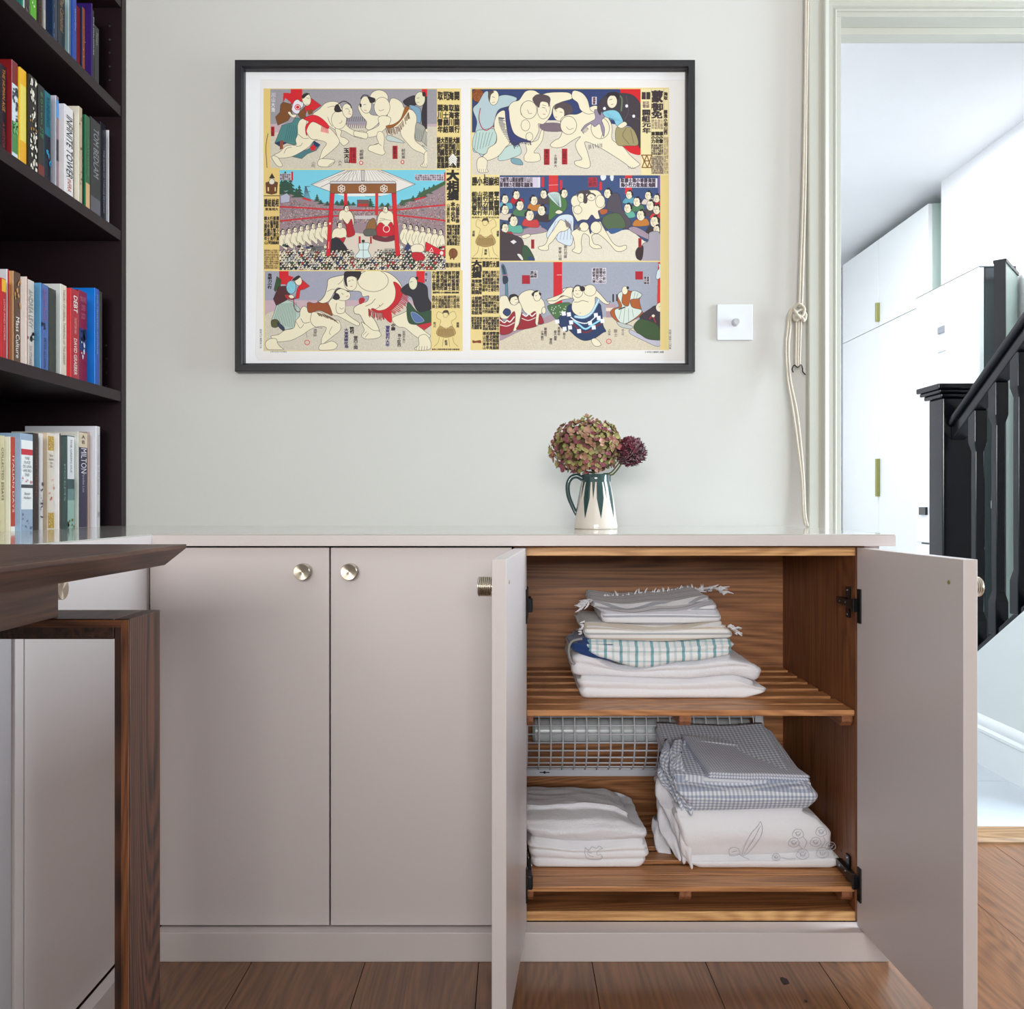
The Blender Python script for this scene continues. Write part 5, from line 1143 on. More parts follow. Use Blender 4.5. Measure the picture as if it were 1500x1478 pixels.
# ================= top left bout
frame_at(380, 120, 10)
clip(160, 110, 2602, 1280)
rect(160, 110, 2602, 1280, GRY); rect(160, 620, 2602, 760, (190, 168, 174))
shape([(160, 760), (420, 720), (1300, 640), (2602, 660), (2602, 1280), (160, 1280)], SAND, None, sm=False)
for k in range(12): stroke([(1270 + k*30, 520), (1250 + k*32, 580)], (110, 96, 108), 1.2, sm=False); stroke([(1280 + k*30, 620), (1260 + k*32, 680)], (120, 104, 116), 1.2, sm=False)
speck(160, 110, 2600, 640, 3.0, 2); speck(160, 700, 2600, 1275, 7, 2)
rect(460, 110, 625, 330, RED)
# referee with fan
shape([(350, 165), (470, 170), (490, 330), (380, 240), (345, 315)], RED, None, sm=False)
shape([(345, 300), (470, 330), (480, 470), (420, 570), (270, 640), (235, 520), (300, 450), (310, 340)], (122, 74, 34), INK, sm=False)
shape([(760, 245), (905, 350), (790, 430), (700, 420), (640, 560), (650, 380), (740, 300)], RED, INK, sm=False)
shape([(560, 480), (660, 370), (680, 520), (620, 560)], (122, 74, 34), INK, sm=False); shape([(700, 420), (790, 410), (780, 470), (720, 490)], (122, 74, 34), None, sm=False)
shape([(330, 640), (480, 600), (520, 530), (640, 540), (700, 640), (620, 800), (520, 930), (400, 900), (360, 870), (225, 900)], (74, 128, 126), INK, sm=False)
for k in range(7): stroke([(420 + k*28, 640), (370 + k*30, 880)], (44, 88, 92), .5, sm=False)
shape([(225, 905), (320, 865), (400, 900), (300, 950)], (36, 54, 92), INK, sm=False); shape([(300, 870), (350, 860), (345, 980), (300, 1000)], (140, 70, 44), None, sm=False)
shape([(620, 1130), (480, 1100), (560, 1050), (730, 980), (800, 870), (890, 930), (830, 1010), (700, 1060)], (74, 120, 126), INK, sm=False)
shape([(790, 860), (890, 920), (850, 960), (800, 950)], (36, 54, 92), None, sm=False); shape([(740, 970), (790, 920), (830, 960), (810, 1010), (760, 1010)], RED, None, sm=False)
oval(690, 260, 64, 95, SK, rot=-.15); shape([(620, 210), (680, 170), (740, 180), (700, 200), (640, 250)], HAIR, None); stroke([(690, 235), (730, 250)], INK); stroke([(680, 330), (720, 340)], (150, 50, 50), .4)
shape([(510, 290), (560, 262), (600, 290), (640, 310), (640, 360), (600, 400), (580, 460), (530, 470), (475, 420), (480, 370)], (222, 222, 228), INK)
oval(560, 375, 40, 38, (220, 220, 226), RED, 1.0); oval(560, 375, 24, 22, RED, None)
shape([(415, 455), (450, 440), (480, 480), (540, 480), (530, 520), (480, 525)], SK, INK)
# left wrestler
shape([(880, 400), (960, 320), (1060, 290), (1160, 310), (1200, 380), (1260, 500), (1280, 640), (1400, 720), (1530, 730), (1520, 830), (1380, 800), (1230, 720), (1100, 700), (950, 600), (800, 520), (790, 470)], SK)
shape([(1110, 690), (1200, 720), (1190, 800), (1260, 830), (1310, 880), (1240, 940), (1190, 900), (1160, 860)], SK)
shape([(600, 560), (680, 540), (800, 560), (920, 620), (1050, 700), (1150, 820), (1170, 900), (1080, 1000), (930, 1120), (880, 1150), (920, 1010), (980, 900), (820, 860), (720, 960), (560, 1060), (430, 1110), (260, 1120), (210, 1080), (300, 1030), (380, 950), (470, 930), (540, 930), (530, 850), (560, 770), (560, 640)], SK)
shape([(210, 1085), (270, 1110), (310, 1170), (340, 1230), (290, 1250), (230, 1200), (180, 1110)], SK); shape([(880, 1140), (960, 1130), (1100, 1150), (1080, 1210), (1000, 1250), (880, 1240), (850, 1200)], SK)
for k in range(4): stroke([(1000 + k*26, 1250 - k*16), (1040 + k*22, 1200 - k*12)], INK, .3)
stroke([(700, 560), (680, 680), (700, 760), (760, 840), (850, 850)], INK, .5); stroke([(570, 770), (640, 830), (720, 830)], INK, .4); stroke([(1000, 380), (1080, 360), (1160, 380)], INK, .4); stroke([(1000, 520), (1030, 600), (1070, 660)], INK, .4)
oval(1165, 560, 110, 135, SK); stroke([(1170, 610), (1200, 600), (1210, 570)], INK, .35); stroke([(360, 1050), (400, 980), (470, 960)], INK, .4); stroke([(540, 950), (600, 940), (630, 900)], INK, .4)
shape([(650, 540), (780, 490), (900, 530), (1010, 640), (1000, 690), (900, 640), (790, 590), (730, 630), (690, 720), (700, 790), (680, 760), (675, 660), (720, 590), (690, 570)], (214, 30, 44), (120, 20, 30))
for k in range(6): stroke([(920 + k*16, 640 + k*6), (905 + k*20, 730 + k*5)], (190, 30, 44), .9)
oval(1290, 430, 74, 108, SK, rot=-.25); shape([(1120, 340), (1160, 340), (1190, 400), (1210, 430), (1160, 450), (1110, 440), (1095, 400)], HAIR, None); stroke([(1130, 350), (1200, 300), (1260, 290), (1330, 340), (1345, 385)], HAIR, 1.3)
stroke([(1260, 400), (1300, 395)], INK, .5); stroke([(1310, 470), (1340, 480)], (150, 50, 50), .5); stroke([(1300, 400), (1325, 440), (1300, 445)], INK, .3)
# labels
stamp('玉', 1235, 975, 80, 75); stamp('天', 1240, 1060, 80, 65); stamp('山', 1245, 1125, 80, 70); cartouche(1318, 962, 1420, 1195, 3)
cartouche(170, 660, 220, 800, 2); column(175, 160, 60, 290, 4, (226, 222, 226), 1); column(760, 1170, 60, 90, 2, (120, 110, 104), 1); column(1150, 1150, 60, 90, 2, (120, 110, 104), 1)
clip(); rect(62, 110, 160, 1290, (226, 196, 120)); stroke([(125, 765), (95, 960), (112, 1260)], (60, 50, 30), .8)
# right wrestler
frame_at(380, 120, 10); clip(160, 110, 2458, 1280); frame_at(520, 120, 8.824)
shape([(40, 330), (80, 280), (160, 300), (200, 420), (320, 450), (300, 540), (200, 620), (140, 600), (150, 520), (80, 430)], SK)
shape([(460, 230), (540, 225), (610, 280), (640, 340), (760, 380), (800, 480), (780, 620), (775, 750), (860, 830), (960, 900), (1000, 960), (960, 1030), (900, 1020), (890, 940), (760, 880), (680, 800), (600, 700), (570, 600), (440, 580), (420, 420)], SK)
shape([(900, 920), (980, 900), (1000, 980), (990, 1060), (960, 1100), (870, 1105), (850, 1080), (890, 1040)], SK)
for k in range(4): stroke([(870 + k*26, 1060), (880 + k*26, 1095)], INK, .3)
oval(310, 210, 118, 100, SK); oval(350, 330, 102, 128, SK); stroke([(310, 365), (330, 378), (375, 360)], INK, .35)
shape([(300, 470), (370, 440), (460, 470), (440, 560), (380, 620), (280, 700), (170, 720), (130, 690), (160, 640), (230, 610), (310, 560)], SK)
shape([(300, 650), (360, 660), (380, 740), (370, 860), (390, 920), (340, 950), (220, 910), (170, 880), (190, 830), (300, 800), (280, 720)], SK); stroke([(240, 820), (300, 800), (340, 830)], INK, .4)
shape([(-10, 640), (70, 650), (160, 670), (150, 740), (60, 720), (-10, 700)], SK)
oval(140, 300, 72, 110, SK, rot=-.1); shape([(160, 190), (210, 200), (260, 220), (255, 265), (200, 275), (180, 240)], HAIR, None); stroke([(75, 220), (110, 175), (170, 180)], HAIR, 1.3); shape([(60, 290), (82, 290), (85, 325), (62, 325)], HAIR, None)
stroke([(110, 300), (140, 295)], INK, .5); stroke([(120, 370), (150, 375)], (150, 50, 50), .5)
shape([(650, 330), (700, 340), (640, 440), (560, 540), (470, 600), (410, 600), (410, 570), (500, 550), (590, 480)], (150, 88, 32), (80, 46, 24))
tassels([(690, 400), (640, 470), (560, 570), (470, 610), (400, 610)], 78, (.25, .9), (96, 58, 36), 22, .9)
# attendant right
shape([(620, 260), (700, 200), (780, 185), (800, 290), (690, 320)], BLK, INK); shape([(900, 190), (1000, 190), (1058, 240), (1058, 580), (920, 610), (870, 560), (860, 420), (880, 300)], BLK, INK)
rect(865, 97, 1005, 190, RED)
oval(840, 225, 66, 92, (222, 216, 184)); shape([(870, 150), (900, 130), (915, 180), (880, 190)], HAIR, None); stroke([(800, 215), (830, 210)], INK, .5); stroke([(800, 270), (830, 268)], (150, 50, 50), .5)
shape([(700, 310), (790, 320), (850, 370), (850, 520), (800, 540), (790, 430)], (122, 160, 184), INK); shape([(790, 540), (870, 560), (910, 610), (900, 700), (860, 770), (780, 740)], (160, 160, 150), INK)
for k in range(12): stroke([(800 + k*22, 600 + k*10), (780 + k*24, 740 + k*10)], (110, 112, 106), .4, sm=False)
shape([(900, 620), (1058, 620), (1058, 860), (960, 860), (860, 770)], (170, 168, 154), INK, sm=False)
for k in range(8): stroke([(920 + k*20, 690), (900 + k*20, 840)], (110, 112, 106), .4, sm=False)
rect(960, 570, 1055, 600, RED); shape([(910, 620), (1000, 595), (1030, 620), (960, 680)], SK); shape([(405, 710), (460, 700), (560, 740), (640, 790), (520, 780), (420, 760)], (190, 204, 196), INK)
shape([(870, 820), (940, 870), (1055, 860), (1000, 895), (920, 890)], (196, 212, 204), INK)
cartouche(485, 830, 550, 1000, 3); cartouche(-40, 860, 15, 1055, 3); oval(615, 1040, 18, 22, (226, 220, 210), RED, .9); oval(80, 1050, 20, 22, (226, 220, 210), RED, .9); column(600, 870, 50, 130, 3, (70, 60, 60), 1); column(60, 880, 50, 130, 3, (70, 60, 60), 1)
clip()
rect(1058, 97, 1365, 1130, PAP)
textblock(1070, 130, 1358, 245, 4, 1, r=3); textblock(1068, 300, 1358, 665, 4, 4, r=3); textblock(1062, 720, 1360, 1125, 6, 5, r=4)
for k in range(4): stroke([(1215 + k*4, 1000 + k*26), (1265, 940 + k*30), (1315 - k*4, 1000 + k*26)], (232, 230, 224), 2.0, sm=False)
# ================= arena panel, left middle
frame_at(380, 240, 9.2375)
clip(270, 85, 2520, 1440)
rect(270, 85, 2520, 1440, (118, 200, 220))
clip(); rect(60, 60, 270, 1440, (226, 196, 122)); clip(270, 85, 2520, 1440)
# stands
shape([(270, 320), (420, 410), (600, 450), (860, 530), (1400, 590), (1860, 580), (2100, 480), (2400, 330), (2520, 250), (2520, 1440), (270, 1440)], (150, 128, 134), None, sm=False)
def tree(x, y, w_, h_, c=(46, 78, 62)):
    for i in range(4): shape([(x, y + i*h_*.22), (x - w_*(.25 + .22*i), y + (i+1)*h_*.25), (x + w_*(.25 + .22*i), y + (i+1)*h_*.25)], c, None, sm=False)
for x, y, w_, h_ in ((350, 100, 130, 260), (300, 220, 110, 200), (420, 200, 120, 220), (540, 290, 90, 170), (500, 330, 90, 130), (780, 415, 60, 100), (830, 490, 60, 60), (1050, 500, 70, 60), (1120, 480, 90, 90), (1200, 500, 70, 70), (1270, 520, 70, 50), (920, 510, 80, 60), (1500, 470, 90, 120), (1660, 530, 70, 60), (1740, 530, 80, 60), (1930, 490, 80, 80), (2080, 430, 60, 80), (2170, 370, 60, 90), (2230, 320, 60, 130), (2300, 310, 60, 100), (2360, 280, 60, 70)): tree(x, y, w_, h_)
shape([(1860, 580), (1930, 500), (2120, 460), (2200, 380), (2400, 290), (2520, 230), (2520, 280), (2400, 350), (2240, 430), (2060, 500)], (66, 92, 62), None, sm=False)
for k in range(8): stroke([(620 + k*2, 310), (600 + k*13, 480)], (70, 84, 100), .5, sm=False)
stroke([(615, 310), (680, 310)], (70, 84, 100), .8); stroke([(610, 380), (688, 380)], (70, 84, 100), .6)
# spectators as dabs
cols_ = [(96, 110, 76), (170, 90, 88), (192, 176, 168), (120, 104, 116), (84, 96, 104), (186, 150, 150)]
for _ in range(1900):
    x = prn.uniform(275, 2515); u = abs(x - 1390) / 1120; top = 590 - 200*u*u + (40 if x < 1390 else 0); y = prn.uniform(top, 800 + 60*u)
    oval(x, y, prn.uniform(4, 10), prn.uniform(4, 9), prn.choice(cols_), None)
for lst in ([(270, 585), (600, 600), (930, 622), (1390, 635), (1860, 625), (2200, 590), (2520, 560)], [(270, 780), (600, 745), (930, 715), (1100, 710)], [(1870, 700), (2200, 735), (2520, 775)], [(590, 470), (690, 500)], [(2100, 490), (2240, 455)]):
    a = lst; u = 2.2 if abs(a[0][0]) < 600 or a[0][0] > 1800 else 1.2
    stroke(a, (198, 38, 48), u)
rect(1320, 490, 1480, 590, (110, 84, 80)); rect(1330, 545, 1470, 580, (190, 40, 44)); shape([(280, 440), (370, 400), (415, 440), (410, 520), (290, 540)], (176, 178, 196), INK, sm=False)
rect(1290, 705, 1580, 750, (206, 200, 200))
for k in range(22): stroke([(1295 + k*13, 708), (1295 + k*13, 748)], (150, 140, 140), .3, sm=False)
shape([(270, 960), (900, 860), (1400, 840), (1900, 860), (2520, 960), (2520, 1440), (270, 1440)], (150, 128, 134), None, sm=False)
shape([(1060, 1020), (1200, 940), (1400, 950), (1640, 980), (1850, 1020), (1880, 1250), (1060, 1260)], (214, 200, 184), None)
# roof and posts
shape([(700, 285), (1160, 85), (1640, 85), (2110, 280), (1860, 380), (1640, 440), (1160, 440), (950, 378)], (228, 222, 214), INK, .5, sm=False)
for k in range(8): stroke([(1390 - 60 - k*70, 235), (1300 - k*25, 90)], (110, 100, 96), .35, sm=False) if k < 5 else None
for k in range(9):
    stroke([(1390 - 40 - k*52, 236), (1390 - 20 - k*26, 90)], (130, 120, 114), .35, sm=False); stroke([(1390 + 60 + k*52, 236), (1390 + 40 + k*26, 90)], (130, 120, 114), .35, sm=False)
stroke([(720, 288), (1250, 92)], (110, 100, 96), .4, sm=False); stroke([(830, 320), (1000, 240)], INK, .5, sm=False); stroke([(2085, 283), (1600, 95)], (110, 100, 96), .4, sm=False)
rect(1380, 90, 1420, 235, (196, 190, 186), INK); shape([(965, 240), (1835, 240), (1850, 275), (950, 275)], (206, 200, 200), INK, sm=False)
shape([(960, 278), (1850, 272), (1850, 400), (955, 405)], (140, 86, 44), INK, .5, sm=False)
for cx in (1110, 1395, 1685):
    for k in range(6): oval(cx + 30*math.cos(k*PI/3 + .5), 340 + 30*math.sin(k*PI/3 + .5), 19, 19, (140, 86, 44), (232, 226, 216), .9)
shape([(1010, 408), (1145, 408), (1145, 440)], (228, 222, 214), None, sm=False); shape([(1190, 408), (1570, 405), (1570, 440), (1190, 445)], (232, 228, 222), None, sm=False); shape([(1610, 405), (1800, 403), (1640, 440)], (232, 228, 222), None, sm=False)
rect(1145, 405, 1190, 580, RED); rect(1566, 400, 1608, 700, (196, 44, 50))
# two front wrestlers and officials
shape([(1075, 740), (1090, 650), (1150, 630), (1230, 650), (1270, 720), (1275, 830), (1235, 800), (1200, 830), (1120, 770), (1090, 770)], SK); face(1180, 612, 42, 1)
shape([(1120, 745), (1190, 820), (1245, 750), (1270, 860), (1290, 960), (1200, 1000), (1180, 960), (1170, 850)], (176, 26, 38), INK)
shape([(1590, 860), (1600, 740), (1640, 660), (1700, 640), (1780, 650), (1815, 720), (1830, 900), (1790, 860), (1620, 870), (1605, 900)], SK); face(1705, 625, 44, -1)
shape([(1600, 830), (1650, 800), (1720, 850), (1780, 790), (1820, 860), (1840, 960), (1700, 990), (1570, 960)], (196, 22, 40), INK); oval(1718, 885, 42, 44, (196, 22, 40), (230, 222, 214), 1.0)
shape([(1560, 970), (1700, 1000), (1840, 970), (1840, 1030), (1700, 1060), (1540, 1020)], (104, 44, 52), INK)
stroke([(1620, 780), (1700, 760), (1780, 770)], INK, .35); stroke([(1630, 745), (1700, 750)], INK, .35)
shape([(985, 1010), (1000, 900), (1080, 870), (1160, 880), (1180, 960), (1150, 1040), (1080, 1080)], SK); face(1090, 840, 44, 1); shape([(1020, 1000), (1100, 1010), (1160, 1000), (1130, 1080), (1040, 1080)], (184, 30, 44), INK)
shape([(1440, 880), (1480, 780), (1550, 740), (1580, 830), (1560, 900), (1450, 900)], (140, 96, 52), INK); shape([(1420, 900), (1560, 890), (1580, 970), (1430, 980)], (92, 92, 84), INK)
# wrestlers seated in two rows
for i in range(8):
    x = 320 + i*82; y = 960 - i*16
    shape([(x - 50, y + 40), (x - 10, y - 10), (x + 35, y + 20), (x + 55, y + 130), (x + 50, y + 210), (x - 20, y + 160), (x - 60, y + 130)], SK, INK, .32); face(x, y - 30, 36, 1); stroke([(x, y + 60), (x + 20, y + 130), (x + 60, y + 170)], INK, .28)
for i in range(7):
    x = 1960 + i*82; y = 880 + i*14
    shape([(x - 50, y + 60), (x - 10, y), (x + 45, y + 20), (x + 60, y + 130), (x + 40, y + 220), (x - 30, y + 190), (x - 60, y + 120)], SK, INK, .32); face(x, y - 30, 36, -1); stroke([(x, y + 60), (x - 20, y + 130), (x - 50, y + 180)], INK, .28)
shape([(960, 1040), (1060, 1010), (1160, 1110), (1180, 1180), (1060, 1200), (950, 1180)], (40, 40, 46), INK)
# crowd at the foot of the picture
hc_ = [SK, SK, (224, 214, 196), (40, 40, 48), (52, 84, 60), (176, 40, 46), (44, 58, 96), (150, 150, 160), (116, 78, 46), (214, 222, 218), (36, 34, 40)]
for j in range(8):
    for i in range(44):
        x = 285 + i*51 + (j % 2)*25 + prn.uniform(-9, 9); y = 1192 + j*34 + prn.uniform(-7, 7)
        if 1260 < x < 1570 and y < 1290: continue
        shape([(x - 34, y + 34), (x - 16, y), (x + 18, y), (x + 34, y + 34), (x, y + 46)], prn.choice(hc_), (60, 54, 54), .3)
        oval(x, y - 10, 13, 16, SK, (80, 70, 64), .25); oval(x - 6, y - 20, 11, 8, HAIR, None)
for k in range(40):
    x = prn.choice((prn.uniform(300, 900), prn.uniform(1900, 2500))); y = prn.uniform(1090, 1200)
    shape([(x - 26, y + 24), (x - 12, y), (x + 14, y), (x + 26, y + 28), (x, y + 34)], prn.choice(hc_), (60, 54, 54), .25); oval(x, y - 8, 10, 12, SK, (80, 70, 64), .22)
for k in range(14): stroke([(660 + k*16, 1220 - k*2), (740 + k*10, 1120)], (70, 80, 78), .7, sm=False); stroke([(1660 + k*12, 1220), (1700 + k*12, 1150)], (90, 96, 92), .5, sm=False)
shape([(2250, 1060), (2480, 1180), (2515, 1150), (2515, 1260), (2240, 1180)], (208, 30, 44), INK, sm=False); oval(2465, 1212, 24, 26, (230, 222, 214), None); stroke([(2300, 1190), (2330, 1140), (2350, 1190), (2300, 1190)], (230, 222, 214), .8, sm=False)
shape([(1960, 1160), (2010, 1070), (2040, 1120), (2010, 1190)], NAVY, INK, sm=False); shape([(2050, 1130), (2120, 1090), (2210, 1110), (2220, 1190), (2080, 1210)], SK); shape([(2060, 1210), (2200, 1210), (2230, 1300), (2100, 1310)], (190, 26, 42), INK)
shape([(1340, 1090), (1390, 1075), (1490, 1080), (1470, 1170), (1500, 1270), (1300, 1270), (1350, 1180)], (208, 226, 222), INK, .5); stroke([(1405, 1080), (1405, 1270)], INK, .5); oval(1405, 1050, 22, 20, (38, 36, 40), None); stroke([(1350, 1170), (1460, 1170)], INK, .4)
rect(1343, 985, 1370, 1080, (186, 26, 38)); rect(1495, 990, 1520, 1085, (186, 26, 38))
# front posts
shape([(955, 405), (1015, 405), (985, 800), (955, 1250), (905, 1250), (930, 800)], RED, (120, 20, 26), sm=False); shape([(1790, 403), (1850, 403), (1860, 700), (1905, 1240), (1845, 1260), (1815, 800)], RED, (120, 20, 26), sm=False); oval(955, 812, 14, 16, (226, 210, 200), None)
stroke([(940, 1060), (935, 1150)], (226, 206, 196), .8)
# label plates
rect(275, 135, 430, 225, (214, 206, 214)); textblock(280, 140, 425, 222, 5, 3, (90, 80, 90), 2); rect(430, 110, 455, 230, RED); rect(2105, 145, 2500, 235, (220, 212, 220)); textblock(2110, 148, 2495, 232, 12, 3, (104, 92, 104), 2); rect(2500, 120, 2520, 240, (190, 30, 40))
# side emblem and lettering
clip()
shape([(85, 260), (130, 245), (130, 280), (205, 280), (205, 245), (248, 255), (235, 400), (165, 418), (92, 400)], (104, 62, 36), INK, sm=False); oval(168, 245, 38, 40, (224, 216, 200)); shape([(130, 200), (170, 130), (210, 200)], (50, 44, 40), None, sm=False); rect(112, 320, 130, 375, PAP); rect(205, 320, 222, 375, PAP)
stroke([(62, 437), (268, 437)], (60, 46, 30), 1.0); textblock(68, 480, 268, 590, 4, 1, r=3); textblock(80, 600, 260, 640, 4, 1, r=2); textblock(66, 715, 268, 1045, 5, 6, r=3); textblock(66, 1050, 268, 1095, 4, 1, r=3); textblock(66, 1165, 264, 1430, 8, 9, (110, 86, 52), 2)
frame_at(530, 240, 9.2375)
rect(1137, 60, 1335, 1440, PAP)
stamp('大', 1148, 85, 168, 150, r=4); stamp('相', 1150, 235, 165, 150, r=4); stamp('撲', 1152, 380, 160, 120, r=4)
column(1205, 520, 60, 270, 4, r=5, s='木村庄之'.replace('木', '水').replace('村', '中').replace('庄', '元').replace('之', '石')); column(1272, 545, 48, 260, 5, r=3); column(1150, 545, 44, 260, 5, r=2)
textblock(1150, 830, 1330, 1110, 5, 6, r=4); oval(1236, 1215, 58, 66, (130, 74, 36)); stroke([(1220, 1160), (1235, 1270)], (80, 44, 24), .6); shape([(1200, 1260), (1190, 1290), (1205, 1300), (1215, 1270)], (110, 62, 30), None); shape([(1240, 1270), (1236, 1300), (1250, 1300), (1256, 1260)], (110, 62, 30), None)
textblock(1136, 1345, 1332, 1410, 9, 1, r=3)
# ================= bottom left bout
frame_at(380, 385, 9.375)
rect(60, 105, 2790, 1215, PAP); clip(75, 118, 2362, 1210); rect(75, 118, 2362, 1210, (160, 160, 176)); rect(75, 520, 2362, 720, (196, 168, 176))
shape([(75, 730), (500, 650), (1300, 600), (2362, 640), (2362, 1210), (75, 1210)], SAND, None); speck(75, 118, 2360, 560, 2.5, 2); speck(75, 700, 2360, 1205, 8, 2)
rect(272, 118, 400, 300, RED); rect(2155, 118, 2272, 280, RED)
# referee
shape([(240, 190), (300, 240), (290, 320), (215, 400), (200, 370)], (52, 76, 44), INK, sm=False); shape([(390, 175), (470, 200), (380, 330), (300, 240)], RED, None, sm=False); shape([(590, 240), (690, 325), (610, 370), (560, 380), (545, 490), (490, 500), (520, 360)], RED, INK, sm=False)
shape([(260, 330), (380, 320), (420, 440), (380, 510), (230, 590), (190, 500)], (78, 38, 40), INK, sm=False)
shape([(235, 590), (380, 515), (460, 540), (560, 640), (550, 740), (480, 900), (330, 930), (160, 810)], (178, 196, 184), INK, sm=False)
for k in range(13): stroke([(270 + k*20, 570 - k*2), (190 + k*24, 830 + k*6)], (92, 118, 104), .55, sm=False)
shape([(165, 800), (230, 780), (280, 830), (240, 890), (170, 880)], (84, 84, 48), INK); shape([(250, 820), (340, 890), (330, 940), (260, 880)], (46, 56, 80), INK)
oval(535, 250, 48, 66, SK, rot=-.2); shape([(450, 235), (530, 180), (560, 200), (490, 250)], HAIR, None); oval(436, 340, 66, 90, (130, 192, 208)); speck(385, 270, 490, 410, 10, 2)
shape([(345, 450), (400, 440), (480, 470), (470, 510), (380, 500)], (170, 40, 50), INK); shape([(400, 455), (450, 445), (480, 480), (430, 495)], SK)
stroke([(470, 500), (480, 620), (530, 680), (590, 640)], (110, 30, 40), 1.0)
# lower wrestler
shape([(560, 660), (610, 600), (680, 640), (760, 680), (840, 680), (1000, 780), (1090, 800), (1120, 880), (1100, 940), (1000, 1020), (900, 1100), (850, 1130), (860, 1030), (920, 900), (820, 880), (700, 920), (580, 1000), (430, 1070), (260, 1090), (190, 1060), (160, 1010), (260, 990), (350, 930), (470, 900), (500, 800), (550, 740)], SK)
shape([(80, 1110), (140, 1050), (230, 1050), (250, 1110), (290, 1160), (330, 1195), (200, 1200), (110, 1190)], SK); shape([(830, 1130), (900, 1110), (1000, 1080), (1070, 1130), (1030, 1190), (900, 1205), (820, 1195)], SK)
stroke([(570, 770), (610, 830), (690, 820)], INK, .5); stroke([(720, 690), (700, 800), (760, 880), (860, 900)], INK, .5); stroke([(500, 810), (560, 900), (610, 850)], INK, .4); stroke([(1000, 880), (960, 960), (980, 990)], INK, .35)
shape([(950, 560), (990, 500), (1070, 480), (1170, 500), (1180, 620), (1180, 680), (1270, 760), (1370, 830), (1350, 870), (1240, 820), (1090, 740), (1020, 720), (960, 640)], SK); stroke([(1060, 560), (1050, 640), (1080, 700), (1160, 690), (1180, 640)], INK, .45); stroke([(1100, 620), (1130, 640), (1160, 620)], INK, .3)
shape([(655, 580), (680, 545), (760, 560), (880, 520), (940, 560), (980, 640), (1000, 730), (930, 700), (820, 660), (680, 690)], (150, 74, 34), INK); tassels([(790, 690), (870, 710), (960, 740), (1040, 790)], 80, (.5, .6), (96, 70, 50), 18, .8)
oval(1140, 440, 112, 84, SK, rot=.25); shape([(1010, 470), (1050, 420), (1090, 440), (1105, 490), (1060, 515), (1015, 500)], HAIR, None); stroke([(1035, 440), (1060, 380), (1140, 352), (1220, 400)], HAIR, 1.6); stroke([(1130, 420), (1150, 440)], INK, .5); stroke([(1190, 470), (1220, 460)], (150, 50, 50), .5)
# upper wrestler
shape([(1165, 170), (1060, 190), (950, 230), (930, 330), (900, 440), (840, 520), (800, 530), (860, 560), (940, 540), (990, 480), (1050, 370), (1100, 350), (1220, 390), (1380, 400), (1420, 470), (1500, 460), (1480, 530), (1400, 560), (1300, 620), (1310, 700), (1380, 720), (1440, 830), (1530, 940), (1500, 1000), (1600, 1010), (1650, 950), (1590, 800), (1500, 680), (1700, 690), (1850, 620), (1950, 480), (1960, 340), (1860, 200), (1700, 120), (1400, 120)], SK, INK, .6)
oval(1560, 250, 210, 150, SK, INK, .5); stroke([(1080, 300), (1130, 260), (1165, 200)], INK, .45); stroke([(930, 400), (990, 370), (1040, 370)], INK, .4); stroke([(1590, 500), (1540, 560), (1460, 600)], INK, .5); stroke([(1700, 560), (1660, 600), (1560, 660)], INK, .4); oval(1650, 590, 8, 8, (120, 100, 90), None)
shape([(1400, 820), (1470, 860), (1560, 930), (1640, 940), (1670, 1000), (1610, 1040), (1460, 1050), (1400, 1000), (1440, 930)], SK); stroke([(1420, 1000), (1470, 950)], INK, .4); stroke([(1450, 1030), (1500, 970)], INK, .4)
shape([(1960, 700), (2050, 640), (2000, 560), (2080, 760), (2180, 860), (2290, 960), (2350, 1010), (2280, 1060), (2150, 1020), (2000, 900), (1900, 880), (1820, 770)], SK, INK); shape([(2190, 1020), (2280, 990), (2350, 1080), (2340, 1190), (2170, 1205), (2130, 1180), (2190, 1130)], SK)
for k in range(5): stroke([(2160 + k*36, 1150), (2155 + k*36, 1200)], INK, .4)
shape([(1840, 270), (1900, 290), (1960, 380), (1940, 500), (1850, 620), (1760, 680), (1640, 690), (1540, 650), (1560, 630), (1640, 660), (1750, 630), (1850, 520), (1870, 380)], (196, 26, 34), (110, 18, 26))
tassels([(1930, 340), (1950, 460), (1880, 570), (1790, 660)], 110, (.75, .5), (176, 34, 42), 22, 1.2); tassels([(1500, 640), (1600, 680), (1700, 690)], 95, (.1, 1), (150, 34, 40), 16, 1.2)
shape([(1700, 680), (1800, 660), (1820, 780), (1800, 830), (1720, 760)], (196, 26, 34), None)
oval(1250, 270, 90, 118, SK, rot=-.15); shape([(1165, 250), (1160, 160), (1200, 118), (1360, 118), (1400, 150), (1350, 250), (1330, 210), (1260, 190), (1200, 220), (1210, 330), (1180, 310)], HAIR, None); stroke([(1220, 260), (1250, 250)], INK, .5); stroke([(1270, 235), (1290, 245)], INK, .4); stroke([(1250, 330), (1275, 325)], (160, 50, 50), .6)
shape([(1370, 500), (1420, 480), (1450, 520), (1400, 570), (1370, 560)], (176, 34, 44), None)
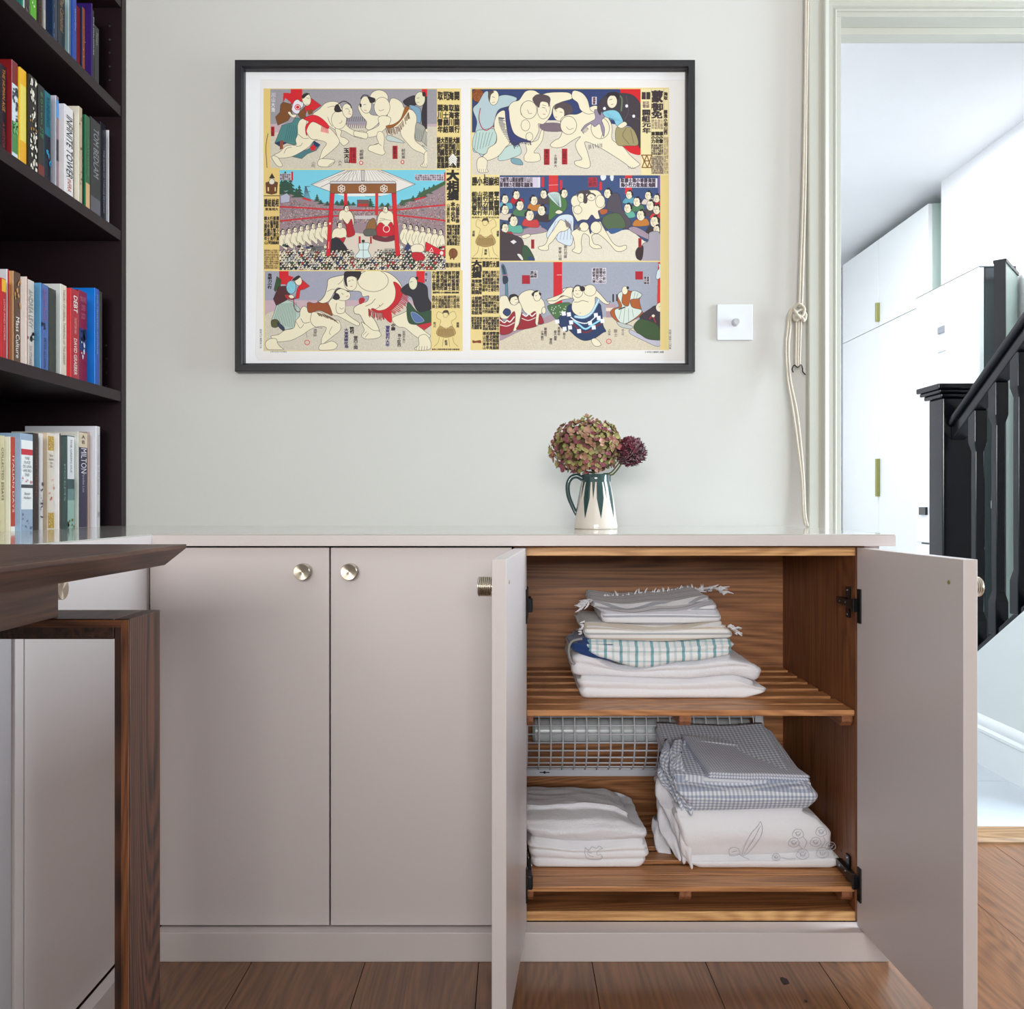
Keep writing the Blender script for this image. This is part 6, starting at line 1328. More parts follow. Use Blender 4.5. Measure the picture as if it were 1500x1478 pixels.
# attendant
shape([(1940, 380), (2020, 300), (2100, 280), (2200, 270), (2300, 330), (2320, 480), (2362, 560), (2362, 640), (2200, 680), (2130, 600), (2090, 480), (2000, 440)], (42, 40, 48), INK); oval(2110, 285, 58, 88, (222, 220, 190)); shape([(2140, 200), (2180, 200), (2170, 240)], HAIR, None); stroke([(2070, 270), (2100, 262)], INK, .5)
shape([(2040, 540), (2180, 680), (2362, 660), (2362, 820), (2100, 850), (2030, 760)], (46, 78, 54), INK); shape([(2080, 690), (2160, 700), (2260, 800), (2140, 820)], (86, 110, 160), (200, 210, 220)); shape([(2160, 860), (2362, 820), (2362, 860), (2260, 930)], (190, 40, 50), INK, sm=False)
column(115, 150, 55, 215, 5, (40, 34, 40), 3); column(1165, 905, 55, 275, 6, (60, 50, 90), 3); column(1245, 885, 55, 95, 2, r=4); column(1295, 1010, 55, 185, 4, (70, 60, 60), 2); column(1735, 870, 55, 290, 6, (70, 56, 110), 3); column(1810, 840, 55, 95, 2, r=4); column(1895, 980, 50, 180, 4, (60, 52, 52), 2); column(1965, 940, 36, 170, 5, (90, 80, 80), 1)
oval(655, 1098, 34, 32, (214, 190, 176), (206, 90, 80), .9); stroke([(640, 960), (655, 1030)], (90, 80, 80), .4); column(740, 910, 50, 110, 3, (110, 100, 96), 1); rect(2268, 140, 2310, 270, (206, 200, 214)); column(2272, 145, 34, 120, 3, (60, 52, 60), 2)
clip(); rect(2364, 118, 2752, 1210, PAP); textblock(2372, 120, 2750, 385, 7, 5, r=3); textblock(2380, 402, 2745, 428, 7, 1, r=4); textblock(2372, 455, 2750, 630, 9, 4, (70, 56, 40), 3)
def small_wrestler(x0, y0, x1, y1):
    """ink outline figure on tan ground"""
    w_, h_ = x1-x0, y1-y0; P = lambda l: [(x0 + a*w_, y0 + b*h_) for a, b in l]; c = (120, 96, 56)
    shape(P([(.3, .28), (.15, .2), (.2, .05), (.4, .1), (.6, .1), (.8, .04), (.88, .2), (.7, .3), (.72, .45), (.28, .45)]), (232, 212, 150), c, .4); oval(x0+.48*w_, y0+.12*h_, .09*w_, .08*h_, (232, 212, 150), c, .35); shape(P([(.36, .1), (.42, .02), (.58, .02), (.62, .16), (.56, .08), (.42, .08)]), (70, 58, 44), None)
    shape(P([(.28, .42), (.5, .5), (.72, .42), (.86, .62), (.5, .72), (.14, .62)]), (176, 146, 88), c, .4)
    for k in range(12): stroke(P([(.24 + k*.045, .5), (.2 + k*.055, .68)]), (96, 74, 44), .5, sm=False)
    stroke(P([(.25, .7), (.2, .85), (.05, .95)]), c, .4); stroke(P([(.4, .74), (.36, .95)]), c, .4); stroke(P([(.75, .7), (.8, .85), (.95, .95)]), c, .4); stroke(P([(.6, .74), (.64, .95)]), c, .4)
    column(x0 + .02*w_, y0 + .32*h_, .09*w_, .15*h_, 2, (60, 50, 40), 2); column(x0 + .9*w_, y0 + .32*h_, .09*w_, .15*h_, 2, (60, 50, 40), 2); column(x0 + .46*w_, y0 + .78*h_, .09*w_, .14*h_, 2, (60, 50, 40), 2)
small_wrestler(2380, 650, 2745, 1180); textblock(2372, 1183, 2750, 1205, 14, 1, (80, 60, 40), 3)
column(5, 915, 30, 270, 9, (130, 126, 126), 1); textblock(150, 1215, 380, 1240, 9, 1, (110, 106, 106), 1)
# ================= top right bout
frame_at(685, 120, 9.677); clip(60, 105, 2450, 1325)
NV = (48, 62, 108)
rect(60, 105, 2450, 720, NV); shape([(60, 760), (500, 620), (1000, 560), (1400, 560), (2450, 700), (2450, 1325), (60, 1325)], (216, 206, 190), None); shape([(1030, 600), (1300, 590), (1370, 700), (1080, 700)], (122, 104, 112), None); speck(60, 760, 2450, 1320, 6, 2)
oval(145, 195, 82, 95, (140, 76, 32), (80, 44, 24), .6); speck(80, 130, 210, 270, 22, 2)
shape([(230, 160), (290, 140), (300, 240), (400, 300), (440, 210), (560, 190), (700, 240), (600, 340), (440, 400), (380, 560), (360, 700), (400, 870), (300, 900), (210, 1060), (150, 1010), (75, 970), (110, 700), (130, 560), (75, 390), (150, 300)], (176, 196, 200), INK)
shape([(75, 940), (110, 720), (230, 680), (380, 680), (400, 850), (240, 1030)], (186, 208, 200), INK)
for k in range(6): stroke([(130 + k*45, 720), (95 + k*40, 980 - k*14)], (70, 96, 100), .45, sm=False)
shape([(430, 1100), (500, 960), (700, 880), (760, 1010), (640, 1080), (500, 1120)], (186, 208, 200), INK); shape([(620, 1090), (740, 1100), (780, 1180), (640, 1160)], (120, 160, 170), INK)
stroke([(180, 380), (160, 520), (200, 650), (270, 690), (360, 630)], (170, 34, 48), 1.1); oval(375, 230, 66, 105, SK, rot=.15); shape([(290, 200), (310, 140), (360, 130), (370, 155), (330, 190), (310, 290)], (84, 72, 68), None); stroke([(350, 215), (385, 225)], INK, .5); stroke([(350, 300), (385, 290)], (150, 50, 50), .5)
# left wrestler
shape([(820, 140), (940, 125), (1040, 180), (1130, 160), (1260, 150), (1440, 160), (1480, 240), (1330, 290), (1220, 350), (1180, 480), (1080, 600), (1000, 600), (1010, 700), (920, 850), (840, 830), (640, 760), (590, 600), (580, 380), (640, 290), (730, 260)], SK, INK, .5)
shape([(520, 410), (430, 450), (380, 560), (380, 680), (410, 760), (400, 870), (300, 940), (270, 1010), (215, 1060), (270, 1120), (430, 1060), (540, 930), (600, 860), (620, 700), (560, 520)], SK, INK, .5)
shape([(150, 1090), (220, 1070), (280, 1130), (270, 1230), (290, 1280), (160, 1285), (130, 1180)], SK); shape([(820, 870), (900, 860), (1000, 820), (1040, 700), (1080, 700), (1050, 850), (940, 1000), (1010, 1020), (1030, 1110), (940, 1140), (820, 1130), (800, 1060), (840, 980)], SK)
for k in range(4): stroke([(165 + k*30, 1240), (165 + k*30, 1280)], INK, .3)
shape([(530, 390), (580, 390), (600, 560), (650, 720), (740, 790), (900, 850), (760, 860), (700, 900), (620, 880), (560, 700)], (54, 58, 110), INK)
tassels([(440, 510), (450, 600), (500, 720), (590, 860)], 90, (.9, .1), (60, 60, 84), 20, .9); tassels([(640, 880), (740, 830), (880, 830)], 70, (.3, .9), (60, 60, 84), 18, .9)
oval(865, 400, 116, 128, SK, INK, .5); oval(820, 620, 62, 80, SK); oval(875, 780, 50, 60, SK); stroke([(850, 400), (870, 450), (910, 450)], INK, .4); stroke([(790, 300), (750, 380), (760, 470)], INK, .5)
oval(1080, 390, 90, 140, SK, rot=.1); shape([(930, 220), (990, 180), (1110, 190), (1170, 230), (1165, 320), (1150, 360), (1130, 300), (1040, 290), (1010, 370), (950, 310), (920, 260)], (84, 70, 74), None); stroke([(1060, 365), (1100, 375)], INK, .6); stroke([(1060, 330), (1110, 345)], INK, .4); stroke([(1070, 460), (1100, 465)], (150, 50, 50), .6); stroke([(1110, 390), (1120, 430)], INK, .3)
# second wrestler
oval(1290, 440, 82, 120, SK, rot=-.15); shape([(1230, 360), (1280, 310), (1370, 290), (1470, 340), (1490, 420), (1450, 460), (1390, 480), (1360, 400), (1300, 370), (1240, 400)], (84, 70, 74), None); stroke([(1240, 410), (1265, 420)], INK, .5); stroke([(1310, 430), (1340, 435)], INK, .5); stroke([(1240, 500), (1265, 505)], (150, 50, 50), .6)
shape([(1320, 540), (1420, 470), (1560, 460), (1700, 380), (1820, 340), (1900, 420), (2010, 540), (2050, 660), (2050, 820), (2200, 920), (2300, 1040), (2400, 1130), (2440, 1180), (2330, 1230), (2230, 1160), (2080, 1060), (1900, 950), (1760, 880), (1660, 860), (1700, 1000), (1740, 1180), (1680, 1230), (1540, 1190), (1520, 1130), (1620, 1100), (1560, 1000), (1530, 880), (1600, 780), (1480, 840), (1360, 920), (1240, 940), (1170, 900), (1240, 830), (1300, 800), (1340, 700)], SK, INK, .5)
oval(1430, 620, 115, 130, SK, INK, .5); stroke([(1400, 640), (1440, 680), (1500, 660)], INK, .4); shape([(1500, 130), (1620, 160), (1700, 260), (1740, 400), (1800, 440), (1700, 460), (1600, 400), (1560, 300), (1480, 230)], SK)
oval(1880, 660, 130, 150, SK, INK, .5); oval(2010, 640, 110, 150, SK, INK, .5) if False else None
stroke([(1800, 460), (1900, 560), (1930, 680), (1890, 800)], INK, .5)
shape([(1610, 700), (1660, 620), (1760, 560), (1810, 520), (1800, 400), (1880, 420), (1960, 480), (1900, 550), (1940, 660), (1930, 780), (1900, 700), (1870, 600), (1800, 640), (1740, 600)], (146, 134, 156), INK); tassels([(1620, 700), (1690, 650)], 60, (.4, .6), (120, 110, 120), 8, .8); tassels([(1720, 900), (1900, 880)], 60, (.1, .9), (96, 90, 92), 12, .9)
for k in range(4): stroke([(2270 + k*30, 1190 + k*10), (2290 + k*30, 1240)], INK, .3)
# attendant
frame_at(830, 120, 9.375)
shape([(735, 103), (1022, 103), (1022, 380), (900, 220), (740, 170)], RED, None, sm=False); shape([(695, 870), (840, 880), (1022, 850), (1022, 1000), (880, 980), (760, 880)], RED, None)
shape([(420, 360), (480, 240), (560, 180), (700, 160), (860, 170), (960, 230), (1022, 380), (1022, 880), (980, 860), (900, 640), (780, 540), (700, 420), (500, 400), (460, 460)], (64, 56, 62), INK, .5)
stroke([(710, 180), (760, 240), (750, 400)], (100, 120, 84), 2.2); stroke([(820, 200), (850, 400), (800, 520)], (110, 100, 104), .4); stroke([(860, 450), (1000, 520)], (110, 100, 104), .4)
shape([(680, 640), (800, 620), (920, 660), (985, 860), (840, 880), (690, 860)], (158, 146, 102), INK); stroke([(820, 640), (770, 740), (860, 860)], INK, .45); stroke([(880, 660), (920, 850)], INK, .4)
shape([(500, 420), (620, 390), (700, 410), (750, 480), (775, 570), (690, 610), (640, 520), (540, 490)], (130, 192, 212), INK)
for k in range(7): stroke([(600, 520), (540 + k*36, 410 + k*22)], (90, 150, 176), .4, sm=False)
shape([(700, 610), (790, 550), (830, 590), (760, 640)], SK); oval(625, 275, 68, 90, SK, rot=.1); shape([(550, 220), (560, 160), (660, 140), (730, 180), (700, 250), (670, 200), (600, 195)], HAIR, None); stroke([(590, 250), (625, 240)], INK, .6); stroke([(610, 315), (640, 312)], (160, 60, 60), .6)
for cx, cy in ((825, 335), (922, 475), (520, 370)): oval(cx, cy, 20, 22, (230, 228, 230), None)
rect(348, 208, 412, 315, (220, 214, 220)); column(360, 215, 40, 95, 3, (90, 40, 50), 2)
frame_at(685, 120, 9.677); cartouche(1080, 955, 1160, 1180, 3); cartouche(1335, 950, 1412, 1175, 3); column(1225, 1030, 44, 190, 4, (80, 72, 70), 1)
frame_at(830, 120, 9.375)
clip(); rect(1024, 103, 1400, 1285, (232, 218, 168)); stroke([(1162, 103), (1162, 1000)], (150, 130, 90), .4); stroke([(1335, 103), (1335, 1270)], (150, 130, 90), .4)
stamp('蒙', 1168, 120, 160, 170, (60, 46, 52), 3); stamp('御', 1168, 295, 160, 110, (60, 46, 52), 3); stamp('免', 1168, 400, 150, 110, (60, 46, 52), 3)
textblock(1035, 145, 1155, 248, 2, 1, (60, 50, 50), 5); column(1040, 385, 112, 330, 4, (56, 44, 46), 3, '勧進元年'.replace('勧', '関').replace('進', '組')); textblock(1335, 145, 1390, 255, 1, 2, r=3); column(1338, 390, 50, 340, 6, (56, 44, 46), 4); textblock(1045, 270, 1140, 365, 2, 2, (120, 100, 90), 2)
textblock(1168, 520, 1328, 655, 4, 4, (130, 110, 90), 1); textblock(1165, 690, 1328, 850, 3, 3, r=4); textblock(1165, 860, 1328, 1010, 6, 4, (80, 66, 60), 3); textblock(1165, 1020, 1330, 1270, 9, 9, (110, 92, 84), 3); textblock(1340, 760, 1398, 1270, 2, 10, (140, 116, 96), 1)
for l in ([(1030, 1010), (1170, 1010), (1110, 1180), (1030, 1010)], [(1035, 1180), (1165, 1180), (1100, 1010), (1035, 1180)], [(1060, 1090), (1145, 1090)]): stroke(l, (128, 82, 40), 1.4, sm=False)
# ================= middle right: bout with spectators
frame_at(685, 250, 9.677)
rect(55, 60, 460, 1290, (232, 214, 150)); clip(455, 70, 2728, 1280); rect(455, 70, 2728, 1280, (58, 78, 120)); rect(1150, 70, 1280, 340, (206, 52, 54)); rect(2230, 70, 2330, 340, (206, 52, 54)); stroke([(1150, 210), (1280, 205)], (230, 200, 196), .6)
shape([(455, 900), (700, 860), (1000, 780), (1200, 870), (2050, 860), (2300, 850), (2500, 1000), (2728, 1100), (2728, 1280), (455, 1280)], (222, 214, 194), None); speck(455, 880, 2720, 1275, 5, 2)
shape([(640, 900), (900, 800), (980, 780), (1130, 860), (900, 910), (700, 930)], (160, 140, 154), INK); shape([(2280, 830), (2380, 800), (2560, 900), (2600, 990), (2420, 920)], (160, 140, 154), INK)
rect(460, 98, 925, 245, (220, 212, 222)); textblock(465, 102, 925, 242, 11, 2, (74, 60, 72), 4); rect(1000, 98, 1030, 245, (220, 212, 222)); rect(925, 98, 1000, 245, (206, 196, 214)); rect(1045, 98, 1085, 235, (200, 48, 56)); rect(1308, 140, 1345, 275, (200, 48, 56)); rect(1710, 100, 1835, 235, (186, 46, 62)); textblock(1715, 105, 1830, 230, 2, 2, (120, 40, 54), 3); rect(1868, 165, 1905, 280, (200, 48, 56))
rect(2160, 112, 2735 - 10, 245, (220, 214, 222)) if False else rect(2158, 112, 2690, 245, (220, 214, 222)); textblock(2170, 116, 2670, 242, 9, 2, (74, 60, 72), 4); rect(2700, 70, 2728, 360, (110, 92, 150))
shape([(1885, 75), (1960, 75), (1950, 130), (1900, 140)], (220, 226, 232), None); shape([(2020, 75), (2070, 75), (2060, 145), (2030, 140)], (220, 226, 232), None)
robe = [(178, 34, 46), (92, 160, 180), (190, 120, 50), (80, 66, 72), (74, 118, 82), (214, 200, 186), (60, 50, 56), (196, 60, 60), (96, 170, 150)]
spec = [(690, 350, 62, 1), (530, 410, 62, 1), (940, 430, 66, 1), (1080, 340, 62, -1), (740, 500, 70, 1), (530, 560, 68, 1), (1050, 570, 72, -1), (880, 640, 76, 1), (650, 720, 76, 1), (530, 820, 66, 1)]
for i, (x, y, r_, lk) in enumerate(spec):
    shape([(x - r_*1.3, y + r_*1.9), (x - r_*.9, y + r_*.6), (x + r_*.2, y + r_*.9), (x + r_*1.4, y + r_*.8), (x + r_*1.6, y + r_*2.2)], robe[i % 9], INK, .4); face(x, y, r_, lk)
spec2 = [(2290, 350, 58, -1), (2560, 360, 60, -1), (2770 - 90, 400, 58, -1), (2400, 450, 66, -1), (2270, 540, 66, -1), (2590, 500, 72, -1), (2680, 560, 64, -1), (2455, 640, 74, -1), (2650, 730, 78, -1), (2700, 840, 60, -1)]
for i, (x, y, r_, lk) in enumerate(spec2):
    shape([(max(x - r_*1.5, 2130), y + r_*2.0), (x - r_*1.0, y + r_*.8), (x - r_*.2, y + r_*.9), (min(x + r_*1.1, 2725), y + r_*.6), (min(x + r_*1.5, 2725), y + r_*1.9)], robe[(i*4 + 1) % 9], INK, .4); face(min(x, 2680), y, r_, lk)
# near figures cut by the frame
shape([(455, 900), (560, 890), (720, 940), (780, 990), (800, 1100), (780, 1280), (455, 1280)], (68, 56, 60), INK, .5); shape([(600, 1010), (655, 980), (700, 1015), (650, 1050)], (226, 222, 222), INK, sm=False); shape([(780, 1080), (860, 1090), (950, 1280), (790, 1280)], (56, 84, 56), INK); shape([(860, 1230), (920, 1230), (950, 1280), (860, 1280)], NAVY, None)
shape([(760, 930), (860, 900), (890, 930), (800, 970)], SK); shape([(700, 1190), (750, 1190), (790, 1260), (760, 1270)], (224, 222, 216), INK)
shape([(2440, 1180), (2480, 1050), (2560, 1000), (2580, 880), (2728, 900), (2728, 1280), (2450, 1280)], (166, 160, 170), INK, .5); shape([(2380, 1160), (2420, 1090), (2490, 1080), (2470, 1260), (2400, 1250)], (58, 40, 44), INK)
# referee and attendants behind
shape([(1150, 340), (1290, 310), (1400, 420), (1390, 560), (1250, 640), (1150, 700), (1160, 460)], (76, 116, 66), INK); shape([(1130, 340), (1290, 315), (1330, 480), (1300, 520)], (190, 208, 204), INK)
for k in range(5): stroke([(1170 + k*28, 335), (1300, 510)], (80, 110, 110), .4, sm=False)
face(1370, 330, 62, 1); shape([(1240, 600), (1290, 560), (1350, 590), (1300, 620)], SK)
shape([(1310, 640), (1480, 640), (1500, 800), (1470, 1060), (1300, 1020), (1240, 960), (1150, 980), (1120, 900), (1200, 760)], (208, 218, 226), INK, .5)
for k in range(7): stroke([(1250 + k*36, 720), (1160 + k*50, 980)], (110, 124, 150), .5, sm=False)
face(1985, 330, 66, -1); shape([(1990, 420), (2060, 330), (2150, 350), (2200, 560), (2320, 740), (2240, 830), (2110, 780), (2060, 600), (1970, 580)], (82, 74, 84), INK, .5); shape([(1900, 700), (2000, 620), (2160, 620), (2240, 800), (2050, 850), (1960, 820)], (82, 100, 70), INK, .5); shape([(2000, 830), (2200, 830), (2120, 880), (2030, 900)], (58, 88, 136), None); shape([(1870, 560), (1970, 550), (1980, 600), (1900, 630)], (176, 90, 50), INK)
# the two wrestlers
shape([(1500, 400), (1560, 330), (1640, 300), (1740, 280), (1850, 290), (1920, 380), (1950, 500), (1880, 560), (1850, 580), (1870, 660), (1900, 760), (1980, 900), (2060, 1030), (2150, 1080), (2240, 1060), (2250, 1110), (2180, 1150), (2100, 1140), (2020, 1050), (1930, 960), (1840, 900), (1760, 930), (1790, 1040), (1860, 1060), (1900, 1100), (1800, 1110), (1730, 1060), (1720, 940), (1640, 900), (1610, 1010), (1620, 1120), (1580, 1180), (1480, 1140), (1520, 1090), (1500, 960), (1470, 880), (1560, 820), (1590, 760), (1540, 700), (1480, 560)], SK, INK, .5)
shape([(1330, 700), (1440, 800), (1380, 860), (1300, 880), (1210, 1000), (1150, 1060), (1140, 1130), (1040, 1130), (1000, 1090), (1100, 1050), (1150, 940), (1220, 840), (1270, 760)], SK, INK, .5)
oval(1530, 440, 66, 84, SK); oval(1880, 440, 66, 90, SK); oval(1560, 560, 60, 60, SK)
oval(1610, 390, 50, 66, SK); shape([(1550, 380), (1560, 310), (1640, 280), (1730, 290), (1740, 330), (1680, 340), (1700, 420), (1680, 470), (1640, 450), (1640, 340), (1580, 330)], (74, 64, 66), None); oval(1750, 380, 60, 50, SK, rot=.2); stroke([(1690, 370), (1720, 335), (1770, 330), (1810, 360)], (74, 64, 66), 2.0)
stroke([(1590, 380), (1610, 385)], INK, .5); stroke([(1740, 380), (1760, 390)], INK, .5)
shape([(1550, 740), (1620, 700), (1700, 700), (1760, 630), (1820, 690), (1900, 680), (1900, 720), (1800, 740), (1770, 820), (1740, 900), (1700, 780), (1620, 760)], (56, 64, 108), INK); oval(1820, 810, 78, 86, SK, INK, .5); oval(1650, 800, 66, 66, SK, INK, .5); tassels([(1380, 700), (1450, 760)], 110, (.2, .9), (120, 110, 112), 10, 1.2); tassels([(1540, 770), (1600, 820)], 60, (-.3, .8), (110, 96, 90), 10, 1)
for x, y in ((900, 980), (2420, 960)): rect(x, y, x + 44, y + 130, (180, 38, 46)); column(x + 8, y + 6, 28, 118, 3, (110, 24, 34), 2)
column(1290, 1090, 44, 190, 4, (110, 100, 96), 2); column(1365, 1060, 44, 190, 4, (110, 100, 96), 2)
clip(); textblock(62, 95, 455, 220, 5, 1, r=3); stroke([(240, 60), (245, 110)], (50, 40, 40), 1.4); textblock(60, 300, 452, 640, 5, 5, r=3); small_wrestler(60, 670, 450, 1250); textblock(60, 655, 450, 680, 10, 1, (120, 100, 60), 3); textblock(60, 1240, 450, 1268, 12, 1, (120, 100, 60), 3)
# ================= lower right: ring entering ceremony
frame_at(685, 380, 9.677)
rect(48, 0, 455, 1290, (230, 206, 140)); clip(455, 42, 2728, 1290); rect(455, 42, 2728, 1290, (158, 162, 176)); shape([(455, 1150), (800, 1000), (1200, 870), (1800, 830), (2300, 830), (2728, 1050), (2728, 1290), (455, 1290)], (212, 200, 176), None); speck(455, 42, 2720, 700, 2.5, 2); speck(455, 1000, 2720, 1285, 8, 2)
shape([(455, 1080), (700, 1000), (1100, 820), (1230, 780), (1200, 880), (800, 1000), (455, 1160)], (166, 142, 152), None); rect(1960, 640, 2100, 690, (180, 150, 160)); rect(1960, 690, 2100, 740, (224, 208, 190)); rect(1960, 740, 2120, 830, (170, 140, 148))
rect(1215, 42, 1340, 645, RED); stroke([(1270, 225), (1330, 225)], (230, 190, 186), 1.0); shape([(2700, 42), (2728, 42), (2728, 660), (2685, 640)], (206, 52, 44), None, sm=False)
shape([(480, 90), (520, 90), (560, 240), (575, 640), (540, 640), (530, 300), (500, 250)], (84, 130, 148), INK); shape([(480, 90), (515, 90), (545, 215), (510, 220)], (58, 66, 84), None, sm=False); stroke([(500, 230), (570, 225)], (196, 110, 140), 1.2); shape([(500, 250), (560, 250), (570, 320), (510, 350)], (44, 54, 74), INK)
# kneeling pair
shape([(455, 560), (500, 520), (560, 530), (620, 640), (740, 620), (770, 700), (740, 860), (700, 1000), (640, 1010), (660, 870), (620, 830), (520, 850), (455, 800)], SK, INK, .5)
oval(660, 580, 62, 74, SK); shape([(580, 570), (600, 510), (670, 495), (720, 530), (715, 580), (690, 530), (620, 550), (600, 600)], HAIR, None); stroke([(670, 575), (700, 570)], INK, .5); stroke([(680, 625), (700, 620)], (150, 50, 50), .5)
shape([(455, 830), (530, 880), (660, 740), (670, 900), (620, 1040), (455, 1060)], (152, 36, 46), INK); stroke([(455, 930), (560, 950), (660, 900)], (226, 218, 214), 1.3); stroke([(460, 860), (520, 900), (560, 870), (600, 890), (660, 820)], (232, 224, 220), 1.8); shape([(500, 760), (540, 700), (600, 720), (610, 770), (560, 810)], NAVY, INK)
shape([(720, 540), (800, 460), (920, 440), (1000, 520), (1080, 600), (1090, 700), (1040, 780), (1000, 900), (990, 950), (950, 900), (970, 780), (880, 800), (800, 740), (760, 660)], SK, INK, .5); oval(985, 520, 54, 76, SK); shape([(905, 500), (940, 460), (980, 440), (1000, 460), (950, 480), (935, 530)], HAIR, None); shape([(1010, 470), (1045, 490), (1035, 520), (1015, 500)], HAIR, None); stroke([(960, 520), (980, 516)], INK, .5)
shape([(770, 760), (830, 820), (960, 740), (960, 900), (960, 960), (700, 1000), (740, 900)], (150, 32, 42), INK); stroke([(780, 780), (830, 810), (870, 770), (910, 810), (960, 770)], (232, 224, 220), 1.8); stroke([(770, 840), (860, 870), (960, 830)], (226, 218, 214), 1.2); shape([(1030, 780), (1080, 900), (1010, 920), (1010, 820)], (150, 32, 42), INK); oval(1080, 730, 30, 50, SK)
rect(770, 230, 885, 352, (168, 26, 42)); rect(890, 165, 990, 270, (220, 214, 218)); textblock(892, 168, 985, 265, 2, 3, (66, 56, 60), 3)
shape([(1130, 680), (1230, 640), (1450, 620), (1440, 760), (1350, 870), (1250, 850)], (74, 110, 68), INK)
for k in range(30): oval(prn.uniform(1170, 1420), prn.uniform(660, 820), 8, 8, (200, 208, 186), None)
# champion
frame_at(830, 380, 9.375)
shape([(-260, 580), (-120, 540), (0, 480), (-60, 420), (20, 390), (90, 400), (90, 520), (60, 540), (-60, 560), (-200, 620)], SK, INK, .5)
shape([(-280, 560), (-200, 575), (-130, 560), (-60, 500), (20, 520), (90, 530), (90, 400), (0, 400), (-80, 480)], SK, INK, .5)
shape([(60, 620), (0, 720), (-20, 900), (60, 1000), (150, 1080), (250, 1120), (380, 1090), (500, 1010), (540, 990), (500, 900), (480, 700), (420, 600)], (34, 54, 94), INK, .5)
shape([(-130, 860), (-60, 760), (10, 740), (40, 860), (0, 1000)], (34, 54, 94), INK)
shape([(80, 520), (90, 420), (230, 370), (330, 370), (400, 420), (480, 500), (560, 590), (600, 580), (570, 620), (500, 600), (400, 520), (390, 620), (340, 720), (240, 790), (140, 770), (75, 700), (75, 600), (100, 560)], SK, INK, .55)
oval(320, 430, 85, 78, SK); stroke([(100, 590), (160, 590), (220, 570), (300, 590)], INK, .5); oval(185, 740, 5, 5, INK, None); oval(155, 450, 68, 78, SK); shape([(180, 380), (240, 380), (250, 430), (200, 440)], HAIR, None); stroke([(100, 400), (140, 360), (190, 370)], HAIR, 1.2); rect(82, 410, 98, 450, HAIR); stroke([(120, 435), (140, 430)], INK, .5); stroke([(165, 430), (190, 432)], INK, .5); stroke([(130, 480), (160, 482)], (150, 50, 50), .5)
stroke([(440, 560), (400, 640), (340, 740), (240, 800), (120, 790)], (140, 184, 208), 4.0); stroke([(440, 560), (400, 640), (340, 740), (240, 800), (120, 790)], (226, 236, 240), 1.2); stroke([(100, 850), (170, 900), (260, 960), (360, 900), (460, 840)], (150, 210, 230), 2.6); stroke([(90, 890), (200, 990), (300, 1000), (400, 920), (470, 890)], (110, 40, 50), 2.6)
stroke([(60, 800), (150, 860), (280, 880), (400, 790)], (232, 234, 236), 1.6)
for x, y in ((-130, 860), (-40, 750), (45, 940), (170, 990), (370, 940), (490, 850), (400, 770), (-30, 960), (30, 760), (320, 880), (60, 870), (440, 810)): shape([(x - 28, y - 26), (x + 26, y - 32), (x + 32, y + 24), (x - 22, y + 30)], (232, 232, 236), None, sm=False)
shape([(340, 1110), (400, 1090), (470, 1160), (450, 1195), (380, 1190)], SK)
rect(348, 122, 545, 335, (222, 214, 220)); textblock(355, 128, 540, 330, 4, 5, (70, 58, 64), 2); rect(943, 168, 1048, 280, (170, 26, 40)); rect(1062, 240, 1140, 350, (222, 214, 220)); textblock(1064, 243, 1138, 348, 2, 3, (66, 56, 60), 3)
# attendants right
shape([(700, 500), (790, 430), (880, 440), (1030, 480), (1000, 560), (1030, 700), (1040, 760), (860, 870), (780, 900), (660, 830), (600, 740), (640, 680), (720, 650), (690, 560)], (170, 88, 38), INK, .5)
shape([(700, 500), (770, 450), (760, 600), (850, 640), (900, 440), (1030, 480), (990, 540), (880, 560), (900, 660), (1030, 700), (980, 780), (800, 890), (700, 830), (660, 700), (760, 650)], (208, 218, 208), INK, .5)
for l in ([(760, 660), (720, 820)], [(800, 670), (780, 880)], [(850, 680), (850, 860)], [(900, 690), (920, 800)], [(940, 460), (920, 550)], [(980, 470), (950, 560)]): stroke(l, (100, 110, 104), .45)
oval(800, 430, 40, 58, SK); oval(840, 395, 18, 20, HAIR, None); stroke([(720, 690), (800, 660)], (36, 34, 38), 1.6); stroke([(640, 490), (640, 580)], (36, 34, 38), 2.2); stroke([(690, 490), (690, 570)], (36, 34, 38), 1.8)
shape([(690, 860), (800, 890), (900, 920), (880, 960), (740, 930)], (186, 190, 186), INK)
shape([(1010, 780), (1150, 680), (1220, 640), (1370, 650), (1370, 1120), (1250, 1060), (1100, 860), (1030, 850)], (58, 48, 58), INK, .5); shape([(1000, 830), (1130, 850), (1260, 920), (1300, 1080), (1250, 1110), (1080, 1080), (920, 950)], (58, 82, 48), INK, .5); shape([(870, 970), (1000, 1030), (1120, 1100), (1330, 1130), (1250, 1200), (1080, 1130), (880, 1030)], (188, 184, 200), INK)
oval(1285, 660, 58, 66, SK, rot=.4); oval(1335, 620, 14, 20, HAIR, None); stroke([(1270, 655), (1290, 650)], INK, .5); stroke([(1140, 820), (1180, 780), (1220, 870)], (180, 40, 50), 1.4); oval(1190, 780, 24, 22, SK); shape([(1260, 60), (1300, 90), (1330, 160), (1280, 260), (1230, 270), (1240, 170), (1270, 130)], (210, 222, 230), INK)
frame_at(685, 380, 9.677)
for x, y, h_, n in ((1040, 1010, 150, 4), (1085, 970, 130, 3), (1225, 1010, 150, 4), (1275, 960, 130, 3), (1350, 1040, 90, 2), (1160, 1120, 90, 2)): column(x, y, 38, h_, n, (84, 74, 72), 2)
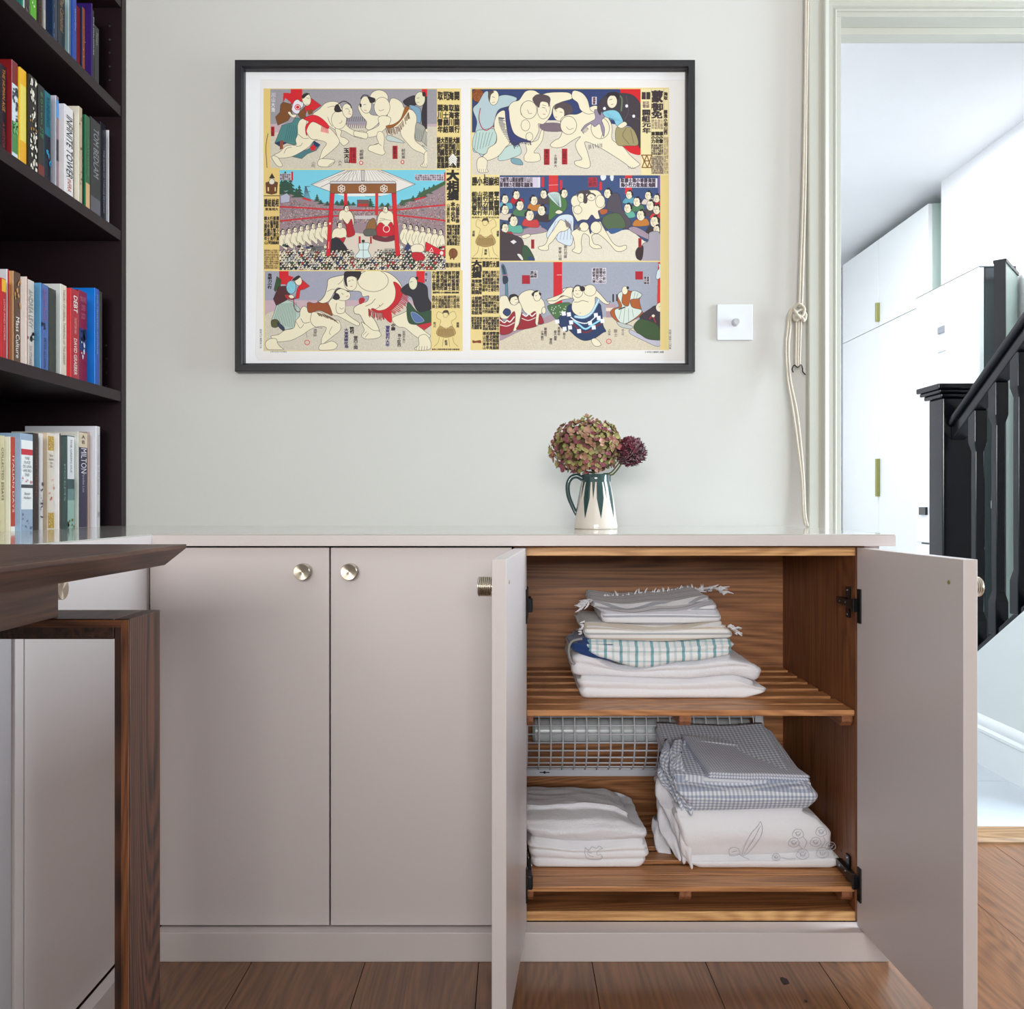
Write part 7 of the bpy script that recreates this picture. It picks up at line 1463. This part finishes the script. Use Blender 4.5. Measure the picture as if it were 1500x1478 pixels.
frame_at(830, 380, 9.375); oval(580, 1130, 34, 30, (212, 190, 170), (206, 90, 84), .9); column(650, 960, 50, 110, 2, (110, 100, 96), 1); column(570, 960, 34, 90, 3, (110, 100, 96), 1); column(755, 960, 34, 90, 3, (110, 100, 96), 1); clip(); column(1405, 970, 34, 270, 9, (130, 126, 126), 1); textblock(1075, 1265, 1335, 1295, 9, 1, (100, 96, 96), 1); rect(1382, 42, 1392, 1252, (232, 214, 160))
clip(); frame_at(685, 380, 9.677)
stamp('大', 55, 15, 145, 95, r=4); stamp('相', 55, 105, 145, 75, r=4); stamp('撲', 55, 178, 140, 90, r=4); textblock(212, 30, 452, 120, 5, 1, r=4); textblock(210, 165, 450, 465, 6, 6, r=3); textblock(55, 290, 205, 505, 3, 4, r=3); textblock(210, 515, 450, 770, 6, 6, r=3); textblock(55, 530, 205, 790, 3, 5, r=3); textblock(55, 820, 205, 1000, 4, 5, r=3); textblock(215, 820, 450, 1010, 6, 5, r=3); textblock(215, 1030, 450, 1285, 5, 5, r=3)
shape([(70, 1150), (110, 1160), (180, 1150), (190, 1190), (130, 1185), (75, 1190)], (124, 54, 22), None)
# ---- hand the drawing to a picture on the sheet
img = bpy.data.images.new('wrestling_print', CW, CH, alpha=False)
buf = np.ones((CH, CW, 4), np.float32); buf[..., :3] = np.clip(cv[::-1] / 255.0, 0, 1)
img.pixels.foreach_set(buf.ravel()); img.pack()
pm_ = bpy.data.materials.new('printed_sheet'); pm_.use_nodes = True
b_ = pm_.node_tree.nodes['Principled BSDF']; ti = pm_.node_tree.nodes.new('ShaderNodeTexImage'); ti.image = img
pm_.node_tree.links.new(ti.outputs[0], b_.inputs['Base Color']); b_.inputs['Roughness'].default_value = 0.55; b_.inputs['Specular IOR Level'].default_value = 0.3
YP = 2.022; SP = F / YP
pic = thing('framed_print', 'large black framed poster of six wrestling scenes on the sage wall', 'picture', (-0.115, YW, H + 0.70))
x0, x1 = (PX0 - 750) / SP, (PX1 - 750) / SP; z1, z0 = H + (739.5 - PY0) / SP, H + (739.5 - PY1) / SP
b = MB(); vs = [b.bm.verts.new(p) for p in ((x0, YP, z0), (x1, YP, z0), (x1, YP, z1), (x0, YP, z1))]; f = b.bm.faces.new(vs)
uvl = b.bm.loops.layers.uv.new('UVMap')
for lp, uv in zip(f.loops, ((0, 0), (1, 0), (1, 1), (0, 1))): lp[uvl].uv = uv
obj('print', b, pm_, pic, recalc=False)
obj('backing_board', MB().box(x0 - .004, x1 + .004, YP + 0.0004, YW - 0.0005, z0 - .004, z1 + .004), mat('backing_card', C(200, 196, 188), 0.9), pic)
YFm = 2.004; SF = F / YFm
frm = wood('black_stained_ash', C(15, 13, 15), C(34, 31, 36), 'x', 0.38, fine=0.8, cath=0.1, bump=0.3)
frz = wood('black_stained_ash_upright', C(15, 13, 15), C(34, 31, 36), 'z', 0.38, fine=0.8, cath=0.1, bump=0.3)
X0, X1 = (343.5 - 750) / SF, (1018.5 - 750) / SF; Z1, Z0 = H + (739.5 - 87.5) / SF, H + (739.5 - 544.5) / SF
pf = [(0, YW - .001), (0, YFm + .002), (.0015, YFm), (.0160, YFm), (.0185, YFm + .005), (.0205, YFm + .006), (.0215, YP - .001), (.0215, YW - .001)]
def bar(horizontal, at, sgn, a, b_):
    m = MB(); A = []; B = []
    for o, y in pf:
        if horizontal: A.append(m.bm.verts.new((a + o, y, at + sgn*o))); B.append(m.bm.verts.new((b_ - o, y, at + sgn*o)))
        else: A.append(m.bm.verts.new((at + sgn*o, y, a + o))); B.append(m.bm.verts.new((at + sgn*o, y, b_ - o)))
    n = len(pf)
    for i in range(n): m.bm.faces.new((A[i], A[(i+1) % n], B[(i+1) % n], B[i]))
    m.bm.faces.new(A); m.bm.faces.new(B[::-1]); return m
obj('frame_rail', bar(True, Z1, -1, X0, X1), frm, pic); obj('frame_rail', bar(True, Z0, 1, X0, X1), frm, pic)
obj('frame_stile', bar(False, X0, 1, Z0, Z1), frz, pic); obj('frame_stile', bar(False, X1, -1, Z0, Z1), frz, pic)
